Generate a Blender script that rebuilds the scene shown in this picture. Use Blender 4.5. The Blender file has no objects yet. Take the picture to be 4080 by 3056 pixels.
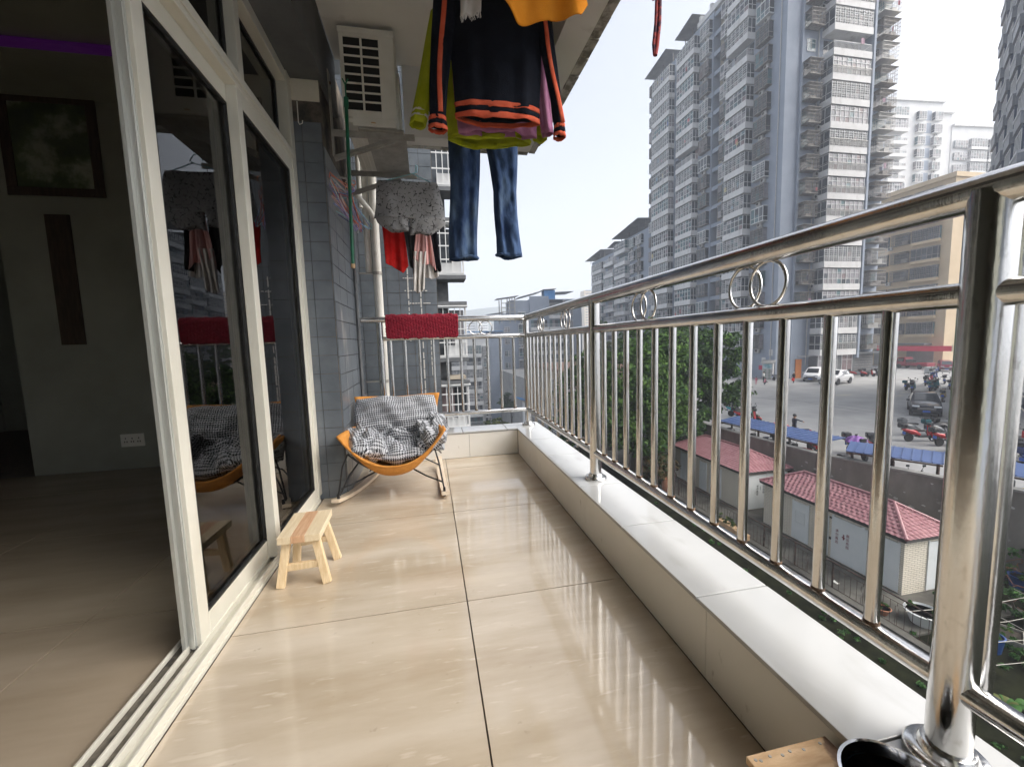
import bpy, math, random
import numpy as np
from mathutils import Vector, Matrix
random.seed(7); rng = np.random.default_rng(11)
PI = math.pi; R = math.radians
sc = bpy.context.scene
col = sc.collection

# ------------------------------------------------------------------ camera
cam_d = bpy.data.cameras.new('camera'); cam = bpy.data.objects.new('camera', cam_d); col.objects.link(cam)
yaw, pit, rol = .1974, -.101, -.0291
fw = Vector((math.sin(yaw)*math.cos(pit), math.cos(yaw)*math.cos(pit), math.sin(pit)))
rt = fw.cross(Vector((0, 0, 1))).normalized(); up = rt.cross(fw)
c_, s_ = math.cos(rol), math.sin(rol)
r2 = rt*c_ + up*s_; u2 = up*c_ - rt*s_
mw = Matrix((r2, u2, -fw)).transposed().to_4x4(); mw.translation = Vector((0, 0, .9168))
cam.matrix_world = mw
cam_d.sensor_fit = 'HORIZONTAL'; cam_d.sensor_width = 36; cam_d.lens = 1640.37/4080*36
cam_d.clip_start = .02; cam_d.clip_end = 6000
sc.camera = cam

# ------------------------------------------------------------------ sky, sun, exposure
SUN_EL, SUN_AZ = 44, 116          # azimuth clockwise from +Y
w = bpy.data.worlds.new('World'); sc.world = w; w.use_nodes = True
nt = w.node_tree; bg = nt.nodes['Background']
sky = nt.nodes.new('ShaderNodeTexSky'); sky.sky_type = 'NISHITA'; sky.sun_disc = False
sky.sun_elevation = R(SUN_EL); sky.sun_rotation = R(SUN_AZ)
sky.air_density = 1.0; sky.dust_density = 6.0; sky.ozone_density = 1.0; sky.altitude = 300
hs = nt.nodes.new('ShaderNodeHueSaturation'); hs.inputs['Saturation'].default_value = .40
nt.links.new(sky.outputs[0], hs.inputs['Color']); nt.links.new(hs.outputs[0], bg.inputs[0])
bg.inputs[1].default_value = .064
sd = bpy.data.lights.new('sun', 'SUN'); sd.energy = 1.0; sd.angle = R(64); sd.color = (1, .95, .88)
so = bpy.data.objects.new('sun', sd); col.objects.link(so)
sv = Vector((math.sin(R(SUN_AZ))*math.cos(R(SUN_EL)), math.cos(R(SUN_AZ))*math.cos(R(SUN_EL)), math.sin(R(SUN_EL))))
so.rotation_euler = sv.to_track_quat('Z', 'Y').to_euler(); so.location = (0, -20, 90)
vs = sc.view_settings
vs.view_transform = 'Standard'; vs.look = 'None'; vs.gamma = 1; vs.use_curve_mapping = False
vs.exposure = 2.3
cy = sc.cycles
cy.max_bounces = 8; cy.diffuse_bounces = 4; cy.glossy_bounces = 4; cy.transmission_bounces = 4; cy.transparent_max_bounces = 10; cy.volume_bounces = 1
cy.caustics_reflective = False; cy.caustics_refractive = False; cy.use_denoising = True
cy.sample_clamp_indirect = 6

# ------------------------------------------------------------------ materials
def mat(name, c1, c2=None, scale=4, rough=.6, metal=0, bump=0, bscale=None, stretch=(1, 1, 1), contrast=(.35, .65), detail=4, rough2=None, spec=None, coat=0, tint=False, geo=True, mid=None):
    m = bpy.data.materials.new(name); m.use_nodes = True
    nt = m.node_tree; N = nt.nodes; L = nt.links; p = N['Principled BSDF']
    p.inputs['Roughness'].default_value = rough; p.inputs['Metallic'].default_value = metal
    if spec is not None: p.inputs['Specular IOR Level'].default_value = spec
    p.inputs['Coat Weight'].default_value = coat
    g = N.new('ShaderNodeNewGeometry') if geo else N.new('ShaderNodeTexCoord')
    mp = N.new('ShaderNodeMapping'); mp.inputs['Scale'].default_value = stretch
    L.new(g.outputs['Position' if geo else 'Object'], mp.inputs[0])
    out = None
    if c2 is not None:
        n = N.new('ShaderNodeTexNoise'); n.inputs['Scale'].default_value = scale; n.inputs['Detail'].default_value = detail; n.inputs['Roughness'].default_value = .6
        L.new(mp.outputs[0], n.inputs['Vector'])
        cr = N.new('ShaderNodeValToRGB'); cr.color_ramp.elements[0].position = contrast[0]; cr.color_ramp.elements[1].position = contrast[1]
        cr.color_ramp.elements[0].color = (*c1, 1); cr.color_ramp.elements[1].color = (*c2, 1)
        if mid:
            e = cr.color_ramp.elements.new(mid[0]); e.color = (*mid[1], 1)
        L.new(n.outputs[0], cr.inputs[0]); out = cr.outputs[0]
        if rough2 is not None:
            mr = N.new('ShaderNodeMapRange'); mr.inputs['To Min'].default_value = rough; mr.inputs['To Max'].default_value = rough2
            mr.inputs['From Min'].default_value = .3; mr.inputs['From Max'].default_value = .7
            L.new(n.outputs[0], mr.inputs[0]); L.new(mr.outputs[0], p.inputs['Roughness'])
    else:
        p.inputs['Base Color'].default_value = (*c1, 1)
    if tint:                                   # object colour multiplies the paint
        oi = N.new('ShaderNodeObjectInfo'); mx = N.new('ShaderNodeMix'); mx.data_type = 'RGBA'; mx.blend_type = 'MULTIPLY'; mx.inputs[0].default_value = 1
        if out: L.new(out, mx.inputs[6])
        else: mx.inputs[6].default_value = (*c1, 1)
        L.new(oi.outputs['Color'], mx.inputs[7]); out = mx.outputs[2]
    if out: L.new(out, p.inputs['Base Color'])
    if bump:
        n2 = N.new('ShaderNodeTexNoise'); n2.inputs['Scale'].default_value = bscale or scale*6; n2.inputs['Detail'].default_value = 5
        L.new(mp.outputs[0], n2.inputs['Vector'])
        b = N.new('ShaderNodeBump'); b.inputs['Strength'].default_value = bump; b.inputs['Distance'].default_value = .01
        L.new(n2.outputs[0], b.inputs['Height']); L.new(b.outputs[0], p.inputs['Normal'])
    return m

def nodes_of(m): return m.node_tree.nodes, m.node_tree.links, m.node_tree.nodes['Principled BSDF']

def math_node(N, L, op, a, b=None):
    n = N.new('ShaderNodeMath'); n.operation = op
    for i, v in enumerate((a, b)):
        if v is None: continue
        if isinstance(v, (int, float)): n.inputs[i].default_value = v
        else: L.new(v, n.inputs[i])
    return n.outputs[0]

def overlay(m, color, scale, lo, hi, stretch=(1, 1, 1), amount=1.0, detail=6):
    """a second layer of marks (stains, rust, dirt, painted reflections) over a material's colour"""
    N, L, p = nodes_of(m)
    src = p.inputs['Base Color'].links[0].from_socket if p.inputs['Base Color'].links else None
    g = N.new('ShaderNodeNewGeometry'); mp = N.new('ShaderNodeMapping'); mp.inputs['Scale'].default_value = stretch; mp.inputs['Location'].default_value = (3.1, 7.7, 1.3)
    L.new(g.outputs['Position'], mp.inputs[0])
    n = N.new('ShaderNodeTexNoise'); n.inputs['Scale'].default_value = scale; n.inputs['Detail'].default_value = detail
    L.new(mp.outputs[0], n.inputs['Vector'])
    mr = N.new('ShaderNodeMapRange'); mr.inputs['From Min'].default_value = lo; mr.inputs['From Max'].default_value = hi; mr.inputs['To Max'].default_value = amount
    L.new(n.outputs[0], mr.inputs[0])
    mx = N.new('ShaderNodeMix'); mx.data_type = 'RGBA'
    L.new(mr.outputs[0], mx.inputs[0])
    if src: L.new(src, mx.inputs[6])
    else: mx.inputs[6].default_value = p.inputs['Base Color'].default_value
    mx.inputs[7].default_value = (*color, 1)
    L.new(mx.outputs[2], p.inputs['Base Color'])
    return m

def glass_mat(name, tint=(.8, .88, .85), ior=1.5, rough=.0):
    m = bpy.data.materials.new(name); m.use_nodes = True
    nt = m.node_tree; N = nt.nodes; L = nt.links
    N.remove(N['Principled BSDF'])
    t = N.new('ShaderNodeBsdfTransparent'); t.inputs[0].default_value = (*tint, 1)
    g = N.new('ShaderNodeBsdfGlossy'); g.inputs['Roughness'].default_value = rough
    f = N.new('ShaderNodeFresnel'); f.inputs[0].default_value = ior
    mx = N.new('ShaderNodeMixShader'); L.new(f.outputs[0], mx.inputs[0]); L.new(t.outputs[0], mx.inputs[1]); L.new(g.outputs[0], mx.inputs[2])
    L.new(mx.outputs[0], N['Material Output'].inputs[0])
    return m

# ------------------------------------------------------------------ mesh builder
class MB:
    def __init__(s): s.v = []; s.f = []; s.m = []
    def add(s, vs, fs, mi=0):
        o = len(s.v); s.v += [tuple(v) for v in vs]
        for f in fs: s.f.append(tuple(i+o for i in f)); s.m.append(mi)
        return s
    def box(s, x0, x1, y0, y1, z0, z1, mi=0):
        if x0 > x1: x0, x1 = x1, x0
        if y0 > y1: y0, y1 = y1, y0
        if z0 > z1: z0, z1 = z1, z0
        vs = [(x, y, z) for z in (z0, z1) for y in (y0, y1) for x in (x0, x1)]
        return s.add(vs, [(0, 2, 3, 1), (4, 5, 7, 6), (0, 1, 5, 4), (1, 3, 7, 5), (3, 2, 6, 7), (2, 0, 4, 6)], mi)
    def obox(s, c, ax, ay, az, mi=0):
        c, ax, ay, az = map(Vector, (c, ax, ay, az))
        vs = [c+ax*i+ay*j+az*k for k in (-1, 1) for j in (-1, 1) for i in (-1, 1)]
        return s.add(vs, [(0, 2, 3, 1), (4, 5, 7, 6), (0, 1, 5, 4), (1, 3, 7, 5), (3, 2, 6, 7), (2, 0, 4, 6)], mi)
    def bar(s, p, q, w, h, up=(0, 0, 1), mi=0):
        p, q = Vector(p), Vector(q); d = (q-p); L = d.length; d.normalize()
        u = Vector(up)
        if abs(d.dot(u)) > .98: u = Vector((0, 1, 0))
        sx = d.cross(u).normalized(); sz = sx.cross(d)
        return s.obox((p+q)/2, d*L/2, sx*w/2, sz*h/2, mi)
    def tube(s, pts, r, n=8, cap=True, closed=False, mi=0, sq=1.0):
        pts = [Vector(p) for p in pts]; k = len(pts)
        rr = r if isinstance(r, (list, tuple)) else [r]*k
        vs = []; pu = None
        for i, p in enumerate(pts):
            a = pts[(i-1) % k] if (closed or i > 0) else p; b = pts[(i+1) % k] if (closed or i < k-1) else p
            t = (b-a).normalized()
            if pu is None:
                u = t.orthogonal().normalized() if abs(t.z) < .95 else Vector((1, 0, 0))
                if abs(t.z) < .95: u = t.cross(Vector((0, 0, 1))).normalized()
            else:
                u = (pu - t*pu.dot(t))
                u = u.normalized() if u.length > 1e-6 else t.orthogonal().normalized()
            pu = u; v = t.cross(u)
            for j in range(n):
                a_ = 2*PI*j/n; vs.append(p + (u*math.cos(a_) + v*math.sin(a_)*sq)*rr[i])
        fs = []
        for i in range(k if closed else k-1):
            i2 = (i+1) % k
            for j in range(n):
                j2 = (j+1) % n; fs.append((i*n+j, i*n+j2, i2*n+j2, i2*n+j))
        if cap and not closed:
            fs.append(tuple(reversed(range(n)))); fs.append(tuple((k-1)*n+j for j in range(n)))
        return s.add(vs, fs, mi)
    def lathe(s, prof, c=(0, 0, 0), n=20, axis='z', mi=0):
        vs = []; c = Vector(c)
        for r, z in prof:
            for j in range(n):
                a = 2*PI*j/n; x, y = r*math.cos(a), r*math.sin(a)
                vs.append(c + (Vector((x, y, z)) if axis == 'z' else Vector((z, x, y)) if axis == 'x' else Vector((x, z, y))))
        fs = []
        for i in range(len(prof)-1):
            for j in range(n):
                j2 = (j+1) % n; fs.append((i*n+j, i*n+j2, (i+1)*n+j2, (i+1)*n+j))
        if prof[0][0] > 1e-4: fs.append(tuple(reversed(range(n))))
        if prof[-1][0] > 1e-4: fs.append(tuple((len(prof)-1)*n+j for j in range(n)))
        return s.add(vs, fs, mi)
    def grid(s, fn, nu, nv, cu=False, mi=0):
        vs = [fn(i/(nu if cu else nu-1), j/(nv-1)) for j in range(nv) for i in range(nu)]
        fs = []
        for j in range(nv-1):
            for i in range(nu if cu else nu-1):
                i2 = (i+1) % nu; fs.append((j*nu+i, j*nu+i2, (j+1)*nu+i2, (j+1)*nu+i))
        return s.add(vs, fs, mi)
    def prism(s, poly, a, b, axis='y', mi=0):
        n = len(poly)
        def P(p, t): return (p[0], t, p[1]) if axis == 'y' else (t, p[0], p[1]) if axis == 'x' else (p[0], p[1], t)
        vs = [P(p, a) for p in poly] + [P(p, b) for p in poly]
        fs = [tuple(range(n)), tuple(reversed(range(n, 2*n)))] + [(i, (i+1) % n + 0, (i+1) % n + n, i+n) for i in range(n)]
        return s.add(vs, fs, mi)
    def mesh(s, name, mats, smooth=None):
        me = bpy.data.meshes.new(name); me.from_pydata(s.v, [], s.f)
        mats = mats if isinstance(mats, (list, tuple)) else [mats]
        for m in mats: me.materials.append(m)
        if len(mats) > 1: me.polygons.foreach_set('material_index', s.m)
        me.update()
        import bmesh
        bm = bmesh.new(); bm.from_mesh(me); bmesh.ops.recalc_face_normals(bm, faces=bm.faces); bm.to_mesh(me); bm.free()
        if smooth:
            me.polygons.foreach_set('use_smooth', [True]*len(me.polygons)); me.set_sharp_from_angle(angle=R(smooth))
        return me
    def build(s, name, mats, parent=None, smooth=None, bevel=0, solid=0, sub=0):
        o = place(name, s.mesh(name, mats, smooth), parent)
        if sub: md = o.modifiers.new('s', 'SUBSURF'); md.levels = sub; md.render_levels = sub
        if solid: md = o.modifiers.new('t', 'SOLIDIFY'); md.thickness = solid; md.offset = 0
        if bevel: md = o.modifiers.new('b', 'BEVEL'); md.width = bevel; md.segments = 2; md.limit_method = 'ANGLE'
        return o

def place(name, me, parent=None, loc=(0, 0, 0), rz=0):
    o = bpy.data.objects.new(name, me); col.objects.link(o)
    o.location = loc; o.rotation_euler = (0, 0, rz)
    if parent: o.parent = parent
    return o
def tag(o, label, cat, group=None):
    o['label'] = label; o['category'] = cat
    if group: o['group'] = group
    return o
def thing(name, label, cat, loc=(0, 0, 0), rz=0, group=None):
    return tag(place(name, None, None, loc, rz), label, cat, group)
def struct(o): o['kind'] = 'structure'; return o
def stuff(o): o['kind'] = 'stuff'; return o
def copy_tree(o, parent=None):
    c = o.copy(); col.objects.link(c); c.parent = parent
    for ch in list(o.children): copy_tree(ch, c)
    return c
def smoothstep(a, b, x):
    t = max(0, min(1, (x-a)/(b-a))); return t*t*(3-2*t)

# palette
M = {}
M['steel'] = mat('stainless_steel', (.60, .59, .57), (.78, .775, .765), 9, .12, 1, .05, 160, (1, 1, .25), rough2=.26)
overlay(M['steel'], (.30, .22, .13), 16, .66, .76, (1, 1, .35), .55)
overlay(M['steel'], (.42, .40, .37), 70, .60, .72, (1, 1, .5), .5)
M['rust'] = mat('rusty_weld', (.05, .03, .02), (.20, .12, .07), 60, .7, .3, .4)
M['floor'] = mat('beige_travertine_tile', (.455, .37, .265), (.62, .54, .435), 1.5, .05, 0, 0, None, (.7, 3.4, 1), (.34, .66), 7, rough2=.11)
overlay(M['floor'], (.74, .66, .55), 11, .61, .70, (1, 5.0, 1), .38)
M['floor'].node_tree.nodes['Principled BSDF'].inputs['IOR'].default_value = 1.68
overlay(M['floor'], (.36, .29, .21), 42, .70, .76, (1, 1, 1), .45)
M['grout'] = mat('dark_grout', (.09, .075, .06), (.16, .13, .10), 30, .8)
M['white_tile'] = mat('white_glazed_tile', (.46, .465, .46), (.53, .535, .53), 2.5, .05, 0, 0, None, (1, 1, 1), (.3, .7), 5)
overlay(M['white_tile'], (.30, .28, .25), 6, .58, .78, (1.6, .6, 1), .45)
M['cream_tile'] = mat('cream_glazed_tile', (.78, .765, .71), (.83, .815, .77), 3, .12)
overlay(M['cream_tile'], (.33, .29, .24), 22, .67, .75, (1, 1, .5), .6)
M['brown_edge'] = mat('brown_grout_edge', (.07, .045, .03), (.15, .10, .07), 25, .8)
M['grey_tile'] = mat('grey_glazed_tile', (.115, .132, .152), (.155, .175, .198), 6, .22, 0, .03, 40)
M['grey_tile_grout'] = mat('tile_grout', (.03, .03, .03), (.17, .14, .11), 9, .9)
M['grey_tile_sheen'] = mat('sheen_streaked_grey_tile', (.115, .132, .152), (.155, .175, .198), 6, .28, 0, .03, 40)
overlay(M['grey_tile_sheen'], (.50, .48, .45), 7, .60, .68, (5, 1, .25), .6)  # pale streaks paint reflections into the tile colour
M['pvc'] = mat('ivory_pvc_frame', (.63, .61, .525), (.69, .67, .585), 5, .3)
overlay(M['pvc'], (.30, .27, .20), 9, .64, .8, (1, 1, .4), .4)
M['alu'] = mat('brushed_aluminium', (.50, .51, .47), (.62, .63, .60), 12, .35, .5, .05, 90, (1, 1, .1))
M['rubber'] = mat('black_rubber', (.012, .012, .012), None, rough=.6)
M['glass'] = glass_mat('door_glass', (.93, .95, .93), 1.6)
M['render'] = mat('white_painted_soffit', (.70, .69, .66), (.78, .77, .74), 1.2, .75, 0, .1, 60)
overlay(M['render'], (.30, .27, .23), 6, .62, .78, (1, 1, 1), .5)
M['beam_grey'] = mat('dark_grey_paint', (.085, .09, .095), (.12, .125, .13), 5, .6, 0, .12, 70)
M['cream_plaster'] = mat('bare_cream_plaster', (.62, .58, .48), (.70, .66, .56), 9, .8, 0, .2)
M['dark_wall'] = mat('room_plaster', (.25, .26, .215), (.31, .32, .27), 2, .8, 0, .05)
M['dark_wood'] = mat('dark_wood', (.035, .022, .015), (.07, .045, .03), 8, .4, 0, .1, 40, (8, 1, 1))
M['pine'] = mat('pale_pine', (.66, .49, .28), (.78, .62, .40), 8, .55, 0, .08, 60, (14, 14, 1.2), geo=False)
M['pine_seat'] = mat('pine_board', (.68, .54, .34), (.78, .66, .47), 7, .5, 0, .06, 50, (16, 1.2, 3), geo=False)
M['pine_red'] = mat('reddish_pine_board', (.55, .31, .17), (.68, .44, .27), 8, .5, 0, .06, 50, (14, 1.0, 3), geo=False)
M['birch'] = mat('bent_plywood', (.68, .56, .42), (.76, .65, .51), 6, .5, 0, .04, 50, (8, 2, 8))
M['felt'] = mat('orange_felt', (.52, .21, .035), (.64, .28, .055), 25, .9, 0, .25, 300)
M['black_metal'] = mat('black_painted_steel', (.012, .012, .014), None, rough=.4)
M['red_plush'] = mat('crimson_plush', (.15, .003, .014), (.28, .008, .028), 55, .95, 0, .9, 130, contrast=(.3, .7))
M['white_paint'] = mat('off_white_paint', (.72, .70, .63), (.80, .78, .72), 8, .45)
overlay(M['white_paint'], (.30, .22, .12), 12, .66, .78, (1, 1, .5), .6)
M['dark_hole'] = mat('dark_interior', (.012, .012, .012), None, rough=.8)
M['galv'] = mat('weathered_galvanised_steel', (.34, .32, .28), (.46, .44, .40), 20, .5, .5, .1)
M['green_pole'] = mat('green_plastic_sleeve', (.004, .11, .055), (.01, .16, .08), 20, .35)
M['wire'] = mat('plastic_coated_wire', (1, 1, 1), None, rough=.4, tint=True)
M['plywood'] = mat('worn_plywood', (.50, .31, .16), (.66, .46, .27), 5, .6, 0, .12, 60, (3, 14, 3))
overlay(M['plywood'], (.17, .095, .06), 6, .60, .63, (1, 1, 1), .9)
# ================================================================== our own balcony
# floor
fl = struct(place('balcony_floor', MB().box(-.69, .70, -1.6, 3.27, -.10, -.008).mesh('balcony_floor', M['grout'])))
def floor_tiles(parent, xs, ys, z, m, gap=.0045):
    for i in range(len(xs)-1):
        for j in range(len(ys)-1):
            b = MB().box(xs[i]+gap/2, xs[i+1]-gap/2, ys[j]+gap/2, ys[j+1]-gap/2, z-.012, z)
            b.build('tile', m, parent)
floor_tiles(fl, [-.668, .093, .688], [-1.5, -1.004, -.204, .596, 1.396, 2.196, 2.996, 3.258], 0, M['floor'])

# low wall with coping
pw = thing('parapet_wall', 'low tiled parapet wall along the balcony edge, white glazed top and cream tiled face', 'wall', (0, 0, 0))
MB().box(.696, .89, -1.6, 3.45, -.15, .198).box(-.5, .70, 3.266, 3.45, -.15, .198).build('core', M['brown_edge'], pw)
fj = [-1.5, -.82, .04, .905, 1.77, 2.62, 3.256]
for a, b in zip(fj[:-1], fj[1:]):
    MB().box(.688, .697, a+.001, b-.001, .002, .194).build('face_tile', M['cream_tile'], pw)
for a, b in ((-.5, -.31), (-.31, .288), (.288, .686)):
    MB().box(a+.001, b-.001, 3.257, 3.267, .002, .194).build('face_tile', M['cream_tile'], pw)
cj = [-1.5, -.80, -.36, .08, .51, .94, 1.385, 1.83, 1.968, 2.40, 2.83, 3.25]
for a, b in zip(cj[:-1], cj[1:]):
    MB().box(.683, .905, a+.0022, b-.0022, .199, .211).build('coping_tile', M['white_tile'], pw, bevel=.0015)
for a, b in ((-.5, -.2), (-.2, .24), (.24, .60), (.60, .905)):
    MB().box(a+.0022, b-.0022, 3.2515, 3.465, .199, .211).build('coping_tile', M['white_tile'], pw, bevel=.0015)

# railing: one welded piece
rl = thing('balcony_railing', 'polished stainless steel balcony railing with round posts and interlocking rings', 'railing', (.804, 0, .211))
def rchild(mb, name, m='steel', smooth=50):
    o = mb.build(name, M[m], rl, smooth=smooth); o.location = (-.804, 0, -.211); return o
XR = .804; ZT, ZM, ZB = 1.113, .967, .347
YC = 3.352
rchild(MB().tube([(XR, -1.6, ZT), (XR, .4, ZT), (XR, 1.9, ZT), (XR, YC, ZT)], .026, 20).tube([(-.52, YC, ZT), (.2, YC, ZT), (XR, YC, ZT)], .024, 20), 'top_rail')
rchild(MB().tube([(XR, -1.6, ZM), (XR, YC, ZM)], .0195, 16).tube([(-.34, YC, ZM), (XR, YC, ZM)], .018, 16), 'middle_rail')
rchild(MB().tube([(XR, -1.6, ZB), (XR, YC, ZB)], .0195, 16).tube([(-.38, YC, ZB), (XR, YC, ZB)], .018, 16), 'bottom_rail')
for i, y in enumerate((.462, 1.917, YC, -.96)):
    top = ZT if i != 2 else ZT+.012
    rchild(MB().tube([(XR, y, .212), (XR, y, top)], .0285 if i != 2 else .026, 20), 'post')
    rchild(MB().lathe([(.0287, .030), (.0335, .029), (.037, .022), (.0385, .016), (.0500, .0145), (.0535, .011), (.0545, .004), (.0535, 0)], (XR, y, .212), 28), 'post_flange')
rchild(MB().tube([(.838, .452, ZB-.005), (.838, .452, ZT)], .0175, 16), 'end_stile')
def balusters(ps):
    for p in ps:
        rchild(MB().tube([(p[0], p[1], ZB+.012), (p[0], p[1], ZM-.012)], .0122, 12), 'baluster')
        rchild(MB().lathe([(.0126, 0), (.0138, .002), (.0134, .005), (.0123, .008)], (p[0], p[1], ZB+.0165), 10), 'weld', 'rust')
balusters([(XR, .478+k*.1107) for k in range(1, 13)])
balusters([(XR, 1.917+k*.1104) for k in range(1, 13)])
balusters([(XR, .355-k*.108) for k in range(0, 12)])
balusters([(-.285+k*.1085, YC) for k in range(0, 10)])
def rings(c, ax):
    for s in (-1, 1):
        q = []
        for k in range(28):
            a = 2*PI*k/28; u, v = .0535*math.cos(a), .0535*math.sin(a)
            q.append((c[0]+(u+s*.041)*ax[0] + s*.004*ax[1], c[1]+(u+s*.041)*ax[1] + s*.004*ax[0], c[2]+v))
        rchild(MB().tube(q, .0042, 8, closed=True), 'ring')
for y in (.90, 1.446, 2.354, 2.90): rings((XR, y, 1.0365), (0, 1))
rings((.424, YC, 1.0365), (1, 0))
for x in (-.10, .02): pass
rchild(MB().tube([(-.355, YC, .211), (-.355, YC, ZT)], .017, 12), 'post')
rchild(MB().lathe([(.040, 0), (.040, .010), (.027, .016)], (-.522, YC, ZT), 20, 'x'), 'wall_flange')

# wall tiles helper: one small slab per tile
def tile_sheet(parent, o, du, dv, nrm, us, vs, m, name='tile', gap=.003, t=.006):
    o, du, dv, nrm = map(Vector, (o, du, dv, nrm)); cache = {}
    for i in range(len(us)-1):
        for j in range(len(vs)-1):
            wu, wv = us[i+1]-us[i]-gap, vs[j+1]-vs[j]-gap
            k = (round(wu, 4), round(wv, 4))
            if k not in cache:
                cache[k] = MB().obox((0, 0, 0), du*wu/2, dv*wv/2, nrm*t/2).mesh(name, m)
            c = o + du*(us[i]+us[i+1])/2 + dv*(vs[j]+vs[j+1])/2 + nrm*(t/2+random.uniform(-.0006, .0006))
            place(name, cache[k], parent, c)

# pier beside the door and the side wall that carries the air conditioner (one building wall)
TH = .1085
pier = thing('tiled_pier', 'dark grey tiled pier at the end of the sliding door', 'pier', (-.64, 2.62, 0))
def pchild(mb, name, m): o = mb.build(name, m, pier); o.location = (.64, -2.62, 0); return o
pchild(MB().box(-.80, -.532, 2.612, 3.0, -.1, 2.39), 'core', M['grey_tile_grout'])
tile_sheet(pier, (-.69+.64, 2.612-2.62, .0), (1, 0, 0), (0, 0, 1), (0, -1, 0), [0, .058, .161], [k*TH for k in range(21)], M['grey_tile'])
pchild(MB().box(-.70, -.530, 2.606, 2.611, 2.28, 2.392), 'bare_plaster', M['cream_plaster'])
pchild(MB().tube([(-.645, 2.60, 2.27), (-.645, 2.598, 2.16), (-.638, 2.59, 2.145), (-.622, 2.585, 2.15), (-.62, 2.585, 2.165)], .0025, 6), 'wire_hook', M['white_paint'])
sw = thing('side_wall', 'grey tiled side wall behind the rocking chair, wide tiles with dirty joints', 'wall', (-.52, 3.2, 0))
o = MB().box(-.80, -.538, 3.0, 3.62, -.4, 2.75).build('core', M['grey_tile_grout'], sw); o.location = (.52, -3.2, 0)
o = MB().box(-.5315, -.5285, 2.616, 3.0, -.4, 2.75).build('core', M['grey_tile_grout'], sw); o.location = (.52, -3.2, 0)
tile_sheet(sw, (-.5285+.52, 2.616-3.2, -.01), (0, 1, 0), (0, 0, 1), (1, 0, 0), [0, .17, .39, .61, .83, 1.004], [k*TH for k in range(20)], M['grey_tile_sheen'], gap=.005)
o = MB().tube([(-.508, 3.30, .0), (-.508, 3.30, 2.1)], .012, 8).build('conduit', M['beam_grey'], sw, smooth=40); o.location = (.52, -3.2, 0)

# neighbour's tiled wall beyond the end rail
nw = thing('neighbour_wall', 'grey square tiled wall with white patched joints beyond the end rail', 'wall', (-.2, 4.05, 0))
o = MB().box(-1.2, .108, 4.01, 5.2, -9, 9).build('core', M['grey_tile_grout'], nw); o.location = (.2, -4.05, 0)
tile_sheet(nw, (-.799+.2, 4.01-4.05, -.30), (1, 0, 0), (0, 0, 1), (0, -1, 0), [k*.113 for k in range(8)]+[.905], [k*.113 for k in range(36)], M['grey_tile'], gap=.0035)
jm = mat('white_patched_joint', (.50, .50, .48), (.64, .63, .60), 30, .8)
b = MB()
for (x, z0, z1) in ((-.157, .95, 1.62), (-.045, .40, 1.55), (.032, .62, 1.2)):
    for k in range(12):
        a = z0+(z1-z0)*k/12; b.box(x-.004-random.random()*.004, x+.004+random.random()*.003, 4.001, 4.006, a, a+(z1-z0)/12*random.uniform(.6, 1))
for (z, x0, x1) in ((1.53, -.20, -.06), (1.415, -.19, .02), (1.30, -.15, .05), (1.19, -.13, .08), (1.075, -.10, .09)):
    for k in range(8):
        a = x0+(x1-x0)*k/8; b.box(a, a+(x1-x0)/8*random.uniform(.5, 1), 4.0015, 4.0062, z-.004-random.random()*.002, z+.004)
o = b.build('joint_patch', jm, nw); o.location = (.2, -4.05, 0); stuff(o)

# slab above, with its dropped edges, and the beam over the door
sl = thing('balcony_slab', 'white painted balcony slab overhead with a stained dropped edge', 'slab', (0, 0, 2.75))
def sch(mb, name, m): o = mb.build(name, m, sl); o.location = (0, 0, -2.75); return o
sch(MB().box(-.50, .66, -1.6, 3.0, 2.75, 2.90), 'soffit', M['render'])
sch(MB().box(.66, .80, -1.6, 3.105, 2.305, 2.90), 'edge_beam', M['render'])
sch(MB().box(-.085, .659, 2.985, 3.105, 2.305, 2.749), 'end_beam', M['render'])
M['edge_stain'] = mat('peeling_slab_edge', (.20, .185, .16), (.52, .50, .46), 14, .85, 0, .5, 50, contrast=(.38, .56))
eb = MB()
for k in range(36):
    y0 = -1.6+k*.131; eb.box(.80, .848+random.uniform(-.004, .004), y0+.002, y0+.129, 2.300+random.uniform(-.006, .006), 2.90)
sch(eb, 'drip_edge', M['edge_stain'])
eb = MB()
for k in range(7):
    x0 = -.08+k*.125; eb.box(x0+.002, x0+.123, 3.105, 3.145, 2.300+random.uniform(-.006, .006), 2.90)
sch(eb, 'drip_edge', M['edge_stain'])
bm_ = thing('door_beam', 'dark grey painted beam over the sliding door', 'beam', (-.6, 1.0, 2.4))
o = MB().box(-.80, -.504, -1.6, 2.611, 2.393, 2.90).box(-.80, -.504, 2.611, 3.0, 2.393, 2.748).build('beam', M['beam_grey'], bm_); o.location = (.6, -1, -2.4)

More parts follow.
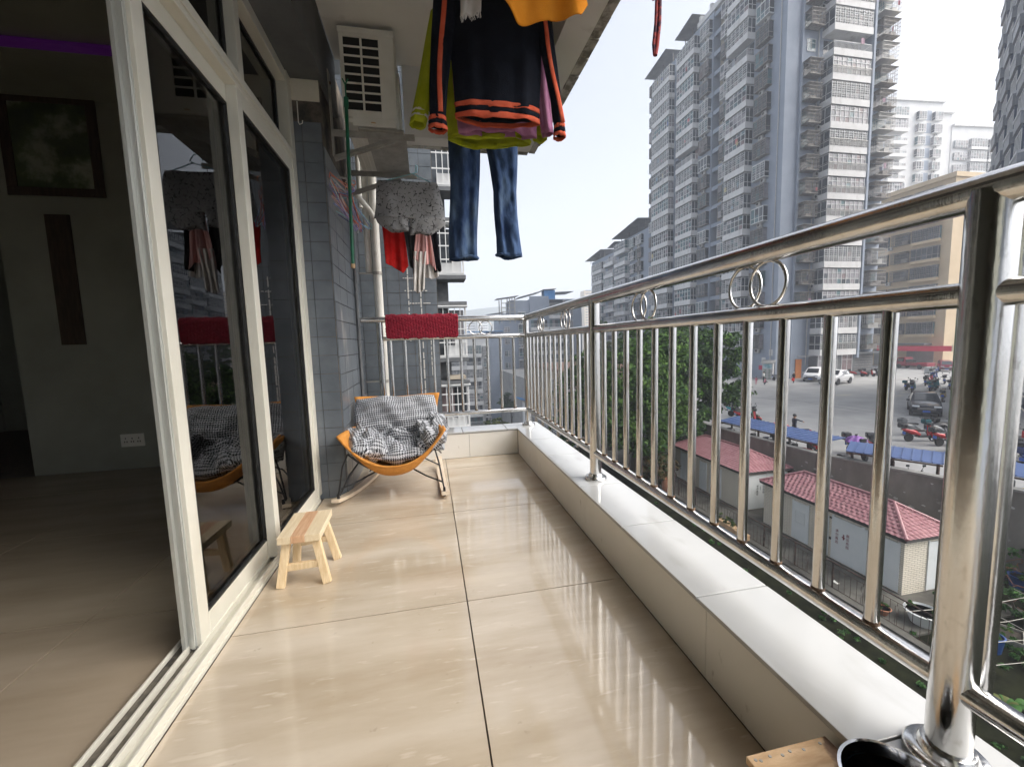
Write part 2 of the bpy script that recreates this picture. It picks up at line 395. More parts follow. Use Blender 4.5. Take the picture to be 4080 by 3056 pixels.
# ------------------------------------------------------------------ sliding door
dr = thing('sliding_door', 'ivory framed sliding glass door with glazed transom above', 'door', (-.72, 1.0, 0))
def dch(mb, name, m, parent=None, bevel=0, smooth=None):
    o = mb.build(name, m, parent or dr, bevel=bevel, smooth=smooth)
    if parent is None: o.location = (.72, -1, 0)
    return o
tr = MB().box(-.80, -.672, -1.5, 2.57, -.004, .012)
for x in (-.796, -.752, -.716, -.679): tr.box(x-.0035, x+.0035, -1.5, 2.57, .012, .034 if x > -.79 else .028)
dch(tr, 'track', M['pvc'], bevel=.0012)
dirt = mat('dark_track_dirt', (.05, .045, .04), (.18, .16, .13), 30, .9)
dch(MB().box(-.748, -.720, -1.5, 2.57, .0121, .0135).box(-.792, -.757, -1.5, 2.57, .0121, .0135), 'track_dirt', dirt)
dch(MB().box(-.80, -.675, -1.5, 2.57, 1.93, 1.985).box(-.675, -.668, -1.5, 2.57, 1.952, 1.985).box(-.80, -.678, -1.5, 2.57, 2.335, 2.392).box(-.80, -.672, 2.535, 2.605, .035, 2.392).box(-.775, -.690, 1.945, 1.995, 1.985, 2.335).box(-.775, -.690, .2, .25, 1.985, 2.335), 'frame', M['pvc'], bevel=.003)
def transom(y0, y1):
    f = dch(MB().box(-.742, -.738, y0, y1, 1.985, 2.335), 'transom_pane', M['glass'])
    dch(MB().box(-.736, -.728, y0, y0+.012, 1.985, 2.335).box(-.736, -.728, y1-.012, y1, 1.985, 2.335).box(-.736, -.728, y0, y1, 1.985, 1.997).box(-.736, -.728, y0, y1, 2.323, 2.335), 'gasket', M['rubber'], f)
transom(.25, 1.945); transom(1.995, 2.535)
def sash(x, y0, y1, wl, wr, grooves):
    z0, z1 = .024, 1.942; d = .019
    s = dch(MB().box(x-d, x+d, y0, y0+wl, z0, z1).box(x-d, x+d, y1-wr, y1, z0, z1).box(x-d, x+d, y0+wl, y1-wr, z0, z0+.075).box(x-d, x+d, y0+wl, y1-wr, z1-.075, z1), 'door_leaf', M['pvc'], bevel=.002)
    dch(MB().box(x-.004, x+.004, y0+wl, y1-wr, z0+.075, z1-.075), 'pane', M['glass'], s)
    a, b2, c, e = y0+wl, y1-wr, z0+.075, z1-.075
    dch(MB().box(x+.005, x+.0165, a, a+.007, c, e).box(x+.005, x+.0165, b2-.007, b2, c, e).box(x+.005, x+.0165, a, b2, c, c+.009).box(x+.005, x+.0165, a, b2, e-.009, e), 'gasket', M['rubber'], s)
    if grooves:
        g = MB().box(x-d+.001, x+d-.012, y0-.004, y0-.0005, z0, z1)
        g.box(x-d-.006, x-d+.004, y0-.018, y0-.0005, z0, z1).box(x-.004, x+.004, y0-.010, y0-.0005, z0, z1)
        dch(g, 'stile_channel', M['alu'], s)
    return s
sash(-.735, 1.334, 1.905, .052, .032, True)
sash(-.697, 1.866, 2.534, .050, .045, False)

# ------------------------------------------------------------------ room behind the door
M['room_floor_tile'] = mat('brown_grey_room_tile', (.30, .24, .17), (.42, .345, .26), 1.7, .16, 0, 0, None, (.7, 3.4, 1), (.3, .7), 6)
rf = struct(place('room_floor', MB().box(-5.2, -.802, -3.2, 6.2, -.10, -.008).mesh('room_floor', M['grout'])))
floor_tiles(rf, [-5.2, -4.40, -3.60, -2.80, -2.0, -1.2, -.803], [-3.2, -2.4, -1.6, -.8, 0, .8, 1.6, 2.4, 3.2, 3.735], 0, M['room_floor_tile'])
rw = thing('room_walls', 'plain plaster walls and ceiling of the dim room behind the door', 'wall', (-3, 1, 0))
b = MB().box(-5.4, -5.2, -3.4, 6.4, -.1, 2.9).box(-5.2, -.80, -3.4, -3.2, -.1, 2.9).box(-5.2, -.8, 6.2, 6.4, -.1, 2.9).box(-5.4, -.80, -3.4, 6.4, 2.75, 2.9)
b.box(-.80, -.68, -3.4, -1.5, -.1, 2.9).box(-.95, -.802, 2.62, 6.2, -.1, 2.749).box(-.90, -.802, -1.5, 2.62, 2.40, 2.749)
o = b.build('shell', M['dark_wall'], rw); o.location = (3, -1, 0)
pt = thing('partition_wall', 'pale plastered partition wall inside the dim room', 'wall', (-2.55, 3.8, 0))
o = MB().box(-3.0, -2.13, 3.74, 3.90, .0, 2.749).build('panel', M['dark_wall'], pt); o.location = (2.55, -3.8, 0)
o = MB().box(-3.01, -2.12, 3.728, 3.739, .0, .0).box(-2.70, -2.55, 3.722, 3.739, .99, 1.94).build('dark_strip', M['dark_wood'], pt); o.location = (2.55, -3.8, 0)  # flat dark upright strip on the partition
sk = MB().box(-2.405, -2.245, 3.728, 3.7395, .18, .28)
o = sk.build('socket_plate', M['white_paint'], pt, bevel=.003); o.location = (2.55, -3.8, 0)
s2 = MB()
for k in range(3):
    for dx, dz in ((0, .018), (-.008, -.008), (.008, -.008)): s2.box(-2.37+k*.045+dx-.003, -2.37+k*.045+dx+.003, 3.7265, 3.7282, .228+dz-.006, .228+dz+.006)
o2 = s2.build('socket_hole', M['dark_hole'], o)
pic = thing('framed_picture', 'dark framed picture on the partition wall in the dim room', 'picture', (-2.6, 3.735, 2.42))
o = MB().box(-.30, .30, -.012, .0, -.35, -.29).box(-.30, .30, -.012, 0, .29, .35).box(-.30, -.235, -.012, 0, -.29, .29).box(.235, .30, -.012, 0, -.29, .29).build('frame', M['dark_wood'], pic, bevel=.003)
pm = mat('murky_landscape_print', (.06, .08, .05), (.30, .33, .25), 5, .25, mid=(.5, (.09, .12, .06)), spec=.4)
o = MB().box(-.235, .235, -.006, -.001, -.29, .29).build('print', pm, pic)
cb = thing('low_cabinet', 'dark low cabinet beside the partition in the dim room', 'cabinet', (-3.5, 3.3, 0))
MB().box(-.45, .45, -.25, .25, .04, .46).build('carcass', M['dark_wood'], cb, bevel=.006)
MB().box(-.47, .47, -.27, .27, .4605, .49).build('top', M['dark_wood'], cb, bevel=.004)
for s in (-1, 1): MB().box(s*.225-.20, s*.225+.20, -.266, -.2505, .08, .44).build('door', M['dark_wood'], cb, bevel=.003)
cl = tag(MB().grid(lambda u, v: (-3.72+.42*u, 3.15+.3*v+.02*math.sin(9*u), .50+.06*math.sin(7*u+3*v)*math.sin(PI*u)+.05*math.sin(PI*v)), 14, 10).build('crumpled_cloth', M['white_paint'], None, smooth=60, solid=.006), 'pale crumpled cloth lying on the dark low cabinet', 'cloth')
lm = bpy.data.materials.new('violet_cove_light'); lm.use_nodes = True
n_ = lm.node_tree.nodes['Principled BSDF']; n_.inputs['Emission Color'].default_value = (.35, .04, .6, 1); n_.inputs['Emission Strength'].default_value = .006; n_.inputs['Base Color'].default_value = (.1, .02, .15, 1)
cv = tag(MB().box(-3.9, -1.7, 3.05, 3.12, 2.715, 2.735).build('cove_light', lm), 'faint violet cove light strip at the room ceiling', 'light')

# lace curtain behind the door
cm = mat('brown_lace_curtain', (.50, .38, .26), (.60, .46, .33), 10, .9)
N, L, p = nodes_of(cm)
g = N.new('ShaderNodeNewGeometry'); mp = N.new('ShaderNodeMapping'); mp.inputs['Scale'].default_value = (0, 9, 7); L.new(g.outputs['Position'], mp.inputs[0])
wv = N.new('ShaderNodeTexWave'); wv.wave_type = 'RINGS'; wv.inputs['Scale'].default_value = .55; wv.inputs['Distortion'].default_value = 9; wv.inputs['Detail'].default_value = 2; wv.inputs['Detail Scale'].default_value = 1.1; L.new(mp.outputs[0], wv.inputs['Vector'])
nz = N.new('ShaderNodeTexNoise'); nz.inputs['Scale'].default_value = .55; L.new(mp.outputs[0], nz.inputs['Vector'])
a = math_node(N, L, 'GREATER_THAN', wv.outputs['Fac'], .80); b_ = math_node(N, L, 'GREATER_THAN', nz.outputs[0], .50); k = math_node(N, L, 'MULTIPLY', a, b_)
src = p.inputs['Base Color'].links[0].from_socket; mx = N.new('ShaderNodeMix'); mx.data_type = 'RGBA'; L.new(k, mx.inputs[0]); L.new(src, mx.inputs[6]); mx.inputs[7].default_value = (.95, .90, .68, 1); L.new(mx.outputs[2], p.inputs['Base Color'])
cu = thing('lace_curtain', 'brown curtain with cream lace scrolls hanging behind the far door pane', 'curtain', (-.95, 2.2, 0))
o = MB().grid(lambda u, v: (-.790+.012*math.sin(u*46)+.006*math.sin(u*17+v*2), 1.965+.635*u, .06+2.2*v), 90, 12).build('cloth', cm, cu, smooth=70); o.location = (.95, -2.2, 0)
o = MB().grid(lambda u, v: (-.84+.010*math.sin(u*30), 1.90+.10*u, .06+2.2*v), 30, 12).build('cloth', cm, cu, smooth=70); o.location = (.95, -2.2, 0)
o = MB().tube([(-.92, 1.3, 2.28), (-.92, 2.56, 2.28)], .012, 10).build('rod', M['dark_wood'], cu, smooth=40); o.location = (.95, -2.2, 0)
# ================================================================== things on the balcony
def moved(t, mb, name, m, **k):
    """a part given in world coordinates under an unrotated thing"""
    o = mb.build(name, m, t, **k); o.location = -Vector(t.location); return o

# ---- air conditioner on its bracket
ac = thing('air_conditioner', 'yellowed outdoor air conditioner unit under the slab with a grid of dark end slots', 'air conditioner', (-.27, 3.0, 2.21))
x0, x1, y0, y1, z0, z1 = -.415, -.115, 2.655, 3.40, 2.235, 2.705
b = MB().box(x0, x1, y0+.012, y1, z0, z1)
moved(ac, b, 'case', M['white_paint'], bevel=.012)
moved(ac, MB().box(x0+.02, x1-.075, y0+.004, y0+.011, z0+.035, z1-.03), 'slot_recess', M['dark_hole'])
g = MB().box(x0, x0+.022, y0-.004, y0+.0115, z0, z1).box(x1-.085, x1, y0-.004, y0+.0115, z0, z1).box(x0+.022, x1-.085, y0-.004, y0+.0115, z0, z0+.042).box(x0+.022, x1-.085, y0-.004, y0+.0115, z1-.036, z1)
xm = (x0+.022+x1-.085)/2
g.box(xm-.006, xm+.006, y0-.003, y0+.010, z0+.042, z1-.036)
for k in range(1, 8):
    zz = z0+.042+(z1-z0-.078)*k/8
    g.box(x0+.022, xm-.006, y0-.002, y0+.010, zz-.005, zz+.005).box(xm+.006, x1-.085, y0-.002, y0+.010, zz-.005, zz+.005)
moved(ac, g, 'end_grille', M['white_paint'], bevel=.003)
g = MB().box(x0-.005, x1+.006, y0-.012, y1+.005, z1, z1+.012).box(x0-.005, x1+.006, y0-.012, y0-.004, z1-.022, z1)
moved(ac, g, 'top_cover', M['white_paint'], bevel=.004)
pan = MB().box(x0+.004, x1-.004, y0+.004, y1-.004, z0-.026, z0-.001)
for k in range(7):
    xx = x0+.03+k*.04; pan.box(xx-.006, xx+.006, y0+.10, y1-.06, z0-.031, z0-.026)
pan.box(x0+.05, x1-.01, y0-.006, y0+.004, z0-.045, z0+.0)
moved(ac, pan, 'bottom_pan', M['white_paint'], bevel=.003)
moved(ac, MB().lathe([(.022, 0), (.022, -.012), (.014, -.012), (.012, -.004)], (-.27, 2.96, z0-.026), 16).lathe([(.010, -.002), (.016, -.005), (.016, -.008)], (-.25, y0+.0, z0-.02), 14), 'drain_spout', M['plywood'], smooth=40)
fan = MB().lathe([(.185, 0), (.19, .012), (.18, .016)], (x1, (y0+y1)/2-.05, 2.47), 28, 'x')
for rr in (.04, .075, .11, .145):
    fan.tube([(x1+.012, (y0+y1)/2-.05+rr*math.cos(2*PI*k/24), 2.47+rr*math.sin(2*PI*k/24)) for k in range(24)], .003, 5, closed=True)
moved(ac, fan, 'fan_guard', M['white_paint'], smooth=40)
br = thing('wall_bracket', 'weathered steel wall bracket carrying the air conditioner', 'bracket', (-.5, 2.7, 2.17))
for y in (2.705, 3.285):
    g = MB().box(-.492, -.488, y-.03, y+.03, 1.98 if y > 3 else 2.03, 2.50)
    g.box(-.488, -.02, y-.018, y-.014, 2.140, 2.178).box(-.488, -.02, y-.014, y+.018, 2.174, 2.178)
    g.bar((-.488, y-.005, 2.02), (-.14, y-.005, 2.142), .006, .034, (0, 0, 1)).bar((-.488, y, 2.02), (-.14, y, 2.138), .030, .005, (0, 0, 1))
    moved(br, g, 'bracket_arm', M['galv'])
moved(br, MB().box(-.34, -.08, 2.66, 2.70, 2.1785, 2.187).box(-.30, -.07, 2.73, 3.25, 2.165, 2.172), 'support_plate', M['galv'])
hole = MB()
for y in (2.705, 3.285): hole.lathe([(.008, 0), (.009, .004), (.004, .008)], (-.488, y, 2.44), 8, 'x')
moved(br, hole, 'bolt', M['rust'])

# ---- pipes
dp = thing('drain_pipe', 'ivory plastic drain pipe standing against the corner of the side wall', 'pipe', (-.375, 3.57, -1.0))
moved(dp, MB().tube([(-.375, 3.57, -3), (-.375, 3.57, 2.9)], .033, 18), 'pipe', M['white_paint'], smooth=40)
cl_ = MB()
for z in (1.50, .62): cl_.lathe([(.037, -.012), (.037, .012)], (-.375, 3.57, z), 16).box(-.52, -.405, 3.562, 3.578, z-.006, z+.006)
moved(dp, cl_, 'pipe_clamp', M['galv'])
moved(dp, MB().lathe([(.036, -.03), (.037, 0), (.036, .03)], (-.375, 3.57, 2.02), 18).tube([(-.375, 3.54, 1.93), (-.40, 3.48, 1.97), (-.45, 3.40, 2.02), (-.49, 3.30, 2.06)], .020, 10), 'branch', M['white_paint'], smooth=50)
moved(dp, MB().tube([(-.44, 3.59, 1.5), (-.44, 3.59, 2.9)], .026, 12).tube([(-.47, 3.53, 2.0), (-.47, 3.53, 2.9)], .018, 10), 'riser', M['white_paint'], smooth=40)
tp = tag(MB().tube([(-.352, 3.63, -2), (-.352, 3.63, 1.12), (-.352, 3.68, 1.16)], .011, 10).build('water_pipe', M['white_paint'], smooth=40), 'thin white water pipe rising behind the end rail beside the drain pipe', 'pipe')

# ---- laundry pole with hook
lp = thing('laundry_pole', 'green sleeved laundry fork hanging upright beside the air conditioner', 'pole', (-.39, 2.60, 1.38))
moved(lp, MB().tube([(-.408, 2.60, 1.39), (-.388, 2.60, 2.26)], .0098, 10).tube([(-.388, 2.60, 2.26), (-.386, 2.60, 2.31)], .013, 10), 'sleeve', M['green_pole'], smooth=40)
moved(lp, MB().lathe([(.011, 0), (.013, .012), (.011, .024)], (-.408, 2.60, 1.372), 10), 'end_cap', M['plywood'], smooth=40)
moved(lp, MB().tube([(-.386, 2.60, 2.31), (-.386, 2.60, 2.38), (-.40, 2.60, 2.41)], .004, 6).tube([(-.386, 2.60, 2.38), (-.37, 2.60, 2.41)], .004, 6), 'fork', M['green_pole'])

# ---- bunch of wire hangers on the wall
def hanger_mb(w=.19, h=.10, r=.0027):
    pts = [(0, 0, .045), (.012, 0, .058), (.026, 0, .050), (.028, 0, .036), (.0, 0, .012), (0, 0, -.01)]
    b = MB().tube(pts, r, 5)
    return b.tube([(0, 0, -.01), (w*.5, 0, -.03-h*.35), (w, 0, -.03-h*.85), (w*.97, 0, -.045-h), (0, 0, -.05-h), (-w*.97, 0, -.045-h), (-w, 0, -.03-h*.85), (-w*.5, 0, -.03-h*.35)], r, 5, closed=True)
hm = hanger_mb().mesh('wire_hanger', M['wire'], 60)
hcols = [(.75, .22, .12), (.30, .26, .55), (.70, .40, .42), (.62, .60, .62), (.22, .34, .60), (.8, .30, .16), (.55, .45, .75), (.85, .55, .40), (.06, .09, .25), (.5, .52, .52), (.45, .08, .10), (.35, .65, .70)]
hname = ['orange', 'violet', 'pink', 'white', 'blue', 'coral', 'lilac', 'peach', 'navy', 'grey', 'dark red', 'aqua']
for k in range(12):
    o = place('wire_hanger', hm); o.color = (*hcols[k], 1)
    o.location = (-.455+.016*math.cos(k*1.3), 2.86+.006*k, 1.905+random.uniform(-.03, .03))
    o.rotation_euler = (random.uniform(-.15, .15), random.uniform(.15, .75), R(90)+random.uniform(-1.1, -.15))
    tag(o, hname[k]+' coated wire hanger in the tangled bunch by the green pole', 'hanger', 'wire hangers bunched on the side wall')
hk = tag(MB().tube([(-.50, 2.84, 1.97), (-.455, 2.85, 1.965), (-.452, 3.02, 1.965)], .006, 8).build('hanger_hook', M['galv'], smooth=40), 'steel hook on the side wall holding the bunched wire hangers', 'hook')

# ---- clothes
def cloth_mat(name, c1, c2, fine=300, rough=.9):
    return mat(name, c1, c2, 14, rough, 0, .25, fine, spec=.12)
C_ = {'navy': cloth_mat('navy_knit', (.006, .008, .014), (.012, .015, .024)), 'coral': cloth_mat('coral_rib', (.60, .10, .05), (.72, .15, .08)),
      'lime': cloth_mat('lime_fleece', (.34, .38, .012), (.44, .48, .03)), 'mauve': cloth_mat('mauve_jersey', (.33, .13, .24), (.42, .19, .31)),
      'denim': mat('blue_denim', (.018, .036, .09), (.065, .11, .21), 9, .85, 0, 1.0, 30, (1, 1, .45), spec=.12), 'orange': cloth_mat('orange_cotton', (.70, .24, .015), (.80, .31, .03)),
      'white': cloth_mat('off_white_cotton', (.60, .57, .54), (.70, .67, .64)), 'red': cloth_mat('red_jersey', (.55, .012, .012), (.66, .03, .025)),
      'charcoal': cloth_mat('charcoal_jersey', (.04, .04, .045), (.07, .07, .075)), 'black': cloth_mat('black_jersey', (.006, .006, .009), (.012, .012, .016)),
      'pink': cloth_mat('pink_cotton', (.66, .34, .32), (.74, .44, .42)), 'skyblue': mat('pale_blue_plastic', (.25, .50, .55), None, rough=.4)}
N, L, p = nodes_of(C_['denim'])
overlay(C_['denim'], (.22, .31, .38), 4, .60, .74, (1, 1, .5), .6)
m = mat('grey_doodle_print', (.27, .27, .275), (.36, .36, .365), 8, .9, 0, .05, 300); C_['print'] = m
N, L, p = nodes_of(m)
g = N.new('ShaderNodeNewGeometry'); vo = N.new('ShaderNodeTexVoronoi'); vo.feature = 'DISTANCE_TO_EDGE'; vo.inputs['Scale'].default_value = 30; nz = N.new('ShaderNodeTexNoise'); nz.inputs['Scale'].default_value = 60
L.new(g.outputs['Position'], vo.inputs['Vector']); L.new(g.outputs['Position'], nz.inputs['Vector'])
k1 = math_node(N, L, 'LESS_THAN', vo.outputs['Distance'], .05); k2 = math_node(N, L, 'GREATER_THAN', nz.outputs[0], .53); k = math_node(N, L, 'MULTIPLY', k1, k2)
src = p.inputs['Base Color'].links[0].from_socket; mx = N.new('ShaderNodeMix'); mx.data_type = 'RGBA'; L.new(k, mx.inputs[0]); L.new(src, mx.inputs[6]); mx.inputs[7].default_value = (.02, .02, .022, 1); L.new(mx.outputs[2], p.inputs['Base Color'])

def loft(rings, n=44, nz=26, fold=.008, nf=5.0, seed=0, hem=0, sharp=.75, wr=0):
    """flattened tube of cloth: rings are (z, xl, xr, depth, y), top to bottom"""
    rs = np.array(rings, float); zs = rs[:, 0]; rd = random.Random(seed); ph = [rd.uniform(0, 6.3) for _ in range(6)]
    def fn(u, v):
        z = zs[0]+(zs[-1]-zs[0])*v
        xl, xr, d, y = (np.interp(-z, -zs, rs[:, i]) for i in (1, 2, 3, 4))
        a = 2*PI*u; ca, sa = math.cos(a), math.sin(a)
        cx = math.copysign(abs(ca)**sharp, ca); x = (xl+xr)/2+(xr-xl)/2*cx
        t = .35+.65*v; q = (x-xl)/max(1e-4, xr-xl)
        env = 1-abs(cx)**6
        f = fold*t*env*(math.sin(nf*6.28*q+ph[0]+1.3*v)+.6*math.sin(nf*11*q+ph[1]-2*v)+.5*math.sin(9*v+ph[2]+5*q))
        if wr: f += wr*env*(math.sin(46*z+9*q+ph[0])*math.sin(5*q+13*z+ph[1])+.8*math.sin(71*z-14*q+ph[2])*math.sin(17*z+ph[3])+.6*math.sin(24*q+19*z+ph[4]))
        dz = hem*v*(math.sin(3.1*q*2+ph[3])+.6*math.sin(7*q+ph[4]))
        return (x+fold*.5*math.sin(7*v+ph[5])*t, y+d/2*sa*(.55+.45*env)+f*(1 if sa < 0 else .8), z+dz)
    return MB().grid(fn, n, nz, cu=True)

sw_ = thing('sweater', 'navy knit sweater with coral striped hem and cuffs hanging in front', 'sweater', (.36, 1.9, 2.45))
YS = 1.90
moved(sw_, loft([(2.46, .22, .47, .05, YS), (2.38, .13, .58, .07, YS), (2.2, .150, .555, .075, YS), (1.95, .165, .540, .080, YS), (1.905, .168, .535, .075, YS)], 60, 30, .006, 3, 1, .004), 'torso', C_['navy'], smooth=180, solid=.003)
for z0_, z1_, mm in ((1.950, 1.928, 'coral'), (1.907, 1.884, 'coral')):
    moved(sw_, loft([(z0_, .163, .543, .088, YS), (z1_, .165, .541, .086, YS)], 72, 4, .006, 3, 1, .004), 'hem_band', C_[mm], smooth=180, solid=.003)
moved(sw_, loft([(1.930, .166, .540, .083, YS), (1.905, .166, .540, .082, YS)], 60, 3, .006, 3, 1, .004), 'hem_band', C_['navy'], smooth=180, solid=.003)
def sleeve(rs, seed, nm='sleeve'):
    return moved(sw_, loft(rs, 30, 22, .004, 2, seed, .003), nm, C_['navy'], smooth=180, solid=.003)
LS = [(2.42, .10, .20, .05, YS-.01), (2.2, .075, .165, .05, YS-.015), (2.0, .060, .135, .05, YS-.02), (1.86, .053, .118, .05, YS-.02)]
RS = [(2.42, .52, .60, .05, YS), (2.2, .548, .615, .05, YS-.01), (2.0, .592, .640, .05, YS-.01), (1.87, .612, .652, .05, YS-.01)]
sleeve(LS, 5); sleeve(RS, 6)
for rs, dx0, dx1, sd in ((LS, .032, .052, 5), (RS, .018, .036, 6)):
    st = MB(); rs_ = np.array(rs)
    def sfn(u, v):
        z = 2.42+(1.885-2.42)*v; xl = np.interp(-z, -rs_[:, 0], rs_[:, 1]); y = np.interp(-z, -rs_[:, 0], rs_[:, 4])
        return (xl+dx0+(dx1-dx0)*u+.004*math.sin(7*v), y-.030-.003*math.sin(9*v), z)
    moved(sw_, st.grid(sfn, 4, 16), 'sleeve_stripe', C_['coral'], smooth=180, solid=.004)
for (xl, xr), zz in (((.050, .122), 1.875), ((.608, .656), 1.885)):
    for k, mm in enumerate(('coral', 'navy', 'coral')):
        moved(sw_, loft([(zz-.018*k, xl-.002*k, xr+.002*k, .058, YS-.02 if xl < .3 else YS-.01), (zz-.018*(k+1)+.001, xl-.002*k, xr+.002*k, .058, YS-.02 if xl < .3 else YS-.01)], 30, 3, .004, 3, 8+k, .003), 'cuff_band', C_[mm], smooth=180, solid=.003)

gs = thing('sweatshirt', 'lime green sweatshirt hanging behind the navy sweater', 'sweatshirt', (.34, 2.05, 2.45)); YG = 2.06
moved(gs, loft([(2.46, .20, .46, .05, YG), (2.38, .10, .58, .08, YG), (2.1, .135, .545, .09, YG), (1.93, .14, .54, .10, YG), (1.875, .143, .537, .095, YG)], 60, 30, .008, 3, 21, .006), 'torso', C_['lime'], smooth=180, solid=.004)
moved(gs, loft([(1.892, .139, .541, .106, YG), (1.868, .141, .539, .104, YG)], 72, 4, .008, 3, 21, .006), 'hem_band', C_['lime'], smooth=180, solid=.004)
moved(gs, loft([(2.42, .085, .19, .07, YG), (2.2, .035, .125, .075, YG), (2.02, -.012, .062, .075, YG), (1.925, -.034, .038, .075, YG)], 30, 22, .005, 2, 23, .004), 'sleeve', C_['lime'], smooth=180, solid=.004)
moved(gs, loft([(2.42, .50, .60, .07, YG), (2.2, .54, .615, .07, YG), (1.90, .555, .625, .07, YG)], 30, 22, .005, 2, 24, .004), 'sleeve', C_['lime'], smooth=180, solid=.004)
for z in (1.985, 1.962): moved(gs, loft([(z, -.022-(1.985-z)*.3, .055, .080, YG), (z-.009, -.026-(1.985-z)*.3, .052, .080, YG)], 30, 3, .005, 2, 23, 0), 'sleeve_stripe', C_['white'], smooth=180, solid=.003)

ps = thing('shirt', 'mauve thin shirt showing between the navy sweater and the lime sweatshirt', 'shirt', (.36, 1.98, 2.45)); YP = 1.985
moved(ps, loft([(2.44, .20, .50, .04, YP), (2.2, .17, .57, .05, YP), (1.90, .175, .545, .05, YP), (1.872, .178, .545, .05, YP)], 60, 26, .012, 2.4, 31, .012), 'torso', C_['mauve'], smooth=180, solid=.002)
moved(ps, loft([(2.42, .50, .59, .05, YP), (2.2, .54, .61, .05, YP), (1.89, .575, .632, .05, YP)], 30, 22, .006, 2, 33, .006), 'sleeve', C_['mauve'], smooth=180, solid=.002)

jn = thing('jeans', 'faded blue jeans hanging by the waist with open legs', 'jeans', (.35, 2.36, 2.40)); YJ = 2.36
moved(jn, loft([(2.38, .19, .52, .07, YJ), (2.25, .175, .545, .10, YJ), (2.10, .17, .55, .10, YJ)], 60, 14, .006, 3, 41), 'hips', C_['denim'], smooth=180, solid=.004)
moved(jn, loft([(2.12, .168, .345, .085, YJ), (1.99, .160, .332, .080, YJ), (1.75, .158, .312, .075, YJ), (1.5, .148, .302, .075, YJ), (1.385, .144, .297, .080, YJ)], 60, 80, .014, 1.5, 43, .004, wr=.003), 'leg', C_['denim'], smooth=180, solid=.004)
moved(jn, loft([(2.12, .355, .552, .085, YJ), (1.99, .362, .538, .080, YJ), (1.75, .402, .530, .080, YJ), (1.5, .408, .540, .080, YJ), (1.40, .402, .546, .090, YJ)], 60, 80, .014, 1.5, 44, .004, wr=.0035), 'leg', C_['denim'], smooth=180, solid=.004)
for xl, xr, z in ((.141, .300, 1.385), (.399, .549, 1.40)):
    moved(jn, loft([(z+.012, xl, xr, .088, YJ), (z-.006, xl, xr, .088, YJ)], 40, 3, .014, 1.5, 43 if xl < .3 else 44, .004), 'hem', C_['denim'], smooth=180, solid=.004)

def hang_sheet(name, label, cat, m, xs, zt, zb, y, fold=.02, nf=3, seed=0, n=40, solid=.004):
    """a piece of cloth gathered at the top, its lower edge zb(q) given as a polyline"""
    rd = random.Random(seed); ph = [rd.uniform(0, 6) for _ in range(5)]
    qx = [q for q, _ in zb]; qz = [z for _, z in zb]
    def fn(u, v):
        zz = zt+(np.interp(u, qx, qz)-zt)*v; t = v**.8
        xc = (xs[0]+xs[1])/2; x = xs[2]+(xs[3]-xs[2])*u
        x = (xs[0]+(xs[1]-xs[0])*u)*(1-t)+x*t
        f = fold*(math.sin(nf*6.28*u+ph[0]+v)+.5*math.sin(nf*13*u+ph[1]+2*v)+.35*math.sin(8*v+ph[2]+6*u))
        return (x, y+f*(.5+.5*t), zz)
    return tag(MB().grid(fn, n, n).build(name, m, smooth=180, solid=solid), label, cat)
hang_sheet('orange_garment', 'orange cotton garment bunched at the top of the frame', 'garment', C_['orange'], (.25, .52, .20, .615), 2.40, [(0, 2.13), (.15, 2.085), (.38, 2.012), (.52, 2.03), (.66, 2.045), (.78, 2.035), (.92, 2.045), (1, 2.10)], 1.50, .022, 1.6, 3, 60)
fr = thing('fringed_cloth', 'off white cloth with a frayed fringe beside the orange garment', 'cloth', (.2, 1.55, 2.4))
moved(fr, MB().grid(lambda u, v: (.165+.07*u+.004*math.sin(9*v), 1.555+.012*math.sin(9*u+3*v), 2.40-.333*v-.018*v*(1-u)), 16, 20), 'cloth', C_['white'], smooth=180, solid=.003)
fz = MB()
for k in range(34):
    u = k/33; x = .165+.07*u; z = 2.068-.018*(1-u); dz = random.uniform(.008, .022); dx = random.uniform(-.006, .006)
    fz.tube([(x, 1.555+.012*math.sin(9*u+3), z), (x+dx, 1.552+random.uniform(-.006, .006), z-dz)], .0011, 4)
stuff(moved(fr, fz, 'fringe', C_['white']))

bx = thing('printed_shorts', 'grey shorts with a black doodle print hung under the bracket', 'shorts', (-.08, 3.1, 2.05)); YB = 3.10
moved(bx, loft([(2.055, -.285, .115, .012, YB), (2.02, -.295, .130, .018, YB), (1.90, -.310, .150, .045, YB), (1.80, -.322, .165, .05, YB)], 60, 30, .007, 1.5, 51, .004, .5, wr=.004), 'hips', C_['print'], smooth=180, solid=.003)
moved(bx, loft([(1.815, -.318, -.085, .05, YB), (1.765, -.300, -.10, .055, YB), (1.715, -.225, -.095, .05, YB)], 40, 12, .006, 2, 52, .008, .5), 'leg', C_['print'], smooth=180, solid=.003)
moved(bx, loft([(1.815, -.085, .162, .05, YB), (1.77, -.085, .165, .055, YB), (1.70, -.085, .06, .05, YB)], 40, 12, .006, 2, 53, .008, .5), 'leg', C_['print'], smooth=180, solid=.003)
hg = tag(MB().tube([(-.03, 3.27, 2.19), (-.025, 3.25, 2.23), (-.012, 3.2, 2.20), (-.02, 3.12, 2.13), (-.05, 3.10, 2.11)], .0035, 6).tube([(-.27, 3.10, 2.045), (-.05, 3.10, 2.11), (.10, 3.10, 2.045)], .0035, 6).build('clothes_hanger', C_['skyblue'], smooth=60), 'pale blue plastic hanger carrying the printed grey shorts', 'hanger')
rk = thing('clip_rack', 'small clip rack with thin hanging wires behind the printed shorts', 'rack', (-.08, 3.22, 1.83))
